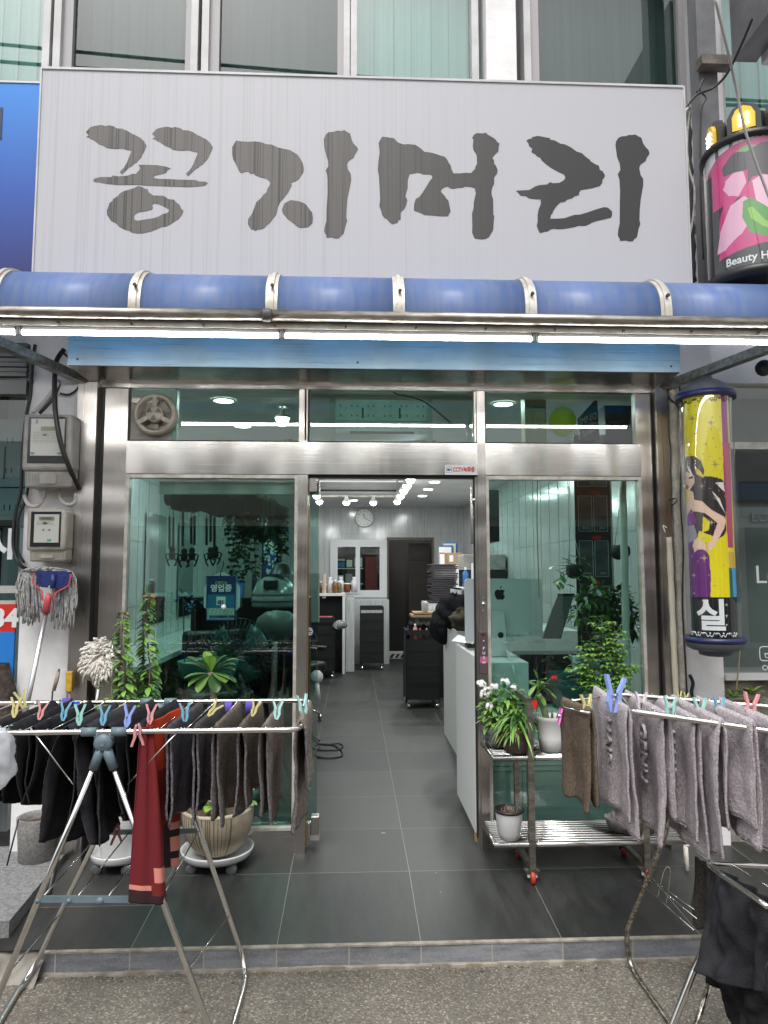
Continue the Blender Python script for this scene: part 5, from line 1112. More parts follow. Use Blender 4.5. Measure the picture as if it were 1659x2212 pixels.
mb.build('wires', None, rr_, world=True)
legrefl = mat('reflection mottled steel', (.55, .52, .45), .25, 1, col2=(.2, .18, .15), scale=40, stretch=(1, 1, 2.2))  # dark mottling paints twisted reflections onto smooth legs
f0 = G(1350, 2072, -.12); f1 = G(1455, 2222, -.12); up0 = P(1438, 1800, -1.12)
mb = MB().use(legrefl); mb.tube([up0+Vector((.10, 0, .36)), up0] + arc(P(1355, 2005, -.98), f0+Vector((0, 0, 0)), f0.lerp(f1, .28), 8) + [f1, f1+(f1-f0)*1.0], .0105, 12); mb.build('leg', None, rr_, world=True)
mb = MB().use(chrome); mb.tube([P(1560, 1960, -1.45), P(1534, 2030, -1.45), P(1497, 2100, -1.46), P(1453, 2214, -1.47), P(1440, 2250, -1.47)], .0125, 12); mb.build('leg', None, rr_, world=True)
mb = MB().use(legrefl); mb.tube([P(1538, 2110, -1.42), P(1505, 2212, -1.46), P(1490, 2260, -1.47)], .010, 12); mb.build('leg', None, rr_, world=True)
for a, b2 in ((P(1393, 1893, -1.1), P(1506, 1985, -1.5)), (P(1388, 1913, -1.1), P(1500, 2010, -1.5)), (P(1408, 1900, -1.1), P(1500, 1965, -1.45))): MB().use(chrome).tube([a, b2], .002, 6).build('brace', None, rr_, world=True)
mb = MB().use(chrome); mb.tube(smooth_path([P(1420, 1942, -1.0), P(1432, 1890, -1.0), P(1440, 1874, -1.0), P(1448, 1880, -1.0), P(1444, 1920, -1.0), P(1438, 1955, -1.0)], 4), .0018, 6)
mb.build('brace', None, rr_, world=True)
mb = MB().use(chrome); lw = [P(1700, 1874, -1.45), P(1560, 1866, -1.45), P(1535, 1864, -1.47), P(1532, 1868, -1.52), P(1545, 1880, -1.62), P(1660, 1960, -1.85)]; mb.tube(smooth_path(lw, 5), .008, 10)
mb.tube([P(1580, 1866, -1.45), P(1690, 1935, -1.7)], .003, 6); mb.build('lower_wing', None, rr_, world=True)
gr_ = 'towels on the right drying rack'
tws = [(1357, 1536, 1775, 1813, .93, 'mauve grey towel hanging nearest the left end of the right rack, with raised lettering'), (1438, 1548, 1830, 1770, 1, 'mauve grey towel second from the left end of the right rack'), (1505, 1559, 1815, 1857, .95, 'mauve grey towel third from the left end of the right rack'),
       (1561, 1563, 1863, 1800, 1, 'mauve grey towel fourth from the left end of the right rack'), (1627, 1567, 1790, 1838, .95, 'mauve grey towel fifth from the left end of the right rack, under the pink peg'), (1690, 1572, 1870, 1850, 1, 'mauve grey towel cut by the right edge of the photo')]
tw_list = []
for i, (px, py, ya, yb, tpz, lab) in enumerate(tws):
    Yn = -1.37-.055*i-.01*max(0, i-2); near = P(px, py, Yn); far = near+Vector((.035, .46, .012)); near.z += .01
    za, zb_ = P(px-8, ya, Yn).z, P(px+8, yb, Yn).z
    tw_list.append((near, far, near.z-za)); drape('towel', lab, 'towel', tw_lil, near, far, near.z-za, near.z-zb_, 71+i, gr_, amp=.013, gap=.013, taper=.04, th=.008, hem=hemv)
near, far = P(1276, 1538, -1.30), P(1216, 1514, -1.02); drape('towel', 'dark brown towel at the left end of the right rack, beside the white pot', 'towel', tw_brn2, near+Vector((0, 0, .008)), far+Vector((0, 0, .008)), near.z-P(1305, 1757, -1.30).z, near.z-P(1303, 1745, -1.3).z, 91, gr_, amp=.010, gap=.010, taper=-.05, th=.008)
for k in (0, 1, 2, 3):   # woven raised lettering on the left faces
    near, far, La = tw_list[k]; ax = (far-near).normalized(); sd = ax.cross(Vector((0, 0, 1))).normalized(); o = near.lerp(far, .42)+Vector((0, 0, -La*.40))-sd*.021
    txt('woven_lettering', 'HAIR' if k != 1 else 'GENU', .06, tw_lil, o, (0, 0, -1), tuple(-ax if True else ax), parent=None, ext=.004, bold=.015)
for o in list(C.objects):
    if o.name.startswith('woven_lettering'):
        tws_ = [q for q in C.objects if q.name.startswith('towel') and q.get('group') == gr_]; par = min(tws_, key=lambda q: abs(q.location.x-o.location.x)+abs(q.location.y-o.location.y)); o.location = o.location-par.location; o.parent = par
mb = MB().use(blk2); cloth_sheet(mb, P(1530, 1868, -1.52), P(1690, 1985, -1.88), P(1493, 2098, -1.50), P(1690, 2160, -1.86), .026, 1.4, seed=4, belly=.02)
tag(mb.build('trousers', None, None, solid=.004), 'big charcoal garment over the low wing of the right rack, bottom right corner', 'clothing')
mb = MB().use(blk); cloth_sheet(mb, P(1560, 1880, -1.42), P(1700, 1960, -1.7), P(1532, 2118, -1.46), P(1720, 2260, -1.75), .02, 1.6, seed=6)
cloth_sheet(mb, P(1534, 2100, -1.45), P(1700, 2150, -1.8), P(1575, 2225, -1.5), P(1700, 2290, -1.8), .02, 1.0, seed=8)
tag(mb.build('garment', None, None, solid=.004), 'black garment hanging behind the charcoal one at the bottom right', 'clothing')
mb = MB().use(cloth_mat('dark grey brown', (.05, .045, .04), (.08, .072, .065))); cloth_sheet(mb, P(1502, 1850, -1.2), P(1532, 1868, -1.3), P(1503, 2000, -1.2), P(1530, 2010, -1.3), .01, 1, seed=9)
tag(mb.build('garment', None, None, solid=.004), 'dark grey brown cloth behind the low wing of the right rack', 'clothing')
for a in [('v', 1327, 1501, 72, -1.25, 'largest of all, on the first mauve towel', 14, 20), ('y', 1268, 1524, 42, -1.25, 'gripping the brown towel at the end of the right rack', 2, 30), ('w', 1385, 1518, 40, -1.2, 'on the second mauve towel', 6, 10), ('t', 1448, 1529, 44, -1.3, 'on the third mauve towel of the right rack', 8, 10), ('t', 1513, 1533, 46, -1.34, 'on the fourth mauve towel of the right rack', 4, 10),
          ('b', 1555, 1530, 42, -1.35, 'right of the mint ones on the right rack', 8, 25), ('p', 1622, 1525, 50, -1.45, 'near the right edge, on the right rack', 14, 10), ('g', 1210, 1547, 32, -1.05, 'hanging off the brown towel corner', 190, 60), ('y', 1468, 1504, 20, -.9, 'small and distant behind the mint one of the right rack', 0, 20), ('y', 1482, 1506, 18, -.9, 'farthest back behind the right rack rails', 15, 20)]: peg(*a)

# ================================================================== POTS AND PLANTS
rp = random.Random(12)
def pot(name, label, prof, c, m, parent=None, sx=1, sy=1, soilr=None, rimz=None, seg=36):
    mb = MB().use(m); mb.lathe(prof, c, seg, sx, sy)
    r, z = prof[-1]; mb.lathe([(r, z), (r-.012, z), (r-.016, z-.03), (r-.02, z-.05)], c, seg, sx, sy)
    mb.use(soil); mb.lathe([(.0005, z-.035), (r-.016, z-.04)], c, seg, sx, sy)
    return mb
def dolly(c, r, label):
    t = T('plant_dolly', label, 'dolly', c)
    mb = MB().use(whiteplas); mb.lathe([(.001, .062), (r*.86, .062), (r*.9, .075), (r*.97, .098), (r, .10), (r, .092), (r*.95, .07), (r*.9, .058), (.001, .055)], (0, 0, 0), 48); mb.build('tray', None, t)
    for k in range(4):
        a = R(40+90*k); x, y = r*.78*math.cos(a), r*.78*math.sin(a); mb = MB().use(mat('castor grey', (.10, .105, .115), .5))
        for o in (-.012, .012): mb.lathe([(.001, -.008), (.014, -.008), (.026, -.005), (.027, .0), (.026, .005), (.001, .008)], (x, y+o, .027), 18, axis='y') if k % 2 else mb.lathe([(.001, -.008), (.014, -.008), (.026, -.005), (.027, 0), (.026, .005), (.001, .008)], (x, y+o, .027), 18, axis='y')
        mb.tube([(x, y, .027), (x, y, .062)], .008, 8); mb.build('castor', None, t)
    return t
for i, (x, y, c, lab) in enumerate(((1168, 1850, (.45, .38, .22), 'small dry pale leaf on the tiles in front of the parked door'), (1010, 1855, (.5, .5, .48), 'tiny white scrap on the tiles in the doorway'), (1300, 1898, (.55, .55, .5), 'pale flake on the tiles between the stand castors'), (165, 1910, (.30, .10, .05), 'reddish brown smear of dirt on the tiles behind the left rack'))):
    if i == 0: x, y = 690, 1878
    if i == 1: x, y = 828, 1800
    q = G(x, y, .001 if y < 1850 else -.012); mb = MB().use(mat('scrap %d' % i, c, .9)); L_ = (.035, .012, .012, .09)[i]
    mb.poly([q+Vector((L_*math.cos(a)*(1+.3*math.sin(a*3)), L_*.4*math.sin(a)*(1+.3*math.cos(a*2)), .0)) for a in [k*.52 for k in range(12)]], (0, 0, .002)); tag(mb.build(('dry_leaf', 'paper_scrap', 'flake', 'dirt_smear')[i]), lab, ('leaf', 'scrap', 'flake', 'stain')[i])
rl_ = random.Random(9)
mb = MB()
for i in range(170):
    x = rl_.uniform(-1.7, 2.2); y = -.895-abs(rl_.gauss(0, .035)) if i < 120 else rl_.uniform(-1.8, -.9); a = rl_.uniform(0, 3.1); w_ = rl_.uniform(.002, .007); mb.use(mat('grit %d' % (i % 4), [(.3, .26, .18), (.1, .08, .05), (.42, .4, .36), (.22, .12, .05)][i % 4], .9))
    mb.poly([(x+w_*math.cos(a+k*1.4)*rl_.uniform(.6, 1.3), y+w_*math.sin(a+k*1.4), -.127) for k in range(4)], (0, 0, .003))
tag(mb.build('kerb_grit'), 'scattered grit and leaf crumbs along the foot of the kerb', 'grit', kind='stuff')
# big ribbed bowl with the rosette tree
bc = Vector((-.70, -.13, -.008)); dolly(bc, .185, 'round white plastic plant dolly with grey castors under the ribbed bowl')
rib = mat('ribbed beige glaze', (.40, .34, .25), .6, col2=(.50, .44, .34), scale=20)
pt = T('bowl_pot', 'beige bowl with fine vertical ribs on a white dolly, holding a thick stemmed rosette plant', 'plant pot', bc+Vector((0, 0, .075)))
mb = MB().use(rib); pr = [(.075, .0), (.095, .006), (.135, .05), (.165, .11), (.178, .17), (.180, .215)]; seg = 220; rings = []
for j, (r, z) in enumerate([(p.x, p.y) for p in smooth_path([(a, b2, 0) for a, b2 in pr], 6)]):
    rings.append([((r*(1+(.022 if k % 2 else -.018)*(1 if z > .012 else 0)+.004*math.sin(k*1.7)))*math.cos(2*math.pi*k/seg), (r*(1+(.022 if k % 2 else -.018)*(1 if z > .012 else 0)))*math.sin(2*math.pi*k/seg), z) for k in range(seg)])
vs_ = [[mb.b.verts.new(Vector(q)) for q in row] for row in rings]; grv = mat('groove shade', (.20, .16, .11), .8)  # darker stripes paint groove shade into the colour so the ribs show
for A_, B_ in zip(vs_, vs_[1:]):
    for k in range(seg): mb.use(grv if k % 4 == 3 or (k*7) % 23 == 0 else rib)._f([A_[k], A_[(k+1) % seg], B_[(k+1) % seg], B_[k]], True)
mb.use(rib); mb.lathe([(.182, .215), (.184, .228), (.17, .230), (.165, .2)], (0, 0, 0), 60); mb.use(soil); mb.lathe([(.0005, .205), (.168, .2)], (0, 0, 0), 40); mb.build('bowl', None, pt)
rl = T('rosette_plant', 'thick spiny stemmed plant with a rosette of broad leaves in front of the left window', 'plant', bc+Vector((0, 0, .28)))
tp = P(455, 1452, -.13); base = bc+Vector((.01, 0, .28)); mb = MB().use(mat('spiny stem', (.16, .13, .08), .85, col2=(.25, .23, .15), scale=30, bump=.8, bscale=80)); w = smooth_path([base, base.lerp(tp, .5)+Vector((.012, 0, 0)), tp], 14)
mb.tube(w, [.017*(1+.15*math.sin(i*2.1)) for i in range(len(w))], 10)
for i in range(160): q = w[rp.randrange(len(w))]; a = rp.uniform(0, 6.3); d = Vector((math.cos(a), math.sin(a), .3)); mb.tube([q+d*.014, q+d*.030], [.0016, .0003], 4)
mb.build('trunk', None, rl, world=True)
mb = MB()
def bigleaf(mb, base, d, L, w, droop, m_, roll=0, fold=.18):
    mb.use(m_); d = Vector(d).normalized(); side = d.cross(Vector((0, 0, 1)))
    if side.length < .05: side = Vector((1, 0, 0))
    side.normalize(); side = Matrix.Rotation(roll, 3, d) @ side; up = side.cross(d); rows = []
    for t_, ww in ((0, .12), (.15, .3), (.35, .62), (.55, .9), (.75, 1), (.9, .8), (.97, .45), (1, .08)):
        c = Vector(base)+d*L*t_-Vector((0, 0, 1))*droop*L*t_*t_; rows.append([c+side*w*.5*ww*k+up*w*fold*abs(k)*ww for k in (-1, -.5, 0, .5, 1)])
    mb.grid(rows)
for (ex, ey, yo, wd_) in [(390, 1432, .0, .045), (392, 1405, .02, .04), (400, 1462, -.03, .045), (408, 1480, -.05, .05), (430, 1492, -.06, .05), (462, 1396, .0, .04), (440, 1394, .03, .05), (497, 1402, .02, .055), (515, 1428, .0, .045), (520, 1415, .02, .04), (512, 1445, -.03, .045), (486, 1475, -.07, .06), (465, 1490, -.08, .045), (505, 1470, -.04, .045), (420, 1422, -.06, .05), (495, 1495, .04, .05), (440, 1485, .06, .05), (452, 1400, -.04, .045)]:
    e_ = P(ex, ey, -.13+yo); d = e_-tp; L = d.length; bigleaf(mb, tp-Vector((0, 0, .012*rp.random())), d+Vector((0, 0, .25*L)), L*rp.uniform(.9, 1.08), wd_*1.45, .25, rp.choice([leafm, leafm, leafd]) if ey > 1400 else leafb)
mb.build('leaves', None, rl, world=True)
mb = MB()
for i in range(26):
    a = rp.uniform(0, 6.3); o = bc+Vector((.05+.09*math.cos(a), -.02+.08*math.sin(a), .28)); h = rp.uniform(.02, .10)
    bigleaf(mb, o+Vector((0, 0, h)), (math.cos(a), math.sin(a), rp.uniform(.1, .8)), rp.uniform(.04, .075), .045, .3, leafb if i % 3 else leafm)
for i in range(8): a = i*.8; o = bc+Vector((.05+.07*math.cos(a), -.02+.06*math.sin(a), .27)); mb.use(stemg).tube([o, o+Vector((0, 0, .08))], .003, 5)
tag(mb.build('ground_leaves'), 'small broad leaved green plant at the foot of the thick stem in the ribbed bowl', 'plant')

# tall white pot with climbing vines on stakes
vc = Vector((-1.20, -.14, -.006)); dolly(vc, .14, 'round white plant dolly under the tall white pot, half hidden behind the rack')
tpz = pot('', '', [(.085, 0), (.088, .004), (.105, .2), (.12, .40), (.126, .42), (.126, .44)], vc+Vector((0, 0, .07)), whiteglz); tag(tpz.build('tall_pot'), 'tall smooth white pot of climbing plants behind the left rack', 'plant pot')
vp = T('climbing_plant', 'two leafy green vines climbing stakes in front of the left window edge', 'plant', vc+Vector((0, 0, .48)))
mb = MB()
for k, (xb_, xt, yt, y0) in enumerate([(262, 268, 1322, -.20), (315, 322, 1282, -.16)]):
    base = P(xb_, 1540, y0); top = P(xt, yt, y0); w = smooth_path([base+Vector((0, 0, -.2)), base, base.lerp(top, .35)+Vector((.015, 0, 0)), base.lerp(top, .7)-Vector((.008, 0, 0)), top], 24)
    mb.use(stem); mb.tube(w, [.004]*(len(w)-10)+[.0025]*10, 6); n = len(w)
    for i in range(0, n):
        for q_ in range(3):
            if rp.random() < .08: continue
            a = rp.uniform(0, 2*math.pi) if rp.random() < .3 else rp.choice([0, math.pi])+rp.uniform(-.7, .7); t_ = i/n; sz = .058*(1-.55*max(0, (t_-.6)/.4))*rp.uniform(.65, 1.1)*(1.15 if t_ < .3 else 1)
            d = Vector((math.cos(a), math.sin(a)*.7-.25, rp.uniform(-.35, .25))); p_ = w[i]; mb.use(stemg); mb.tube([p_, p_+d*.012], .001, 4); mb.use(leafred if t_ > .93 else rp.choice([leafm, leafb, leafm])); mb.leaf(p_+d*.012, d, sz, sz*.62, .45, rp.uniform(-.5, .5))
    for i in range(150):
        p_ = base + Vector((rp.gauss(0, .045), rp.gauss(0, .03), rp.uniform(-.05, .09))); a = rp.uniform(0, 6.3); mb.use(leafb if i % 3 == 0 else leafm); mb.leaf(p_, (math.cos(a), math.sin(a)-.3, rp.uniform(-.2, .3)), rp.uniform(.03, .05), .024, .4)
mb.build('vines', None, vp, world=True)
mb = MB().use(mat('weathered stake', (.16, .14, .12), .8, col2=(.26, .23, .2), scale=20)); mb.tube([P(308, 1560, -.17), P(311, 1302, -.15)], .006, 8); mb.tube([P(258, 1560, -.2), P(256, 1333, -.18)], .005, 8); mb.use(chrome); mb.tube([P(240, 1560, -.25), P(243, 1375, -.22)], .0035, 6); mb.build('stake', None, vp, world=True)
# grey pot far left
mb = pot('', '', [(.075, 0), (.085, .004), (.098, .21), (.102, .235), (.102, .25)], Vector((-1.63, -.10, .0)), mat('speckled stone pot', (.20, .195, .185), .85, col2=(.32, .31, .30), scale=80, bump=.5, bscale=120)); tag(mb.build('stone_pot'), 'grey speckled stone pot behind the dark shorts at the left pillar', 'plant pot')
mb = MB().use(black); mb.tube([P(135, 1800, -.25), P(105, 1935, -.6)], .012, 10); tag(mb.build('black_pole'), 'thick black pole end leaning behind the left rack', 'pole')
tag(MB().use(black).tube([P(40, 1770, -.3), P(15, 1870, -.35)], .004, 6).build('thin_rod'), 'thin black rod at the left edge beside the stone pot', 'rod')

# ---- steel plant stand on red castors
Yf_, Yb_ = -.385, -.085
sh = T('plant_stand', 'stainless steel two-tier plant stand on red castors in front of the right window', 'plant stand', (1.15, -.24, 0))
xl, xr = .70, 1.66; z2, z1_ = .585, .168; xp, xq = .89, 1.46
def shelf(z, nm):
    mb = MB().use(chrome); mb.tube([(xl, Yb_, z), (xl, Yf_, z), (xr, Yf_, z), (xr, Yb_, z), (xl, Yb_, z)], .0135, 10)
    n = 9
    for i in range(1, n): y = Yf_+(Yb_-Yf_)*i/n; mb.tube([(xl, y, z+.002), (xr, y, z+.002)], .0095, 8)
    mb.build(nm, None, sh, world=True)
shelf(z2, 'upper_shelf'); shelf(z1_, 'lower_shelf')
for x in (xp, xq):
    mb = MB().use(dullsteel)
    mb.bar((x-.008, Yf_-.012, .045), (x-.008, Yf_-.012, .85), .030, .030, (0, 1, 0)); mb.bar((x-.008, Yb_-.0, .045), (x-.008, Yb_, .85), .026, .026, (0, 1, 0)); mb.bar((x-.008, Yf_-.012, .865), (x-.008, Yb_, .865), .030, .028); mb.bar((x-.008, Yf_-.03, .055), (x-.008, Yb_, .055), .028, .02)
    mb.build('post', None, sh, world=True)
redw = mat('red castor wheel', (.50, .05, .03), .45, col2=(.38, .05, .03), scale=40)
for x in (xp, xq):
    for y in (Yf_, Yb_):
        g0 = -.012 if y < -.3 else 0
        mb = MB().use(redw); mb.lathe([(.012, -.011), (.030, -.010), (.032, 0), (.030, .010), (.012, .011), (.012, -.011)], (x-.01, y-.02, g0+.031), 22, axis='x'); mb.use(dullsteel); mb.lathe([(.001, -.014), (.006, -.014), (.006, .014), (.001, .014)], (x-.01, y-.02, g0+.031), 10, axis='x')
        mb.bar((x-.024, y-.02, g0+.03), (x-.024, y+.0, .05), .003, .022, (1, 0, 0)); mb.bar((x+.004, y-.02, g0+.03), (x+.004, y, .05), .003, .022, (1, 0, 0)); mb.box(x-.045, x+.028, y-.028, y+.02, .046, .05); mb.build('castor', None, sh, world=True)
# pots on the stand
def foliage(mb, c, rad, n, L, w, mats, zs=1, droop=.4, up=.2):
    for i in range(n):
        v = Vector((rp.gauss(0, 1), rp.gauss(0, 1), rp.gauss(0, 1))).normalized()*(rp.random()**.4); p_ = Vector(c)+Vector((v.x*rad, v.y*rad, v.z*rad*zs)); d = v+Vector((0, -.15, up)); mb.use(rp.choice(mats)); mb.leaf(p_, d, L*rp.uniform(.7, 1.2), w*rp.uniform(.8, 1.2), droop, rp.uniform(-.4, .4))
zS = z2+.013
p1_ = Vector((.745, -.20, zS)); tag(pot('', '', [(.045, 0), (.05, .005), (.058, .04), (.066, .075), (.070, .09), (.070, .105)], p1_, mat('black patterned pot', (.04, .04, .045), .5, col2=(.22, .22, .22), scale=28)).build('patterned_pot'), 'small black patterned pot with white star flowers at the back left of the stand', 'plant pot')
fl = T('flowering_plant', 'bushy plant with clusters of small white star flowers on the stand', 'plant', p1_+Vector((0, 0, .1))); mb = MB()
for q_ in ((1062, 1515), (1080, 1500), (1100, 1490), (1085, 1530), (1110, 1515), (1060, 1540)): foliage(mb, P(q_[0], q_[1]+10, -.22), .05, 55, .045, .02, [leafm, leafb, leafm])
for i in range(12): mb.use(stemg); q = P(rp.uniform(1050, 1115), rp.uniform(1490, 1540), -.22); mb.tube([p1_+Vector((rp.uniform(-.02, .02), 0, .08)), q], .002, 5)
mb.build('leaves', None, fl, world=True)
mb = MB().use(mat('white petals', (.80, .80, .78), .6)); 
for fx, fy, fr_ in ((1041, 1478, .020), (1050, 1493, .026), (1068, 1483, .018), (1091, 1473, .022), (1109, 1486, .014), (1057, 1525, .018), (1036, 1475, .012), (1046, 1500, .02)):
    c = P(fx, fy, -.25); mb = MB().use(MATS['white petals'])
    for i in range(16):
        v = Vector((rp.uniform(-1, 1), rp.uniform(-1, .2), rp.uniform(-.5, .7))).normalized()*fr_; q = c+v; n = v.normalized()+Vector((0, -.5, .3)); n.normalize(); a1 = n.orthogonal().normalized(); a2 = n.cross(a1)
        for k in range(5):
            a = 2*math.pi*k/5+i; d = a1*math.cos(a)+a2*math.sin(a); s_ = n.cross(d); mb.poly([q, q+d*.005+s_*.0025, q+d*.0095, q+d*.005-s_*.0025])
    mb.build('flower_cluster', None, fl, world=True)
p2 = Vector((.83, -.315, zS)); tag(pot('', '', [(.055, 0), (.06, .004), (.068, .06), (.073, .095), (.077, .098), (.077, .118)], p2, mat('brown nursery pot', (.06, .04, .032), .6, col2=(.10, .07, .055), scale=14), seg=40).build('nursery_pot'), 'brown nursery pot with long drooping grassy leaves on the upper shelf', 'plant pot')
mb = MB(); 
for i in range(150):
    a = rp.uniform(0, 6.3); r0 = rp.uniform(0, .03); L = rp.uniform(.09, .17); mb.use(rp.choice([leafm, leafd, leafb, leafm])); mb.leaf(p2+Vector((r0*math.cos(a), r0*math.sin(a), .09+rp.uniform(0, .10))), (math.cos(a), math.sin(a), rp.uniform(.15, 1.3)), L, .014, rp.uniform(.5, 1.1), rp.uniform(-.3, .3))
for i in range(7):
    a = rp.uniform(0, 6.3); mb.use(mat('yellowed leaf', (.38, .30, .05), .6)); mb.leaf(p2+Vector((0, 0, .12)), (math.cos(a), -abs(math.sin(a)), rp.uniform(.1, .9)), .12, .014, .9)
tag(mb.build('grassy_plant'), 'tuft of long narrow green leaves spilling over the brown nursery pot', 'plant')
p3 = Vector((.905, -.20, zS)); tag(pot('', '', [(.034, 0), (.038, .004), (.046, .09), (.048, .10)], p3, mat('charcoal pot', (.03, .034, .04), .5)).build('charcoal_pot'), 'small charcoal pot between the brown pot and the white pot', 'plant pot')
mb = MB(); foliage(mb, p3+Vector((0, 0, .16)), .05, 70, .05, .016, [leafd, leafm]); tag(mb.build('small_plant'), 'small dark leaved plant in the charcoal pot', 'plant')
p4 = Vector((1.015, -.30, zS)); tag(pot('', '', [(.052, 0), (.057, .003), (.066, .07), (.076, .155), (.079, .158), (.080, .175)], p4, whiteglz).build('white_pot'), 'plain white glazed pot in the middle of the upper shelf', 'plant pot')
cr2 = T('crown_plant', 'broad leaved plant with one small red flower in the plain white glazed pot', 'plant', p4+Vector((0, 0, .15)))
mb = MB().use(mat('cactus green', (.08, .12, .045), .6, col2=(.13, .17, .08), scale=50, bump=.6, bscale=60)); s0 = p4+Vector((-.02, 0, .14)); s1 = P(1163, 1500, -.30); mb.tube(smooth_path([s0, s0.lerp(s1, .5)+Vector((.006, 0, 0)), s1], 5), .017, 8)
for dx, h in ((.035, .07), (.05, .05), (.01, .06), (-.045, .05), (.06, .085)): q = p4+Vector((dx, rp.uniform(-.02, .02), .14)); mb.tube([q, q+Vector((dx*.3, 0, h*.6)), q+Vector((dx*.5, 0, h))], [.008, .007, .001], 6)
mb.build('stem', None, cr2, world=True); mb = MB()
for (ex, ey) in ((1143, 1470), (1152, 1460), (1168, 1462), (1183, 1470), (1195, 1490), (1190, 1502), (1160, 1525), (1145, 1512), (1148, 1492), (1175, 1515), (1180, 1480), (1200, 1508), (1165, 1485), (1150, 1535), (1172, 1470)):
    q = P(ex, ey, -.30+rp.uniform(-.05, .05)); c = s1+Vector((0, 0, .02)); d = q-c; bigleaf(mb, c+Vector((0, 0, rp.uniform(-.03, .05))), d, max(.05, d.length*1.05), .04, .2, rp.choice([leafm, leafd, leafm]))
mb.build('leaves', None, cr2, world=True)
mb = MB().use(mat('red petals', (.72, .03, .03), .5)); fc_ = P(1197, 1461, -.31)
for i in range(22): v = Vector((rp.uniform(-1, 1), rp.uniform(-1, .3), rp.uniform(-1, 1))).normalized(); mb.leaf(fc_, v, .018, .012, .1)
mb.use(stemg); mb.tube([s1+Vector((0, 0, .03)), fc_], .0015, 5); mb.build('flower', None, cr2, world=True)
hs_ = MB().use(mat('red heart', (.7, .02, .02), .4)); q = P(1154, 1522, -.34); hs_.poly([q+Vector((x, 0, z)) for x, z in ((0, -.03), (.016, .0), (.016, .016), (.008, .022), (0, .014), (-.008, .022), (-.016, .016), (-.016, 0))], (0, .003, 0)); tag(hs_.build('heart_pick'), 'small red heart on a pick beside the white pot', 'ornament')
p5 = Vector((1.155, -.26, zS)); tag(pot('', '', [(.05, 0), (.055, .004), (.062, .08), (.068, .13)], p5, mat('rust brown pot', (.10, .045, .025), .5, col2=(.15, .07, .04), scale=12)).build('rust_brown_pot'), 'rust brown pot half hidden by the brown towel', 'plant pot')
mb = MB(); foliage(mb, p5+Vector((-.02, 0, .15)), .04, 40, .04, .015, [leafd, leafm]); tag(mb.build('low_plant'), 'low leafy plant in the rust brown pot', 'plant')
p6 = Vector((.785, -.33, z1_+.013)); mb = MB().use(whiteplas); mb.lathe([(.046, 0), (.050, .004), (.051, .012), (.054, .014), (.055, .022), (.058, .026), (.066, .11), (.070, .125), (.071, .128)], p6, 40); mb.use(black); mb.lathe([(.071, .128), (.075, .132), (.075, .142), (.068, .142), (.060, .10)], p6, 40); mb.use(soil); mb.lathe([(.0005, .118), (.063, .112)], p6, 24)
tag(mb.build('plastic_pot'), 'white plastic pot with a black rim and dry seedlings on the lower shelf', 'plant pot')
mb = MB()
for i in range(34): a = rp.uniform(0, 6.3); q = p6+Vector((rp.uniform(0, .05)*math.cos(a), rp.uniform(0, .05)*math.sin(a), .112)); mb.use(rp.choice([stem, MATS['reddish young leaves'], soil])); mb.tube([q, q+Vector((rp.uniform(-.008, .008), 0, rp.uniform(.008, .045)))], .0012, 4)
tag(mb.build('dry_seedlings'), 'dry brown seedlings in the white pot on the lower shelf', 'plant')
# carved stone trough at the right of the lower shelf
mb = MB().use(mat('carved stone', (.22, .21, .20), .9, col2=(.10, .095, .09), scale=24, bump=1, bscale=50, bdist=.01)); q = Vector((1.46, -.27, z1_+.013))
mb.lathe([(.09, 0), (.12, .01), (.14, .05), (.15, .075), (.14, .078), (.12, .05), (.001, .05)], q, 14, 1.15, .6, jit=.05); tag(mb.build('stone_trough'), 'rough carved stone planter at the right end of the lower shelf', 'planter')
# oval white planter with shrub
p7 = Vector((1.37, -.20, zS)); mb = MB().use(whiteglz); mb.lathe([(.07, 0), (.075, .003), (.11, .09), (.135, .15), (.158, .185), (.162, .20), (.15, .20), (.14, .17)], p7+Vector((0, 0, .05)), 44, 1.0, .62); mb.use(soil); mb.lathe([(.001, .235), (.145, .235)], p7, 30, 1, .6); mb.use(dullsteel); mb.box(p7.x-.07, p7.x+.07, p7.y-.05, p7.y+.05, zS, zS+.05)
tag(mb.build('oval_planter'), 'white oval planter behind the first mauve towels', 'planter')
mb = MB()
for (ax_, ay_), (bx_, by_) in (((1300, 1490), (1300, 1345)), ((1290, 1490), (1262, 1392)), ((1310, 1490), (1342, 1392)), ((1300, 1490), (1328, 1362)), ((1280, 1492), (1250, 1440)), ((1325, 1490), (1350, 1440))):
    w = smooth_path([P(ax_, ay_, -.2), P((ax_+bx_)/2+rp.uniform(-4, 4), (ay_+by_)/2, -.2), P(bx_, by_, -.2)], 8); mb.use(stemg); mb.tube(w, .0025, 5)
    for p_ in w:
        for k in range(4):
            a = rp.uniform(0, 6.3); d = Vector((math.cos(a), math.sin(a), rp.uniform(-.3, .8))); q = p_+d*rp.uniform(.01, .06)+Vector((0, 0, rp.gauss(0, .012))); mb.use(stemg); mb.tube([p_, q], .001, 4)
            for j in range(3): a2 = a+(j-1)*.8; mb.use(rp.choice([leafm, leafb, leafm])); mb.leaf(q, (math.cos(a2), math.sin(a2), .2), rp.uniform(.026, .05), .022, .4)
tag(mb.build('leafy_shrub'), 'airy green shrub with small lobed leaves rising from the white oval planter', 'plant')
mb = MB()
for i in range(16): a = rp.uniform(0, 6.3); q = P(1248+i*5.5, 1492+rp.uniform(-14, 2), -.25); bigleaf(mb, q, (math.cos(a), math.sin(a)-.4, .5), .05, .036, .3, leafb if i % 2 else leafm)
tag(mb.build('round_leaf_plant'), 'low round leaved plant at the left rim of the white oval planter', 'plant')
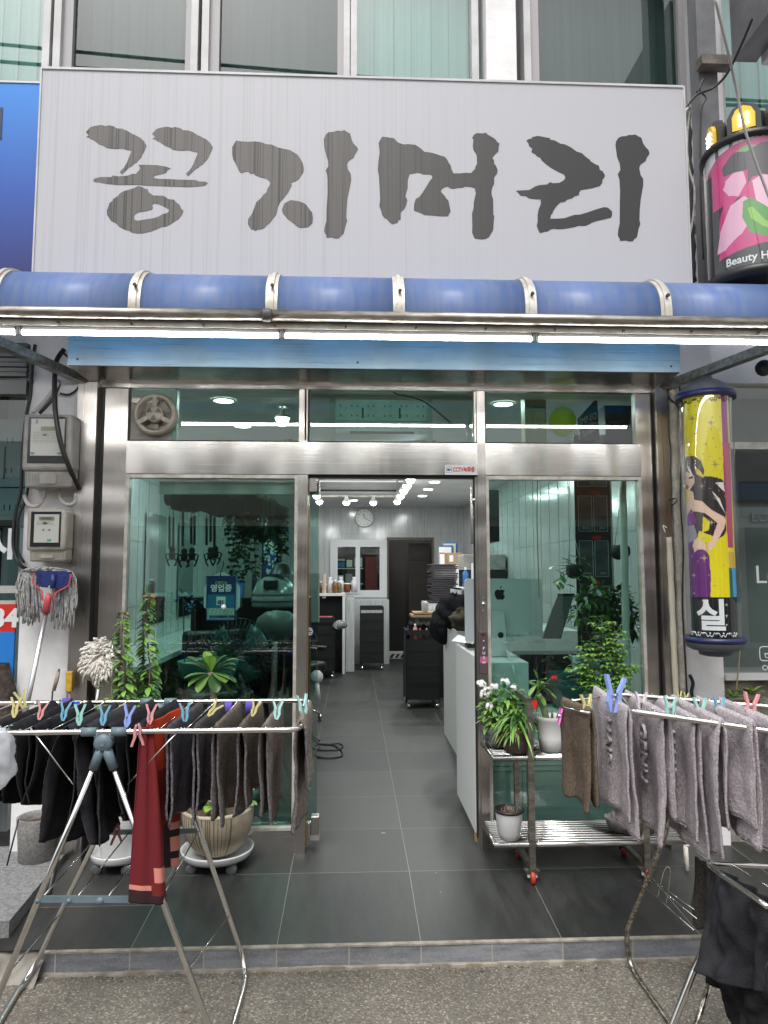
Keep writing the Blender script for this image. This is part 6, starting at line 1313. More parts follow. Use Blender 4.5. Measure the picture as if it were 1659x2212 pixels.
wst = MB().use(mat('cream leg', (.60, .57, .50), .6)); wst.tube([P(1481, 1830, -.3), P(1485, 1893, -.3)], .012, 8); tag(wst.build('cream_post'), 'short cream post end under the right towels', 'post')

# ================================================================== INSIDE THE SHOP
wl = mat('white laminate', (.74, .76, .75), .4); wl2 = mat('off white laminate', (.66, .68, .67), .45)
desk = T('reception_desk', 'white reception desk just inside the door behind the right window', 'desk', (1.2, .3, 0))
mb = MB().use(wl); mb.box(.688, .710, .10, .80, .055, 1.03); mb.box(.712, 1.66, .12, .145, .0, .66); mb.build('side_panel', None, desk, world=True)
mb = MB().use(wl2); mb.box(.70, 1.66, .10, .62, .66, .70); mb.box(.71, 1.03, .46, .80, .955, .985); mb.box(.712, 1.02, .16, .45, .70, .985, .004); mb.build('top', None, desk, world=True)
mb = MB().use(mat('desk groove', (.38, .42, .41), .5))
for z in (.50, .47, .44, .41, .38, .1): mb.box(.78, 1.6, .117, .12, z, z+.004)
mb.box(.96, .964, .117, .12, .1, .66); mb.box(.985, .989, .117, .12, .1, .66); mb.use(mat('cork block', (.45, .28, .12), .8)); mb.box(.69, .708, .11, .15, .0, .055); mb.build('groove', None, desk, world=True)
mb = MB().use(black); mb.box(1.03, 1.66, .42, .62, .70, 1.0); tag(mb.build('desk_cabinet'), 'black cabinet standing on the desk behind the right window', 'cabinet')
# all-in-one computer
silv = mat('silver aluminium', (.72, .74, .75), .38, .15); im = T('desktop_computer', 'silver all-in-one computer seen from behind through the right window', 'computer', (.86, .45, .985))
a, b2 = P(1004, 1250, .50), P(1173, 1388, .50); xa_, xb2, zt_, zb2 = a.x, b2.x, a.z, b2.z
def rrect(x0, x1, z0, z1, r, y, n=5):
    pts = []
    for cx_, cz_, a0 in ((x1-r, z1-r, 0), (x0+r, z1-r, 90), (x0+r, z0+r, 180), (x1-r, z0+r, 270)):
        for k in range(n+1): a = R(a0+90*k/n); pts.append((cx_+r*math.cos(a), y, cz_+r*math.sin(a)))
    return pts
mb = MB().use(silv); mb.poly(rrect(xa_, xb2, zb2, zt_, .02, .50), (0, .02, 0)); mb.poly(rrect(xa_+.06, xb2-.06, zb2+.05, zt_-.05, .05, .49), (0, .01, 0)); mb.use(black); mb.poly(rrect(xa_+.005, xb2-.005, zb2+.005, zt_-.005, .018, .5205), (0, .002, 0)); mb.build('screen', None, im, world=True)
mb = MB().use(silv); q = P(1077, 1320, .44); f_ = P(1077, 1412, .44); zf = .99
rows = [[(q.x-.035, .485, q.z), (q.x+.035, .485, q.z)], [(q.x-.038, .455, q.z-.02), (q.x+.038, .455, q.z-.02)], [(q.x-.048, .435, zf+.03), (q.x+.048, .435, zf+.03)], [(q.x-.05, .44, zf), (q.x+.05, .44, zf)], [(q.x-.05, .60, zf), (q.x+.05, .60, zf)]]
mb.grid(rows, smooth=False); so_ = mb.build('stand', None, im, world=True, solid=.006)
mb = MB().use(black); q2 = P(1083, 1372, .436); mb.lathe([(.0005, .4365), (.019, .4365)], (q2.x-.004, 0, q2.z), 24, axis='y'); mb.build('cable_hole', None, im, world=True)
ac = P(1080, 1281, .487); s_ = .0013
apple = [(0, 13), (8, 17), (18, 14), (24, 8), (19, 3), (17, -5), (20, -12), (25, -16), (20, -26), (13, -33), (7, -33), (0, -30), (-7, -33), (-14, -32), (-22, -20), (-26, -8), (-25, 5), (-19, 14), (-9, 17)]
mb = MB().use(black); mb.poly([(ac.x+x*s_, .4885, ac.z+z*s_) for x, z in apple], (0, .001, 0)); mb.poly([(ac.x+x*s_, .4885, ac.z+z*s_) for x, z in [(0, 20), (1, 28), (9, 36), (8, 26)]], (0, .001, 0)); mb.build('fruit_mark', None, im, world=True)
mb = MB().use(mat('laptop grey', (.05, .055, .055), .3)); mb.poly([P(1205, 1285, .35), P(1240, 1285, .35), P(1212, 1380, .30), P(1172, 1380, .30)], (0, .02, 0)); mb.use(black); mb.tube([P(1204, 1284, .345), P(1241, 1284, .345)], .006, 6); tag(mb.build('open_laptop'), 'slanting open laptop lid between the silver computer and the window plants', 'laptop')
cable([(1060, 1490, .11), (1070, 1530, .11), (1085, 1520, .11), (1115, 1515, .11), (1140, 1520, .11), (1145, 1530, .12)], .0035, blackcable, 'thin black cable on the front of the desk box')
cable([(1093, 1400, .42), (1108, 1440, .15), (1115, 1490, .11), (1118, 1520, .11)], .006, mat('white cable', (.55, .57, .57), .5), 'pale cable bundle behind the computer stand')
# papers, bag and till side of the desk seen in the doorway
mb = MB().use(wm); mb.poly([P(975, 1385, .75), P(990, 1372, .8), P(1025, 1384, .6), P(1022, 1392, .5)], (0, 0, .004)); mb.use(black); mb.box(.72, .80, .52, .62, 1.031, 1.06); tag(mb.build('papers'), 'loose white papers on the desk edge in the doorway', 'paper')
bagm = blk
def heap(mb, c, r, sx_, sy_, sz_, seed):
    c = Vector(c); rows = []
    for j in range(20):
        th = math.pi*j/19; rows.append([c+Vector((sx_*r*math.sin(th)*math.cos(a), sy_*r*math.sin(th)*math.sin(a), sz_*r*math.cos(th)))*1 + Vector((math.cos(a), math.sin(a), .5))*r*.35*noise.noise((math.cos(a)*2.2+seed, math.sin(a)*2.2, j*.3)) for a in [2*math.pi*i/30 for i in range(30)]])
    mb.grid(rows, closed=True)
mb = MB().use(mat('olive canvas', (.06, .05, .03), .9, bump=.5, bscale=60)); heap(mb, (.95, 2.0, 1.10), .13, 1.0, .9, .8, 1); mb.use(bagm); heap(mb, (.90, 2.3, 1.16), .16, 1.0, .8, 1.0, 5); heap(mb, (.84, 2.6, 1.02), .13, 1.0, .8, 1.3, 9); tag(mb.build('shoulder_bag'), 'olive and black bag heaped behind the desk', 'bag')
mb = MB().use(wl2); mb.box(.86, 1.9, 1.9, 2.8, .0, 1.02); tag(mb.build('side_counter'), 'low white counter carrying the bag', 'counter')

# black trolleys
def trolley(x0, x1, y0, y1, h, lab, shelves=5, tools=True):
    t = T('salon_trolley', lab, 'trolley', ((x0+x1)/2, (y0+y1)/2, 0), 'black salon trolleys')
    for i in range(shelves):
        z = .10+(h-.12)*i/(shelves-1)*.96; mb = MB().use(black); d_ = .055 if i else .14
        mb.box(x0, x1, y0, y1, z, z+.012); mb.box(x0, x1, y0, y0+.008, z+.012, z+d_); mb.box(x0, x1, y1-.008, y1, z+.012, z+d_); mb.box(x0, x0+.008, y0+.008, y1-.008, z+.012, z+d_); mb.box(x1-.008, x1, y0+.008, y1-.008, z+.012, z+d_); mb.build('drawer', None, t, world=True)
    mb = MB().use(black); mb.box(x0-.006, x0-.001, y0, y1, .1, h-.06); mb.box(x1+.001, x1+.006, y0, y1, .1, h-.06); mb.box(x0, x1, y0+.012, y0+.018, .1, h-.1)
    for x in (x0-.012, x1): mb.box(x, x+.012, y0+.02, y0+.04, .06, h); mb.box(x, x+.012, y1-.04, y1-.02, .06, h)
    mb.build('frame', None, t, world=True); mb = MB().use(chrome)
    for x in (x0+.02, x1-.02):
        for y in (y0+.02, y1-.02): mb.ball((x, y, .03), .028, 10)
    mb.build('castor', None, t, world=True); return t
trolley(.60, .96, 4.0, 4.42, .86, 'black salon trolley nearest the door on the right, bottles and folded cloths in its drawers')
trolley(.12, .47, 7.15, 7.55, .98, 'black salon trolley standing free at the back, near the dark doorway', 6)
trolley(-.66, -.28, 6.3, 6.7, .85, 'black salon trolley beside the white vanity at the left back', 5)
mb = MB().use(mat('folded white cloth', (.62, .62, .60), .9, bump=.5, bscale=30)); mb.box(.62, .80, 4.02, 4.2, .215, .245, .01); mb.box(.86, .93, 4.02, 4.2, .21, .25, .01); mb.box(.63, .76, 4.03, 4.18, .45, .462); tag(mb.build('folded_cloths'), 'folded white cloths in the lower drawers of the nearest trolley', 'cloth')
def bottle(x, y, z, r, h, m_, lab, cap=None, name='bottle', neck=.35):
    mb = MB().use(m_); mb.lathe([(.0005, 0), (r, .002), (r, h*.72), (r*neck, h*.84), (r*neck, h*.9)], (x, y, z), 14); mb.use(cap or whiteplas); mb.lathe([(r*neck*1.2, h*.88), (r*neck*1.2, h), (.0005, h)], (x, y, z), 12); return tag(mb.build(name), lab, 'bottle', 'hair product bottles in the salon')
pinkb = mat('pink lotion', (.60, .28, .26), .3); wb = mat('white bottle', (.66, .66, .68), .35); amber = mat('amber jar', (.22, .09, .03), .3); grnb = mat('green bottle', (.15, .42, .12), .3); blueb = mat('blue bottle', (.04, .16, .45), .3)
bottle(.70, 4.06, .76, .026, .17, pinkb, 'clear pink pump bottle on the nearest trolley, left one', wm); bottle(.76, 4.10, .76, .028, .12, mat('rose box', (.55, .25, .30), .5), 'short rose bottle on the nearest trolley beside the pump bottle', red); bottle(.63, 4.2, .76, .02, .14, black, 'slim black bottle at the left edge of the nearest trolley', black); bottle(.83, 4.06, .78, .012, .10, pinkb, 'thin pink tube at the right of the nearest trolley')
mb = MB().use(blk); 
rows = [[(.66+i*.03, 4.2+j*.05, .90+.06*noise.noise((i*.7, j*.9, 0))) for i in range(11)] for j in range(7)]; mb.grid(rows); tag(mb.build('dark_cloth', None, None, solid=.02), 'dark cloth heaped on the nearest trolley', 'cloth')
cup = MB().use(wm); q = P(918, 1352, 4.8); cup.lathe([(.001, 0), (.035, 0), (.045, .11), (.047, .115)], (q.x, 4.8, 1.022), 18); tag(cup.build('paper_cup'), 'white paper cup on the pile behind the nearest trolley', 'cup')
mb = MB().use(black); mb.box(.80, 1.25, 4.7, 5.2, .0, .96); mb.use(mat('cardboard', (.35, .25, .14), .8)); mb.box(.72, 1.2, 4.72, 5.1, .962, .99); mb.box(.75, 1.22, 4.75, 5.1, 1.0, 1.02); tag(mb.build('low_cabinet'), 'low black cabinet with tan trays on top behind the nearest trolley', 'cabinet')
# white cabinet at the back right with things on it
mb = MB().use(wl); mb.box(1.36, 1.96, 6.9, 7.9, 0, 1.62, .01); mb.use(mat('seam', (.25, .26, .26), .5)); mb.box(1.355, 1.36, 7.05, 7.06, .1, 1.55); mb.box(1.354, 1.36, 7.02, 7.03, .7, .9); mb.use(wl)
tag(mb.build('tall_cabinet'), 'tall white cabinet at the right back of the salon', 'cabinet')
mb = MB().use(tw_dark)
for i in range(22): z = 1.10+i*.024; o = rp.uniform(-.02, .02); mb.box(1.05+o, 1.42+o, 5.65, 6.0, z, z+.021, .009)
stk = mb.build('towel_stack'); tag(stk, 'tall stack of folded grey towels beside the white cabinet', 'towels')
mb = MB().use(wl2); mb.box(1.02, 1.92, 5.6, 6.6, 0, 1.09); tag(mb.build('towel_counter'), 'white counter under the grey towel stack', 'counter')
mb = MB().use(mat('white netting', (.62, .62, .58), .9))
for i in range(60): x = 1.00+rp.uniform(0, .42); z = rp.uniform(.85, 1.10); mb.tube(smooth_path([(x, 5.55, z), (x+.02, 5.52, z-.05), (x-.01, 5.53, z-.1), (x+.01, 5.54, z-.16)], 3), .007, 5)
tag(mb.build('string_curtain'), 'tangle of white strings hanging below the grey towel stack', 'strings')
mb = MB().use(mat('white shelf', (.58, .60, .58), .5)); mb.box(1.22, 1.60, 4.35, 4.40, .9, 1.32); mb.box(1.22, 1.24, 4.1, 4.9, .6, 1.33); mb.box(1.22, 1.8, 4.1, 4.9, 1.31, 1.33); tag(mb.build('rolling_shelf'), 'white rolling shelf right of the doorway view', 'shelf')
bottle(1.35, 4.5, 1.33, .035, .24, blueb, 'blue spray can on the white rolling shelf'); mb = MB().use(wl); mb.box(1.42, 1.46, 4.3, 4.5, 1.33, 1.62); tag(mb.build('white_tablet'), 'upright white panel on the rolling shelf', 'panel')
mb = MB().use(greyplas); mb.box(1.40, 1.95, 5.0, 5.5, 1.56, 1.74, .01); mb.use(black); mb.box(1.42, 1.95, 5.0, 5.5, 1.3, 1.55); tag(mb.build('printer'), 'grey printer stacked on a black box at the right wall', 'printer')
# boxes and books on the tall cabinet
mb = MB().use(mat('cardboard', (.35, .25, .14), .8)); mb.box(1.46, 1.70, 7.0, 7.3, 1.62, 1.82); mb.use(wm); mb.box(1.50, 1.56, 6.996, 7.0, 1.68, 1.78); tag(mb.build('cardboard_box'), 'small cardboard box on top of the tall white cabinet', 'box')
for i, (x, h, m_) in enumerate(((1.38, .30, wm), (1.41, .33, blueb), (1.46, .36, mat('cream cover', (.6, .55, .42), .6)), (1.50, .38, blueb))): mb = MB().use(m_); mb.box(x, x+.20, 7.35+i*.03, 7.37+i*.03, 1.62, 1.62+h); tag(mb.build('magazine'), ['thin white', 'blue', 'tall cream covered', 'tall blue'][i] + ' magazine leaning on the tall white cabinet', 'magazine', 'magazines on the cabinet')
mb = MB().use(red); mb.box(1.34, 1.42, 6.95, 6.97, 1.62, 1.82); mb.use(wm); mb.box(1.345, 1.415, 6.945, 6.95, 1.64, 1.80); tag(mb.build('framed_card'), 'small white card in a red frame at the cabinet corner', 'frame')
# back-room things behind the window
mb = MB().use(mat('deep red door', (.22, .02, .02), .5)); mb.box(.22, .42, 8.9, 9.0, 1.1, 1.80); tag(mb.build('red_cabinet'), 'deep red cabinet seen through the back window', 'cabinet')
mb = MB().use(wl); 
for z in (1.30, 1.58): mb.box(-.33, .18, 8.80, 9.0, z, z+.015)
tag(mb.build('back_shelf'), 'white shelves behind the back window', 'shelf')
for x, z, w, h, m_, lab in ((-.30, 1.60, .14, .10, blueb, 'blue box on the upper shelf behind the back window'), (-.30, 1.71, .15, .05, mat('cream cover', (.6, .55, .42), .6), 'cream box above the blue one behind the back window'), (-.12, 1.60, .10, .14, wm, 'white packet on the upper shelf behind the back window'), (.02, 1.60, .14, .18, wl, 'large white carton behind the back window'), (-.28, 1.32, .10, .14, wl, 'white carton on the lower shelf behind the back window'), (-.14, 1.32, .12, .17, mat('grey carton', (.3, .3, .3), .6), 'grey carton on the lower shelf behind the back window')):
    tag(MB().use(m_).box(x, x+w, 8.80, 8.92, z+.016, z+h).build('carton'), lab, 'box', 'cartons behind the back window')
# white vanity left of the back with bottles
van = T('vanity_counter', 'white counter with a dark recess below, covered with bottles, at the left back', 'counter', (-.7, 6.6, 0))
mb = MB().use(wl); mb.box(-1.95, -.12, 6.75, 7.2, 1.16, 1.20); mb.box(-.16, -.12, 6.76, 7.2, 0, 1.16); mb.build('top', None, van, world=True); mb = MB().use(black); mb.box(-1.9, -.17, 7.15, 7.19, 0, 1.15); mb.use(m_wt); mb.box(-.11, .02, 7.0, 8.6, 0, 1.10); mb.box(.02, .6, 7.9, 8.65, 0, 1.06); mb.build('recess', None, van, world=True)
q0 = [(-.98, .04, .22, black), (-.90, .035, .16, grnb), (-.80, .03, .24, black), (-.74, .03, .20, black), (-.58, .05, .20, black), (-.52, .04, .18, amber), (-.44, .03, .14, amber), (-.38, .05, .24, wb), (-.30, .04, .20, amber), (-.24, .045, .18, mat('olive jar', (.14, .11, .04), .4)), (-.66, .04, .12, pinkb)]
for i, (x, r, h, m_) in enumerate(q0): bottle(x+.02, 6.85+.1*(i % 2), 1.20, r, h, m_, ['black bottle at the left end of the vanity row', 'green topped jar on the vanity', 'tall black bottle on the vanity, third in the row', 'black bottle with a slim neck on the vanity', 'wide black bottle in the middle of the vanity', 'brown glass bottle right of the wide black one', 'small amber bottle on the vanity', 'tall white bottle on the vanity', 'amber jar right of the tall white bottle', 'olive jar at the right end of the vanity', 'short pink jar on the vanity'][i], neck=.5)
for i, (px, py, h, m_, lab) in enumerate(((736, 1280, .26, wb, 'tall white bottle on the tiled ledge under the back window, left of two'), (765, 1280, .26, wb, 'tall white bottle on the tiled ledge under the back window, right of two'), (750, 1280, .16, mat('red brown tub', (.30, .08, .03), .5), 'red brown tub between two tall white bottles'))): q = P(px, py, 7.9); bottle(q.x, 7.9, q.z, .05, h, m_, lab, neck=.5 if i < 2 else 1.0)
mb = MB().use(mat('cream cover', (.6, .55, .42), .6)); q = P(700, 1278, 6.8)
for i in range(9): mb.lathe([(.028, q.z-.1+i*.04), (.036, q.z-.1+i*.04+.045)], (q.x, 6.8, 0), 14)
tag(mb.build('cup_stack'), 'tall stack of cream paper cups on the vanity', 'cups')
mb = MB().use(mat('pink curlers', (.55, .15, .18), .5)); 
for i in range(14): mb.tube([(-.60+i*.022, 6.32, .87), (-.60+i*.022, 6.5, .87)], .009, 6)
tag(mb.build('curlers'), 'row of pink curlers on the trolley by the vanity', 'curlers')
mb = MB().use(mat('clear bag', (.62, .64, .68), .18, trans=.75)); mb.lathe([(.001, -.05), (.09, -.03), (.12, 0), (.09, .05), (.04, .08), (.001, .085)], P(733, 1352, 6.3), 16, jit=.15); tag(mb.build('clear_bag'), 'crumpled clear bag of pale tufts on the trolley by the vanity', 'bag')
# dark salon chairs at the left
def chair(x, y, rz, lab):
    t = T('salon_chair', lab, 'chair', (x, y, 0), 'black salon chairs', R(rz))
    MB().use(black).box(-.26, .26, -.25, .25, .46, .58, .04).build('seat', None, t); MB().use(black).box(-.25, .25, .22, .32, .56, 1.02, .04).build('backrest', None, t)
    mb = MB().use(black)
    for s_ in (-1, 1): MB().use(black).box(s_*.28-.03, s_*.28+.03, -.22, .2, .68, .73, .015).build('armrest', None, t)
    mb = MB().use(chrome); mb.tube([(0, 0, .08), (0, 0, .46)], .03, 12)
    for k in range(5): a = 2*math.pi*k/5; mb.tube([(0, 0, .12), (.2*math.cos(a), .2*math.sin(a), .10), (.29*math.cos(a), .29*math.sin(a), .07)], [.02, .016, .012], 8); mb.ball((.29*math.cos(a), .29*math.sin(a), .035), .032, 8)
    mb.build('base', None, t); return t
chair(-.62, 3.5, 60, 'black salon chair with chrome feet seen at the left edge of the doorway'); chair(-1.1, 1.9, 20, 'black salon chair right behind the left window'); chair(-1.2, 5.0, 40, 'black salon chair deep inside behind the left window')
mb = MB().use(black); mb.box(-2.0, -1.55, 1.2, 6.4, .0, .80); mb.use(wl2); mb.box(-2.01, -1.5, 1.2, 6.4, .80, .84); tag(mb.build('wall_counter'), 'long counter with a pale top along the left wall of the salon', 'counter')
for i, y in enumerate((2.0, 3.3, 4.6)): mb = MB().use(mat('mirror', (.7, .75, .75), .05, 1)); mb.box(-2.005, -1.995, y-.35, y+.35, 1.0, 2.1); tag(mb.build('mirror'), ['nearest', 'middle', 'farthest'][i] + ' tall mirror on the left salon wall', 'mirror', 'mirrors on the left wall')
cable([(640, 1575, .45), (675, 1590, .45), (690, 1600, .4)], .006, blackcable, 'short black wire by the parked door')
w = [G(x, y, .008) for x, y in ((672, 1575), (682, 1600), (700, 1608), (730, 1606), (741, 1612), (725, 1620), (690, 1620), (676, 1616), (690, 1607), (720, 1610), (738, 1622), (735, 1634), (700, 1637), (680, 1630), (690, 1612))]
mb = MB().use(blackcable); mb.tube(smooth_path(w, 8), .006, 6); tag(mb.build('coiled_cable'), 'coiled black cable on the salon floor inside the door', 'cable')
mb = MB().use(wb); q = P(684, 1462, 2.6); mb.ball((q.x, 2.6, q.z), .06, 16, 1, 1, .7); mb.tube([(q.x, 2.6, q.z-.04), (q.x+.02, 2.58, q.z-.2)], .022, 10); tag(mb.build('hair_dryer'), 'small white hair dryer hanging at the left edge of the doorway', 'hair dryer')

# hood dryer, fan, hanging things behind the left window
hd = T('hood_dryer', 'silver hood hair dryer behind the left window', 'hair dryer', P(602, 1290, 2.2)[:]); q = P(592, 1285, 2.2)
mb = MB().use(mat('silver plastic', (.28, .31, .31), .22, .3)); mb.lathe([(.001, .16), (.08, .155), (.15, .11), (.19, .02), (.192, .0), (.186, -.004), (.19, -.01), (.195, -.09), (.18, -.11), (.16, -.09)], q, 30); mb.use(black); mb.box(q.x-.07, q.x+.05, q.y-.20, q.y-.12, q.z+.06, q.z+.13, .01); mb.tube([q+Vector((.196*math.cos(a), .196*math.sin(a), -.05)) for a in [R(i*9) for i in range(40)]], .006, 5, closed=True); mb.use(black); mb.lathe([(.001, .30), (.06, .28), (.11, .20)], q+Vector((.06, 0, -.02)), 20); mb.build('hood', None, hd, world=True); mb = MB().use(dullsteel); mb.tube([q+Vector((0, .1, -.1)), (q.x, 2.3, .1)], .025, 10); mb.build('pole', None, hd, world=True)
mb = MB().use(mat('clear bag', (.62, .64, .68), .18, trans=.75)); mb.use(mat('dull film', (.12, .14, .13), .4)); mb.lathe([(.001, -.12), (.10, -.10), (.17, -.02), (.16, .06), (.09, .11), (.001, .12)], P(599, 1352, 1.6), 20, 1, .7, jit=.07); tag(mb.build('covered_hood'), 'hood wrapped in crumpled plastic film behind the left window', 'hood')
fa = T('standing_fan', 'black wire standing fan behind the left window', 'fan', P(520, 1400, .6)[:]); q = P(515, 1412, .9); mb = MB().use(mat('dark wire', (.03, .04, .04), .4, .5))
for k in range(46):
    a = 2*math.pi*k/46; mb.tube([q+Vector((r*math.cos(a), y, r*math.sin(a))) for r, y in ((.03, -.09), (.15, -.08), (.235, 0), (.15, .07), (.03, .08))], .0018, 4)
for r, y in ((.10, -.087), (.17, -.07), (.236, 0)): mb.tube([q+Vector((r*math.cos(a), y, r*math.sin(a))) for a in [2*math.pi*i/40 for i in range(40)]], .0025, 4, closed=True)
mb.build('cage', None, fa, world=True); mb = MB().use(mat('fan petrol blades', (.03, .12, .12), .3))
for k in range(3): a = 2.1*k; mb.grid([[q+Vector((r*math.cos(a+b2), .03*b2, r*math.sin(a+b2))) for b2 in (0, .4, .8, 1.2)] for r in (.03, .12, .21)])
mb.build('blades', None, fa, world=True, solid=.003); mb = MB().use(black); mb.tube([q+Vector((0, .09, 0)), (q.x, .99, .05)], .018, 10); mb.lathe([(.2, 0), (.2, .03), (.02, .05)], (q.x, .99, 0), 24); mb.build('stand', None, fa, world=True)
# driftwood with springs and hanging monkeys
hg = T('hanging_driftwood', 'long dark driftwood log hung high behind the left window with springs and little figures dangling', 'ornament', P(490, 1110, .5)[:])
dm = mat('dark bark', (.030, .024, .018), .8, col2=(.06, .05, .04), scale=16, bump=1, bscale=22, bdist=.02)
mb = MB().use(dm); w = smooth_path([P(x, y, .55) for x, y in ((360, 1072), (395, 1082), (440, 1078), (490, 1090), (535, 1080), (580, 1098), (618, 1112))], 6); mb.tube([p_+Vector((0, rp.uniform(-.01, .01), rp.uniform(-.012, .012))) for p_ in w], [.035+.045*math.sin(math.pi*(i/len(w))**.8)+rp.uniform(-.008, .012) for i in range(len(w))], 14); mb.build('log', None, hg, world=True)
for x, y1, y2 in ((366, 1115, 1185), (374, 1118, 1188), (395, 1105, 1180), (413, 1118, 1175), (420, 1115, 1178), (446, 1120, 1178), (455, 1112, 1170), (463, 1118, 1180)):
    a, b2 = P(x, 1095, .5), P(x, y2, .5); mb = MB().use(dm); mb.tube([a, b2], .002, 5); n = 34; c0_ = P(x, y1, .5); mb.tube([c0_.lerp(b2, i/(n*6))+Vector((.008*math.cos(i*1.05), .008*math.sin(i*1.05), 0)) for i in range(n*6)], .0018, 4); mb.build('spring', None, hg, world=True)
for x, y in ((372, 1195), (398, 1198), (415, 1196), (455, 1195), (465, 1192)):
    c = P(x, y, .5); mb = MB().use(dm); mb.ball(c+Vector((0, 0, .02)), .020, 10); mb.ball(c-Vector((0, 0, .015)), .022, 10, 1.3)
    for s_ in (-1, 1): mb.tube([c+Vector((s_*.015, 0, 0)), c+Vector((s_*.04, 0, -.01)), c+Vector((s_*.03, 0, -.045))], .005, 6); mb.tube([c+Vector((s_*.01, 0, -.03)), c+Vector((s_*.03, 0, -.05)), c+Vector((s_*.015, 0, -.08))], .006, 6)
    mb.build('monkey_figure', None, hg, world=True)
mb = MB()
for i in range(12):
    x0 = rp.uniform(490, 620); w = smooth_path([P(x0, 1105, .6), P(x0+rp.uniform(-10, 10), 1150, .6), P(x0+rp.uniform(-20, 15), rp.uniform(1180, 1260), .6)], 8); mb.use(stem); mb.tube(w, .002, 4)
    for p_ in w:
        for k in range(4): a = rp.uniform(0, 6.3); mb.use(leafd); mb.leaf(p_, (math.cos(a), math.sin(a), -.2), rp.uniform(.025, .045), .03, .4)
foliage(mb, P(560, 1135, .6), .15, 300, .045, .03, [leafd], .5); tag(mb.build('trailing_plant'), 'dark trailing vine hanging high behind the left window', 'plant')
mb = MB().use(mat('green bamboo', (.14, .20, .13), .6))
for k in range(7):
    a = 2*math.pi*k/7; top = P(582, 1052, .5); r = .035; mb.tube([top, top+Vector((r*math.cos(a), r*math.sin(a), -.09)), top+Vector((r*math.cos(a), r*math.sin(a), -.30))], .0012, 4)
    for j in range(14): mb.ball(top+Vector((r*math.cos(a), r*math.sin(a), -.09-j*.016)), .005, 6)
mb.lathe([(.036, -.003), (.04, 0), (.036, .003)], P(582, 1079, .5), 20); tag(mb.build('wind_chime'), 'beaded wind chime behind the left window, right of the driftwood', 'wind chime')
pa = T('flower_painting', 'blue painting of white blossoms on the wall behind the left window', 'picture', P(590, 1200, 3)[:]); a, b2 = P(568, 1165, 3.0), P(605, 1255, 3.0)
rq = random.Random(4); spots = [(rq.uniform(.1, .9), rq.uniform(0, .8)) for _ in range(60)]
printed('canvas', lambda u, v: 'c8d8c0' if any((u-p_[0])**2*.25+(v-p_[1])**2 < .0014 for p_ in spots) else '1c3f8f' if v < .7 else '14245a', 44, 26, lambda u, v: Vector((a.x+(b2.x-a.x)*u, 3.0, a.z+(b2.z-a.z)*v)), vcol_mat('canvas print', .6), pa)
MB().use(black).box(a.x-.01, b2.x+.01, 3.002, 3.02, b2.z-.01, a.z+.01).build('backing', None, pa, world=True)
mb = MB().use(mat('grey partition', (.22, .24, .23), .6)); mb.box(-1.35, -1.0, 3.05, 3.1, 0, 2.6); mb.box(-.9, -.35, 3.4, 3.45, 1.0, 1.5); tag(mb.build('partition'), 'pale partition standing inside behind the left window', 'partition')
rk = random.Random(21)
su = T('dark_shelf_unit', 'dark shelf unit crowded with small boxes and bottles behind the left window', 'shelf', (-.95, 2.6, 0))
mb = MB().use(black)
for z in (.3, .62, .94, 1.26): mb.box(-1.45, -.42, 2.55, 2.85, z, z+.02)
mb.box(-1.47, -1.45, 2.55, 2.85, 0, 1.28); mb.box(-.42, -.40, 2.55, 2.85, 0, 1.28); mb.box(-1.45, -.42, 2.85, 2.87, 0, 1.28); mb.build('frame', None, su, world=True)
for x, w_, h, m_, k_, lab in ((-1.36, .10, .20, mat('grey carton', (.3, .3, .3), .6), 0, 'grey box at the left end of the dark shelf unit behind the left window'), (-1.20, .06, .22, wb, 1, 'white bottle on the dark shelf unit beside the grey box'), (-1.08, .07, .16, blueb, 0, 'small blue box on top of the dark shelf unit'), (-.94, .05, .24, black, 1, 'tall black bottle on the dark shelf unit'), (-.82, .10, .12, mat('teal tub', (.03, .16, .15), .4), 0, 'low teal tub on top of the dark shelf unit'), (-.64, .06, .20, amber, 1, 'amber bottle near the right end of the dark shelf unit')):
    if k_: bottle(x+w_/2, 2.65, 1.28, w_/2, h, m_, lab, black, neck=.5)
    else: tag(MB().use(m_).box(x, x+w_, 2.6, 2.6+w_, 1.28, 1.28+h).build('carton'), lab, 'box')
bottle(-.98, 1.3, .86, .035, .2, wb, 'white bottle behind the left window, left of the fan'); 
mb = MB().use(mat('teal basin', (.06, .22, .18), .4)); mb.lathe([(.12, 0), (.16, .05), (.19, .14), (.2, .14), (.17, .04)], P(450, 1440, .8)-Vector((0, 0, .1)), 28); tag(mb.build('teal_basin'), 'dark teal basin behind the rosette plant inside the left window', 'basin')
for i, (px, py) in enumerate(((395, 1290), (420, 1305))):
    mb = MB().use(mat('blue orchid', (.10, .25, .5), .5)); q = P(px, py, .5)
    for k in range(20): a = rp.uniform(0, 6.3); mb.leaf(q+Vector((rp.uniform(-.05, .05), rp.uniform(-.02, .02), rp.uniform(-.05, .05))), (math.cos(a), -.5, math.sin(a)), .025, .018, .1)
    mb.use(stem); mb.tube([q, q+Vector((.02, 0, -.4))], .003, 5); tag(mb.build('blue_orchid'), 'dim blue orchid spray behind the left window, ' + ('the left one' if i == 0 else 'the right one'), 'plant')

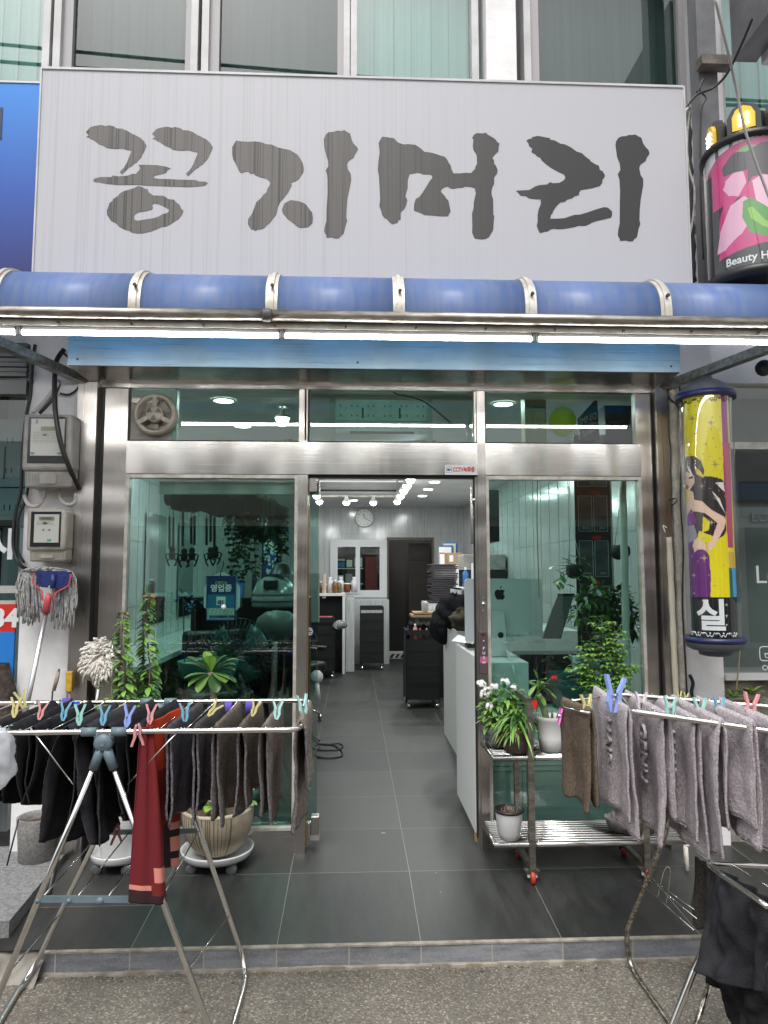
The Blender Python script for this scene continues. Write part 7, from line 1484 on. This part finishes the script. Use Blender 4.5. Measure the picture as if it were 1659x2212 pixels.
# behind the right window
pb = T('poster_board', 'tall black poster with before and after photo frames behind the right window', 'poster', P(1270, 1390, .5)[:]); Yp = .60
a, b2 = P(1240, 1020, Yp), P(1327, 1400, Yp); mb = MB().use(mat('poster black', (.02, .022, .028), .5)); mb.box(a.x, b2.x, Yp, Yp+.01, b2.z, a.z+.25); mb.use(mat('poster white', (.5, .52, .52), .5)); mb.box(b2.x, b2.x+.012, Yp, Yp+.01, b2.z, a.z+.25); mb.build('sheet', None, pb, world=True)
mb = MB(); W_ = b2.x-a.x; hz = (a.z-b2.z)/4*1.03
for r_ in range(5):
    z0 = a.z+.14-hz*r_
    for c_ in range(2):
        x0 = a.x+.02+c_*(W_-.03)/2; x1_ = x0+(W_-.05)/2; mb.use(mat('poster photo', (.10, .11, .12), .5, col2=(.04, .045, .05), scale=9)); mb.box(x0+.004, x1_-.004, Yp-.001, Yp, z0-hz*.78, z0)
        mb.use(MATS['poster white'])
        for q_ in ((x0, x0+.0035, z0-hz*.8, z0), (x1_-.0035, x1_, z0-hz*.8, z0), (x0, x1_, z0-.003, z0), (x0, x1_, z0-hz*.8, z0-hz*.8+.003)): mb.box(q_[0], q_[1], Yp-.002, Yp, q_[2], q_[3])
    mb.use(red); mb.box(a.x+W_*.45, a.x+W_*.72, Yp-.003, Yp, z0+.008, z0+.032)
mb.build('photo_frames', None, pb, world=True)
for r_ in range(1, 4):
    for c_, s in enumerate(('Before', 'After')): txt('caption', s, .014, MATS['poster white'], (a.x+.02+W_*.22+c_*W_*.45, Yp-.003, a.z+.14-hz*r_-hz*.72), parent=pb)
mb = MB().use(black); mb.box(P(1055, 1100, 1.2).x-.05, P(1075, 1100, 1.2).x, 1.15, 1.7, P(1060, 1170, 1.2).z, P(1060, 1060, 1.2).z); tag(mb.build('wall_screen'), 'black wall screen behind the right window beside the door post', 'screen')
vpipe(1345, 1040, 1356, 1520, .022, mat('inside white pipe', (.60, .62, .58), .5), 'white plastic pipe standing inside the right window', Y=.22, wob=.001)
cable([(1161, 1030, .15), (1160, 1120, .15), (1162, 1200, .15), (1165, 1290, .15)], .003, mat('brass cord', (.30, .24, .06), .4, .5), 'brass pull cord hanging inside the right window', 'cord', 'cord')
hp = T('hanging_pot', 'small round black hanging pot inside the right window', 'plant pot', P(1340, 1210, .3)[:]); q = P(1340, 1190, .35)
mb = MB().use(mat('woven black', (.02, .02, .018), .7, bump=1, bscale=120)); mb.lathe([(.02, -.055), (.045, -.045), (.060, -.015), (.058, .02), (.045, .035)], q, 24); mb.build('bowl', None, hp, world=True); mb = MB().use(MATS['white cable']); 
for s_ in (-.035, .04): mb.tube([q+Vector((s_, 0, .03)), P(1338, 1100, .35), P(1345, 1040, .35)], .0022, 5)
mb.build('cord', None, hp, world=True)
hpl = T('hanging_plant', 'hanging pot of variegated waxy leaves inside the right window', 'plant', P(1245, 1250, .3)[:]); q = P(1242, 1232, .32); mb = MB().use(MATS['woven black']); mb.lathe([(.02, -.05), (.045, -.04), (.055, 0), (.055, .03), (.045, .035)], q, 24); mb.build('pot', None, hpl, world=True)
mb = MB().use(MATS['white cable']); mb.tube([q+Vector((-.04, 0, .03)), P(1232, 1120, .32), P(1230, 1040, .32)], .0022, 5); mb.tube([q+Vector((.04, 0, .03)), P(1232, 1120, .32)], .0022, 5); mb.build('cord', None, hpl, world=True)
mb = MB(); wax = mat('waxy leaf', (.10, .26, .05), .3, col2=(.30, .42, .16), scale=14)
for (ex, ey) in ((1215, 1205), (1228, 1200), (1245, 1205), (1258, 1212), (1240, 1220), (1222, 1215), (1205, 1222), (1200, 1232), (1254, 1243), (1262, 1240), (1235, 1244), (1213, 1252), (1205, 1255), (1220, 1262), (1195, 1258), (1275, 1243), (1250, 1225), (1268, 1200), (1210, 1240)):
    c = q+Vector((rp.uniform(-.03, .02), -.02, .03)); e_ = P(ex, ey, .28); mb.use(stem); mb.tube([c, e_], .0018, 4); a = rp.uniform(0, 6.3); bigleaf(mb, e_, (math.cos(a), -.3, -.4*rp.random()), .055, .038, .2, wax)
mb.build('leaves', None, hpl, world=True)
tag(pot('', '', [(.085, 0), (.095, .005), (.115, .10), (.12, .17), (.115, .20), (.12, .21)], Vector((1.30, .30, .70)), mat('teal crackle glaze', (.015, .12, .12), .25, col2=(.03, .05, .05), scale=40)).build('teal_pot'), 'teal crackle glazed pot behind the right window', 'plant pot')
tag(pot('', '', [(.11, 0), (.115, .005), (.135, .12), (.16, .27), (.168, .275), (.17, .30)], Vector((1.50, .38, .70)), mat('white ringed pot', (.62, .65, .63), .35)).build('ringed_pot'), 'big white ringed plastic pot with a dark shrub behind the right window', 'plant pot')
mb = MB(); 
for q_ in ((1270, 1290), (1300, 1330), (1255, 1320), (1340, 1290), (1355, 1320), (1335, 1345), (1300, 1285), (1365, 1350), (1318, 1305)):
    foliage(mb, P(q_[0], q_[1], .40), .065, 60, .065, .026, [leafd, leafd, leafm]); mb.use(stem); mb.tube([Vector((1.50, .38, .97)), P(q_[0], q_[1], .40)], .004, 5)
mb.use(wm)
for q_ in ((1292, 1278), (1265, 1293), (1296, 1283)): mb.lathe([(.001, 0), (.012, 0)], P(q_[0], q_[1], .30), 8, axis='y')
tag(mb.build('dark_shrub'), 'dark green shrub with a few white blossoms behind the right window', 'plant')
tag(MB().use(wl2).box(P(1247, 1365, .13).x-.02, P(1247, 1365, .13).x+.025, .155, .18, .93, 1.02, .003).build('power_strip'), 'pale power strip standing by the teal pot', 'power strip')

# above, behind the transoms
tag(MB().use(mat('pale timber', (.42, .34, .20), .6, col2=(.36, .28, .16), scale=5, stretch=(10, 1, 1))).box(P(1134, 900, .4).x, P(1180, 900, .4).x, .40, .50, 2.2, 2.66).build('timber_post'), 'pale timber post behind the right transom', 'post')
tag(MB().use(mat('yellow paper', (.52, .56, .02), .6)).ball(P(1215, 911, .35), .085, 24, 1.12).build('yellow_lantern'), 'yellow paper lantern behind the right transom', 'lantern')
sb = T('speaker_box', 'black box speaker behind the right end of the transom', 'speaker', P(1340, 945, .5)[:]); MB().use(black).box(P(1307, 900, .4).x, P(1372, 900, .4).x, .40, .62, 2.30, P(1340, 876, .4).z).build('case', None, sb, world=True)
ps2 = T('system_poster', 'slanting poster reading SMP-EQ System behind the right transom', 'poster', P(1270, 940, .4)[:]); mb = MB().use(MATS['poster black']); mb.poly([P(1248, 905, .45), P(1290, 858, .45), P(1295, 950, .45), P(1252, 950, .45)], (0, .008, 0)); mb.build('sheet', None, ps2, world=True)
txt('lettering', 'SMP-EQ', .045, MATS['poster white'], P(1270, 905, .44), (1, 0, .45), (0, 0, 1), parent=ps2, sx=.62); txt('lettering', 'System', .035, MATS['poster white'], P(1272, 932, .44), (1, 0, .45), (0, 0, 1), parent=ps2, sx=.62)
def backplate(x0, y0, x1, y1, Y, lab):  # added plate, takes the place of a reflection in the glass
    a, b2 = P(x0, y0, Y), P(x1, y1, Y); t = T('reflected_plate', lab, 'metal plate', ((a.x+b2.x)/2, Y, b2.z)); mb = MB().use(mat('galvanised plate', (.60, .66, .64), .5, .1, col2=(.48, .53, .51), scale=6)); mb.box(a.x, b2.x, Y, Y+.004, b2.z, a.z); mb.build('sheet', None, t, world=True)
    mb = MB().use(mat('plate hole', (.03, .035, .035), .6)); W_, H_ = b2.x-a.x, a.z-b2.z
    for i in range(16): 
        for fz in (.22, .5, .84):
            if (i*7+int(fz*10)) % 3: x = a.x+W_*(.04+i*.061); mb.box(x, x+W_*.012, Y-.002, Y, a.z-H_*fz, a.z-H_*(fz-.05))
    for fx in (.28, .69): mb.box(a.x+W_*fx, a.x+W_*(fx+.02), Y-.002, Y, a.z-H_*.55, a.z-H_*.25)
    mb.box(a.x+W_*.15, a.x+W_*.86, Y-.002, Y, b2.z, b2.z+H_*.07); mb.box(a.x, b2.x, Y-.001, Y, a.z-H_*.64, a.z-H_*.625); mb.build('slots', None, t, world=True)
backplate(727, 862, 922, 938, .22, 'punched galvanised plate standing in for a reflection in the middle transom')
mb = MB().use(mat('pale beam', (.50, .50, .44), .6)); a, b2 = P(670, 860, .3), P(1022, 860, .3); mb.box(a.x, b2.x, .30, .34, a.z-.0, a.z+.02); mb.box(P(712, 900, .25).x, P(724, 900, .25).x, .25, .27, 2.2, 2.56); mb.box(P(922, 900, .25).x, P(934, 900, .25).x, .25, .27, 2.2, 2.56); mb.box(P(1010, 900, .3).x, P(1020, 900, .3).x, .30, .32, 2.2, 2.5); tag(mb.build('transom_batten'), 'pale battens crossing behind the middle transom', 'batten')
cable([(835, 832, .15), (855, 850, .15), (880, 856, .15), (920, 870, .15), (975, 915, .15)], .004, blackcable, 'black wire dangling behind the middle transom')

# clock, camera, lamps
ck = T('wall_clock', 'round white wall clock on the tiled back wall', 'clock', P(787, 1137, 8.6)[:]); q = P(787, 1119, 8.62)
mb = MB().use(wm); mb.lathe([(.001, -.018), (.150, -.018)], q, 48, axis='y'); mb.use(alu); mb.lathe([(.150, -.018), (.155, -.03), (.168, -.028), (.172, .0), (.17, .03)], q, 48, axis='y'); mb.build('case', None, ck, world=True)
for n_ in range(1, 13): a = R(90-30*n_); txt('number', str(n_), .026, black, q+Vector((.122*math.cos(a), -.020, .122*math.sin(a))), parent=ck, bold=.01)
mb = MB().use(black)
for ang, L, w in ((R(101), .075, .010), (R(-30), .105, .007)): mb.bar(q+Vector((0, -.024, 0)), q+Vector((L*math.cos(ang), -.024, L*math.sin(ang))), w, .002, (0, 1, 0))
mb.build('hand', None, ck, world=True)
q = P(781, 1090, 8.5); mb = MB().use(wm); mb.box(q.x-.05, q.x+.05, 8.45, 8.6, q.z+.03, q.z+.06); mb.ball(q, .045, 14); mb.use(black); mb.ball(q+Vector((0, -.03, 0)), .022, 10); tag(mb.build('security_camera'), 'small white dome security camera above the clock', 'camera')
def lamp_light(name, loc, e, size=.1, spot=True):
    l = bpy.data.lights.new(name, 'AREA' if spot else 'POINT'); l.energy = e
    if spot: l.shape = 'DISK'; l.size = size
    else: l.shadow_soft_size = size
    l.color = (.97, 1, .98); o = bpy.data.objects.new(name, l); C.objects.link(o); o.location = loc; return o
gb_ = 'globe bulbs on the ceiling track'
bpos = [(.61, 2.9), (.61, 3.5), (.61, 4.0), (.61, 4.5), (.61, 5.05), (.61, 5.8), (.28, 5.94), (-.10, 5.94), (-.475, 5.84), (-.475, 5.1), (-.475, 4.45), (-.475, 3.6)]
blab = ['nearest bulb of the right row', 'second bulb of the right row', 'third bulb of the right row', 'fourth bulb of the right row', 'fifth bulb of the right row', 'bulb at the far right corner of the tray', 'right of the two middle bulbs at the back of the tray', 'left of the two middle bulbs at the back of the tray', 'bulb at the far left corner of the tray', 'second from the back in the left row', 'third from the back in the left row', 'nearest bulb of the left row']
bt = None
for i, (x, y) in enumerate(bpos):
    if bt is None:
        bt = T('globe_lamp', 'lit white ' + blab[i], 'lamp', (x, y, 2.50), gb_); MB().use(MATS['lamp white']).lathe([(.001, -.048), (.03, -.040), (.046, -.016), (.050, .0)], (0, 0, 0), 18).build('bulb', None, bt)
        mb = MB().use(whiteplas); mb.lathe([(.050, .0), (.047, .018), (.03, .04), (.024, .05), (.024, .08)], (0, 0, 0), 18); mb.build('holder', None, bt)
    else: dup(bt, (x, y, 2.50), label='lit white ' + blab[i])
    if i % 2 == 0: lamp_light('bulb_light', (x, y, 2.42), 4.6, .05, False)
dn = None
dpos = [(1.05, 3.9), (1.05, 5.05), (1.05, 5.85), (1.05, 6.7), (-.885, .80), (-.885, 1.63), (1.04, .82), (-.88, 3.4), (-.88, 5.2), (1.04, 1.9), (-1.5, 2.4), (.0, 7.4)]
dlab = ['right ceiling strip, fourth from the back', 'right ceiling strip, nearest in the doorway view', 'right ceiling strip, middle of three in the doorway view', 'right ceiling strip, farthest in the doorway view', 'left transom, upper one', 'left transom, lower one', 'right transom, left end', 'left side of the salon, middle', 'left side of the salon, far', 'right side near the front', 'far left near the mirrors', 'above the back wall']
for i, (x, y) in enumerate(dpos):
    if dn is None:
        dn = T('downlight', 'lit round downlight: ' + dlab[i], 'light', (x, y, 2.678), 'round ceiling downlights'); MB().use(MATS['lamp white']).lathe([(.001, 0), (.066, 0)], (0, 0, -.006), 24).build('diffuser', None, dn); MB().use(whiteplas).lathe([(.066, -.008), (.08, -.008), (.084, .0)], (0, 0, 0), 24).build('ring', None, dn)
    else: dup(dn, (x, y, 2.678), label='lit round downlight: ' + dlab[i])
    lamp_light('downlight_light', (x, y, 2.665), 8.5, .13)
q = P(610, 905, 1.0); gl = T('ceiling_globe', 'lit frosted globe lamp hanging behind the left transom', 'lamp', q[:]); MB().use(MATS['lamp white']).lathe([(.001, -.055), (.02, -.05), (.042, -.02), (.05, .005)], q, 20).build('bulb', None, gl, world=True); mb = MB().use(alu); mb.lathe([(.055, .005), (.055, .02), (.02, .035), (.02, .07)], q, 20); mb.tube(smooth_path([q+Vector((0, 0, .07)), q+Vector((-.03, 0, .13)), q+Vector((-.05, 0, .06))], 5), .004, 6); mb.tube([q+Vector((0, 0, .05)), Vector((q.x, q.y, 2.68))], .006, 8); mb.build('holder', None, gl, world=True)

# ================================================================== NEIGHBOURING SHOPS
nl = T('neighbour_shop', 'dark shop on the left with a shutter box and a red and blue board', 'building', (-2.8, .2, 0))
mb = MB().use(m_dark); mb.box(-6, -2.0, .9, 1.0, 0, 3.4); mb.box(-6, -1.83, .2, .9, 2.66, 2.7); mb.use(plaster); mb.box(-6, -1.817, .02, .4, 2.62, 4.2); mb.build('wall', None, nl, world=True)
mb = MB().use(mat('dark louvre', (.16, .16, .16), .4, .6))
for i in range(7): mb.box(-5, -1.83, -.02+.008*(i % 2), .02, 2.60+i*.028, 2.60+i*.028+.022)
mb.box(-5, -1.83, -.01, .05, 2.50, 2.58); mb.build('shutter_box', None, nl, world=True)
mb = MB(); mb.box(-5, -1.83, .06, .065, .9, 2.5); mb.build('pane', glass('dark shop glass', (.62, .7, .7)), nl, world=True)
mb = MB().use(mat('board red', (.60, .03, .02), .4)); z0, z1 = P(20, 1365, .02).z, P(20, 1305, .02).z; xe = P(34, 1330, .02).x; mb.box(-4, xe, .015, .03, z0, z1); mb.use(mat('board blue', (.02, .20, .62), .4)); mb.box(-4, xe, .015, .03, .3, z0); mb.use(mat('pale strip', (.45, .45, .42), .6)); mb.box(-4, xe-.005, .02, .05, z1, z1+.02); mb.box(-4, xe, .02, .05, z1+.06, z1+.10); mb.build('board', None, nl, world=True)
txt('lettering', '34', .10, wm, P(18, 1337, .012)+Vector((-.015, 0, 0)), parent=nl, bold=.04, align='CENTER')
txt('lettering', '시', .13, wm, P(4, 1180, .05)+Vector((0, -.01, 0)), parent=nl, bold=.04)
backplate(-120, 905, 62, 1140, .30, 'large pressed steel plate standing in for a reflection in the left shop glass')
mb = MB().use(mat('lava stone', (.035, .027, .022), .95, col2=(.07, .055, .045), scale=30, bump=1, bscale=26, bdist=.02)); q = P(5, 1500, -.05); rows = []
for j in range(16):
    z = q.z-.30+j*.031; r = .085*math.sin(math.pi*min(1, (16-j)/16*.55+.06))*1.1; rows.append([Vector((q.x+r*math.cos(a)*(1+.18*noise.noise((math.cos(a)*2, math.sin(a)*2, j*.35))), q.y+.8*r*math.sin(a), z)) for a in [2*math.pi*i/22 for i in range(22)]])
mb.grid(rows, closed=True); tag(mb.build('stone_figure'), 'dark rough lava stone figure at the left edge', 'statue')

nr = T('neighbour_shop', 'grey glass shopfront on the right with frosted lettering reading ECO', 'building', (2.9, .2, 0))
gw = mat('grey interior', (.36, .39, .38), .7, col2=(.30, .33, .32), scale=2)
mb = MB().use(plaster); mb.box(2.094, 6, .03, .4, 2.62, 4.2); mb.use(m_conc); mb.box(2.094, 6, .05, .4, -.1, .90); mb.use(gw); mb.box(2.1, 6, .46, .5, 0, 3); mb.use(m_dark); mb.box(2.095, 6, .5, .6, 2.4, 2.62)
mb.use(mat('pale ledge', (.5, .5, .5), .6)); mb.box(2.094, 6, -.02, .3, .90, .93); mb.use(mat('dark banner', (.03, .035, .05), .5)); mb.box(2.15, 6, .4, .42, P(1620, 1045, .4).z, P(1620, 975, .4).z); mb.use(mat('blue banner', (.05, .09, .16), .5)); mb.box(2.15, 6, .395, .415, P(1620, 1080, .4).z, P(1620, 1045, .4).z); mb.use(alu); mb.box(2.094, 6, .05, .1, P(1600, 970, .05).z, P(1600, 955, .05).z); mb.build('wall', None, nr, world=True)
mb = MB(); mb.box(2.094, 6, .07, .075, .93, 2.6); mb.build('pane', glass('grey shop glass', (.78, .82, .81)), nr, world=True)
mb = MB().use(mat('frosted film', (.42, .44, .44), .6)); mb.box(2.15, 6, .08, .083, P(1620, 1140, .08).z, P(1620, 1095, .08).z); mb.build('film', None, nr, world=True)
txt('lettering', 'ECO L', .055, mat('grey letters', (.14, .15, .16), .5), P(1622, 1118, .06), parent=nr, align='LEFT').location.x += 0
txt('lettering', 'Le', .11, wm, P(1630, 1243, .06), parent=nr, align='LEFT'); txt('lettering', 'CC', .03, wm, P(1646, 1443, .06), parent=nr, align='LEFT')
mb = MB().use(wm); q = P(1652, 1412, .06); mb.tube(rrect(q.x-.03, q.x+.08, q.z-.04, q.z+.04, .02, .06), .003, 5, closed=True); mb.tube([q+Vector((.0, 0, .0)), q+Vector((.06, 0, 0))], .004, 5); mb.tube([q+Vector((.0, 0, -.003)), q+Vector((.005, 0, -.022)), q+Vector((.04, 0, -.024))], .003, 5); mb.build('camera_mark', None, nr, world=True)
mb = MB().use(blackcable); mb.ball(P(1650, 795, -.3), .045, 14); tag(mb.build('dark_globe'), 'dark round lamp under the awning at the right edge', 'lamp')
sp = T('spiky_plant', 'spiky green and bronze plant on the ledge of the right shop', 'plant', P(1625, 1500, -.05)[:]); mb = MB()
for c_, n in (((1622, 1502), 26), ((1585, 1508), 14)):
    for i in range(n): a = rp.uniform(0, 6.3); mb.use(rp.choice([leafm, leafb, leafred])); mb.leaf(P(c_[0], c_[1], -.08), (math.cos(a), .3*math.sin(a), rp.uniform(.2, 1.2)), rp.uniform(.06, .13), .018, .4)
mb.build('leaves', None, sp, world=True); mb = MB().use(mat('terracotta', (.3, .13, .07), .7)); q = P(1612, 1520, -.08); mb.lathe([(.05, -.12), (.07, .0), (.072, .01)], q, 20); mb.build('pot', None, sp, world=True)
cable([(1600, 1390, -.05), (1590, 1500, -.05)], .004, mat('bamboo cane', (.30, .22, .14), .6), 'thin cane leaning at the right shop window', 'cane', 'cane')

# ================================================================== ACROSS THE STREET (seen only in reflections)
ob_ = T('opposite_building', 'pale building across the street that shows in the shop glass', 'building', (0, -11, -.13))
mb = MB().use(mat('pale render', (.78, .76, .72), .8, col2=(.70, .68, .65), scale=2)); mb.box(-14, 14, -12, -11, -.13, 4.3); mb.build('wall', None, ob_, world=True)
mb = MB()
for i, c in enumerate(((.30, .10, .05), (.04, .12, .3), (.45, .42, .36), (.10, .22, .14), (.42, .16, .06), (.25, .25, .27))): mb.use(mat('shop board %d' % i, c, .5)); x = -12+i*4.1; mb.box(x, x+3.6, -10.98, -10.8, 2.7, 3.5); mb.use(m_dark); mb.box(x+.1, x+3.5, -11.0, -10.95, 0, 2.5)
mb.build('shop_board', None, ob_, world=True)
for i, (y, z, dz) in enumerate(((-4.4, 7.35, -.5), (-4.0, 7.75, -.9), (-4.2, 8.35, -.8), (-4.6, 9.0, -1.2))):
    w = [Vector((-12+k, y, z+dz*(k/24)-.35*math.sin(math.pi*k/24))) for k in range(25)]
    tag(MB().use(blackcable).tube(w, .022, 6).build('power_line'), 'black power line over the street mirrored in the upper windows, ' + ['lowest', 'second', 'third', 'highest'][i], 'cable', 'power lines over the street')
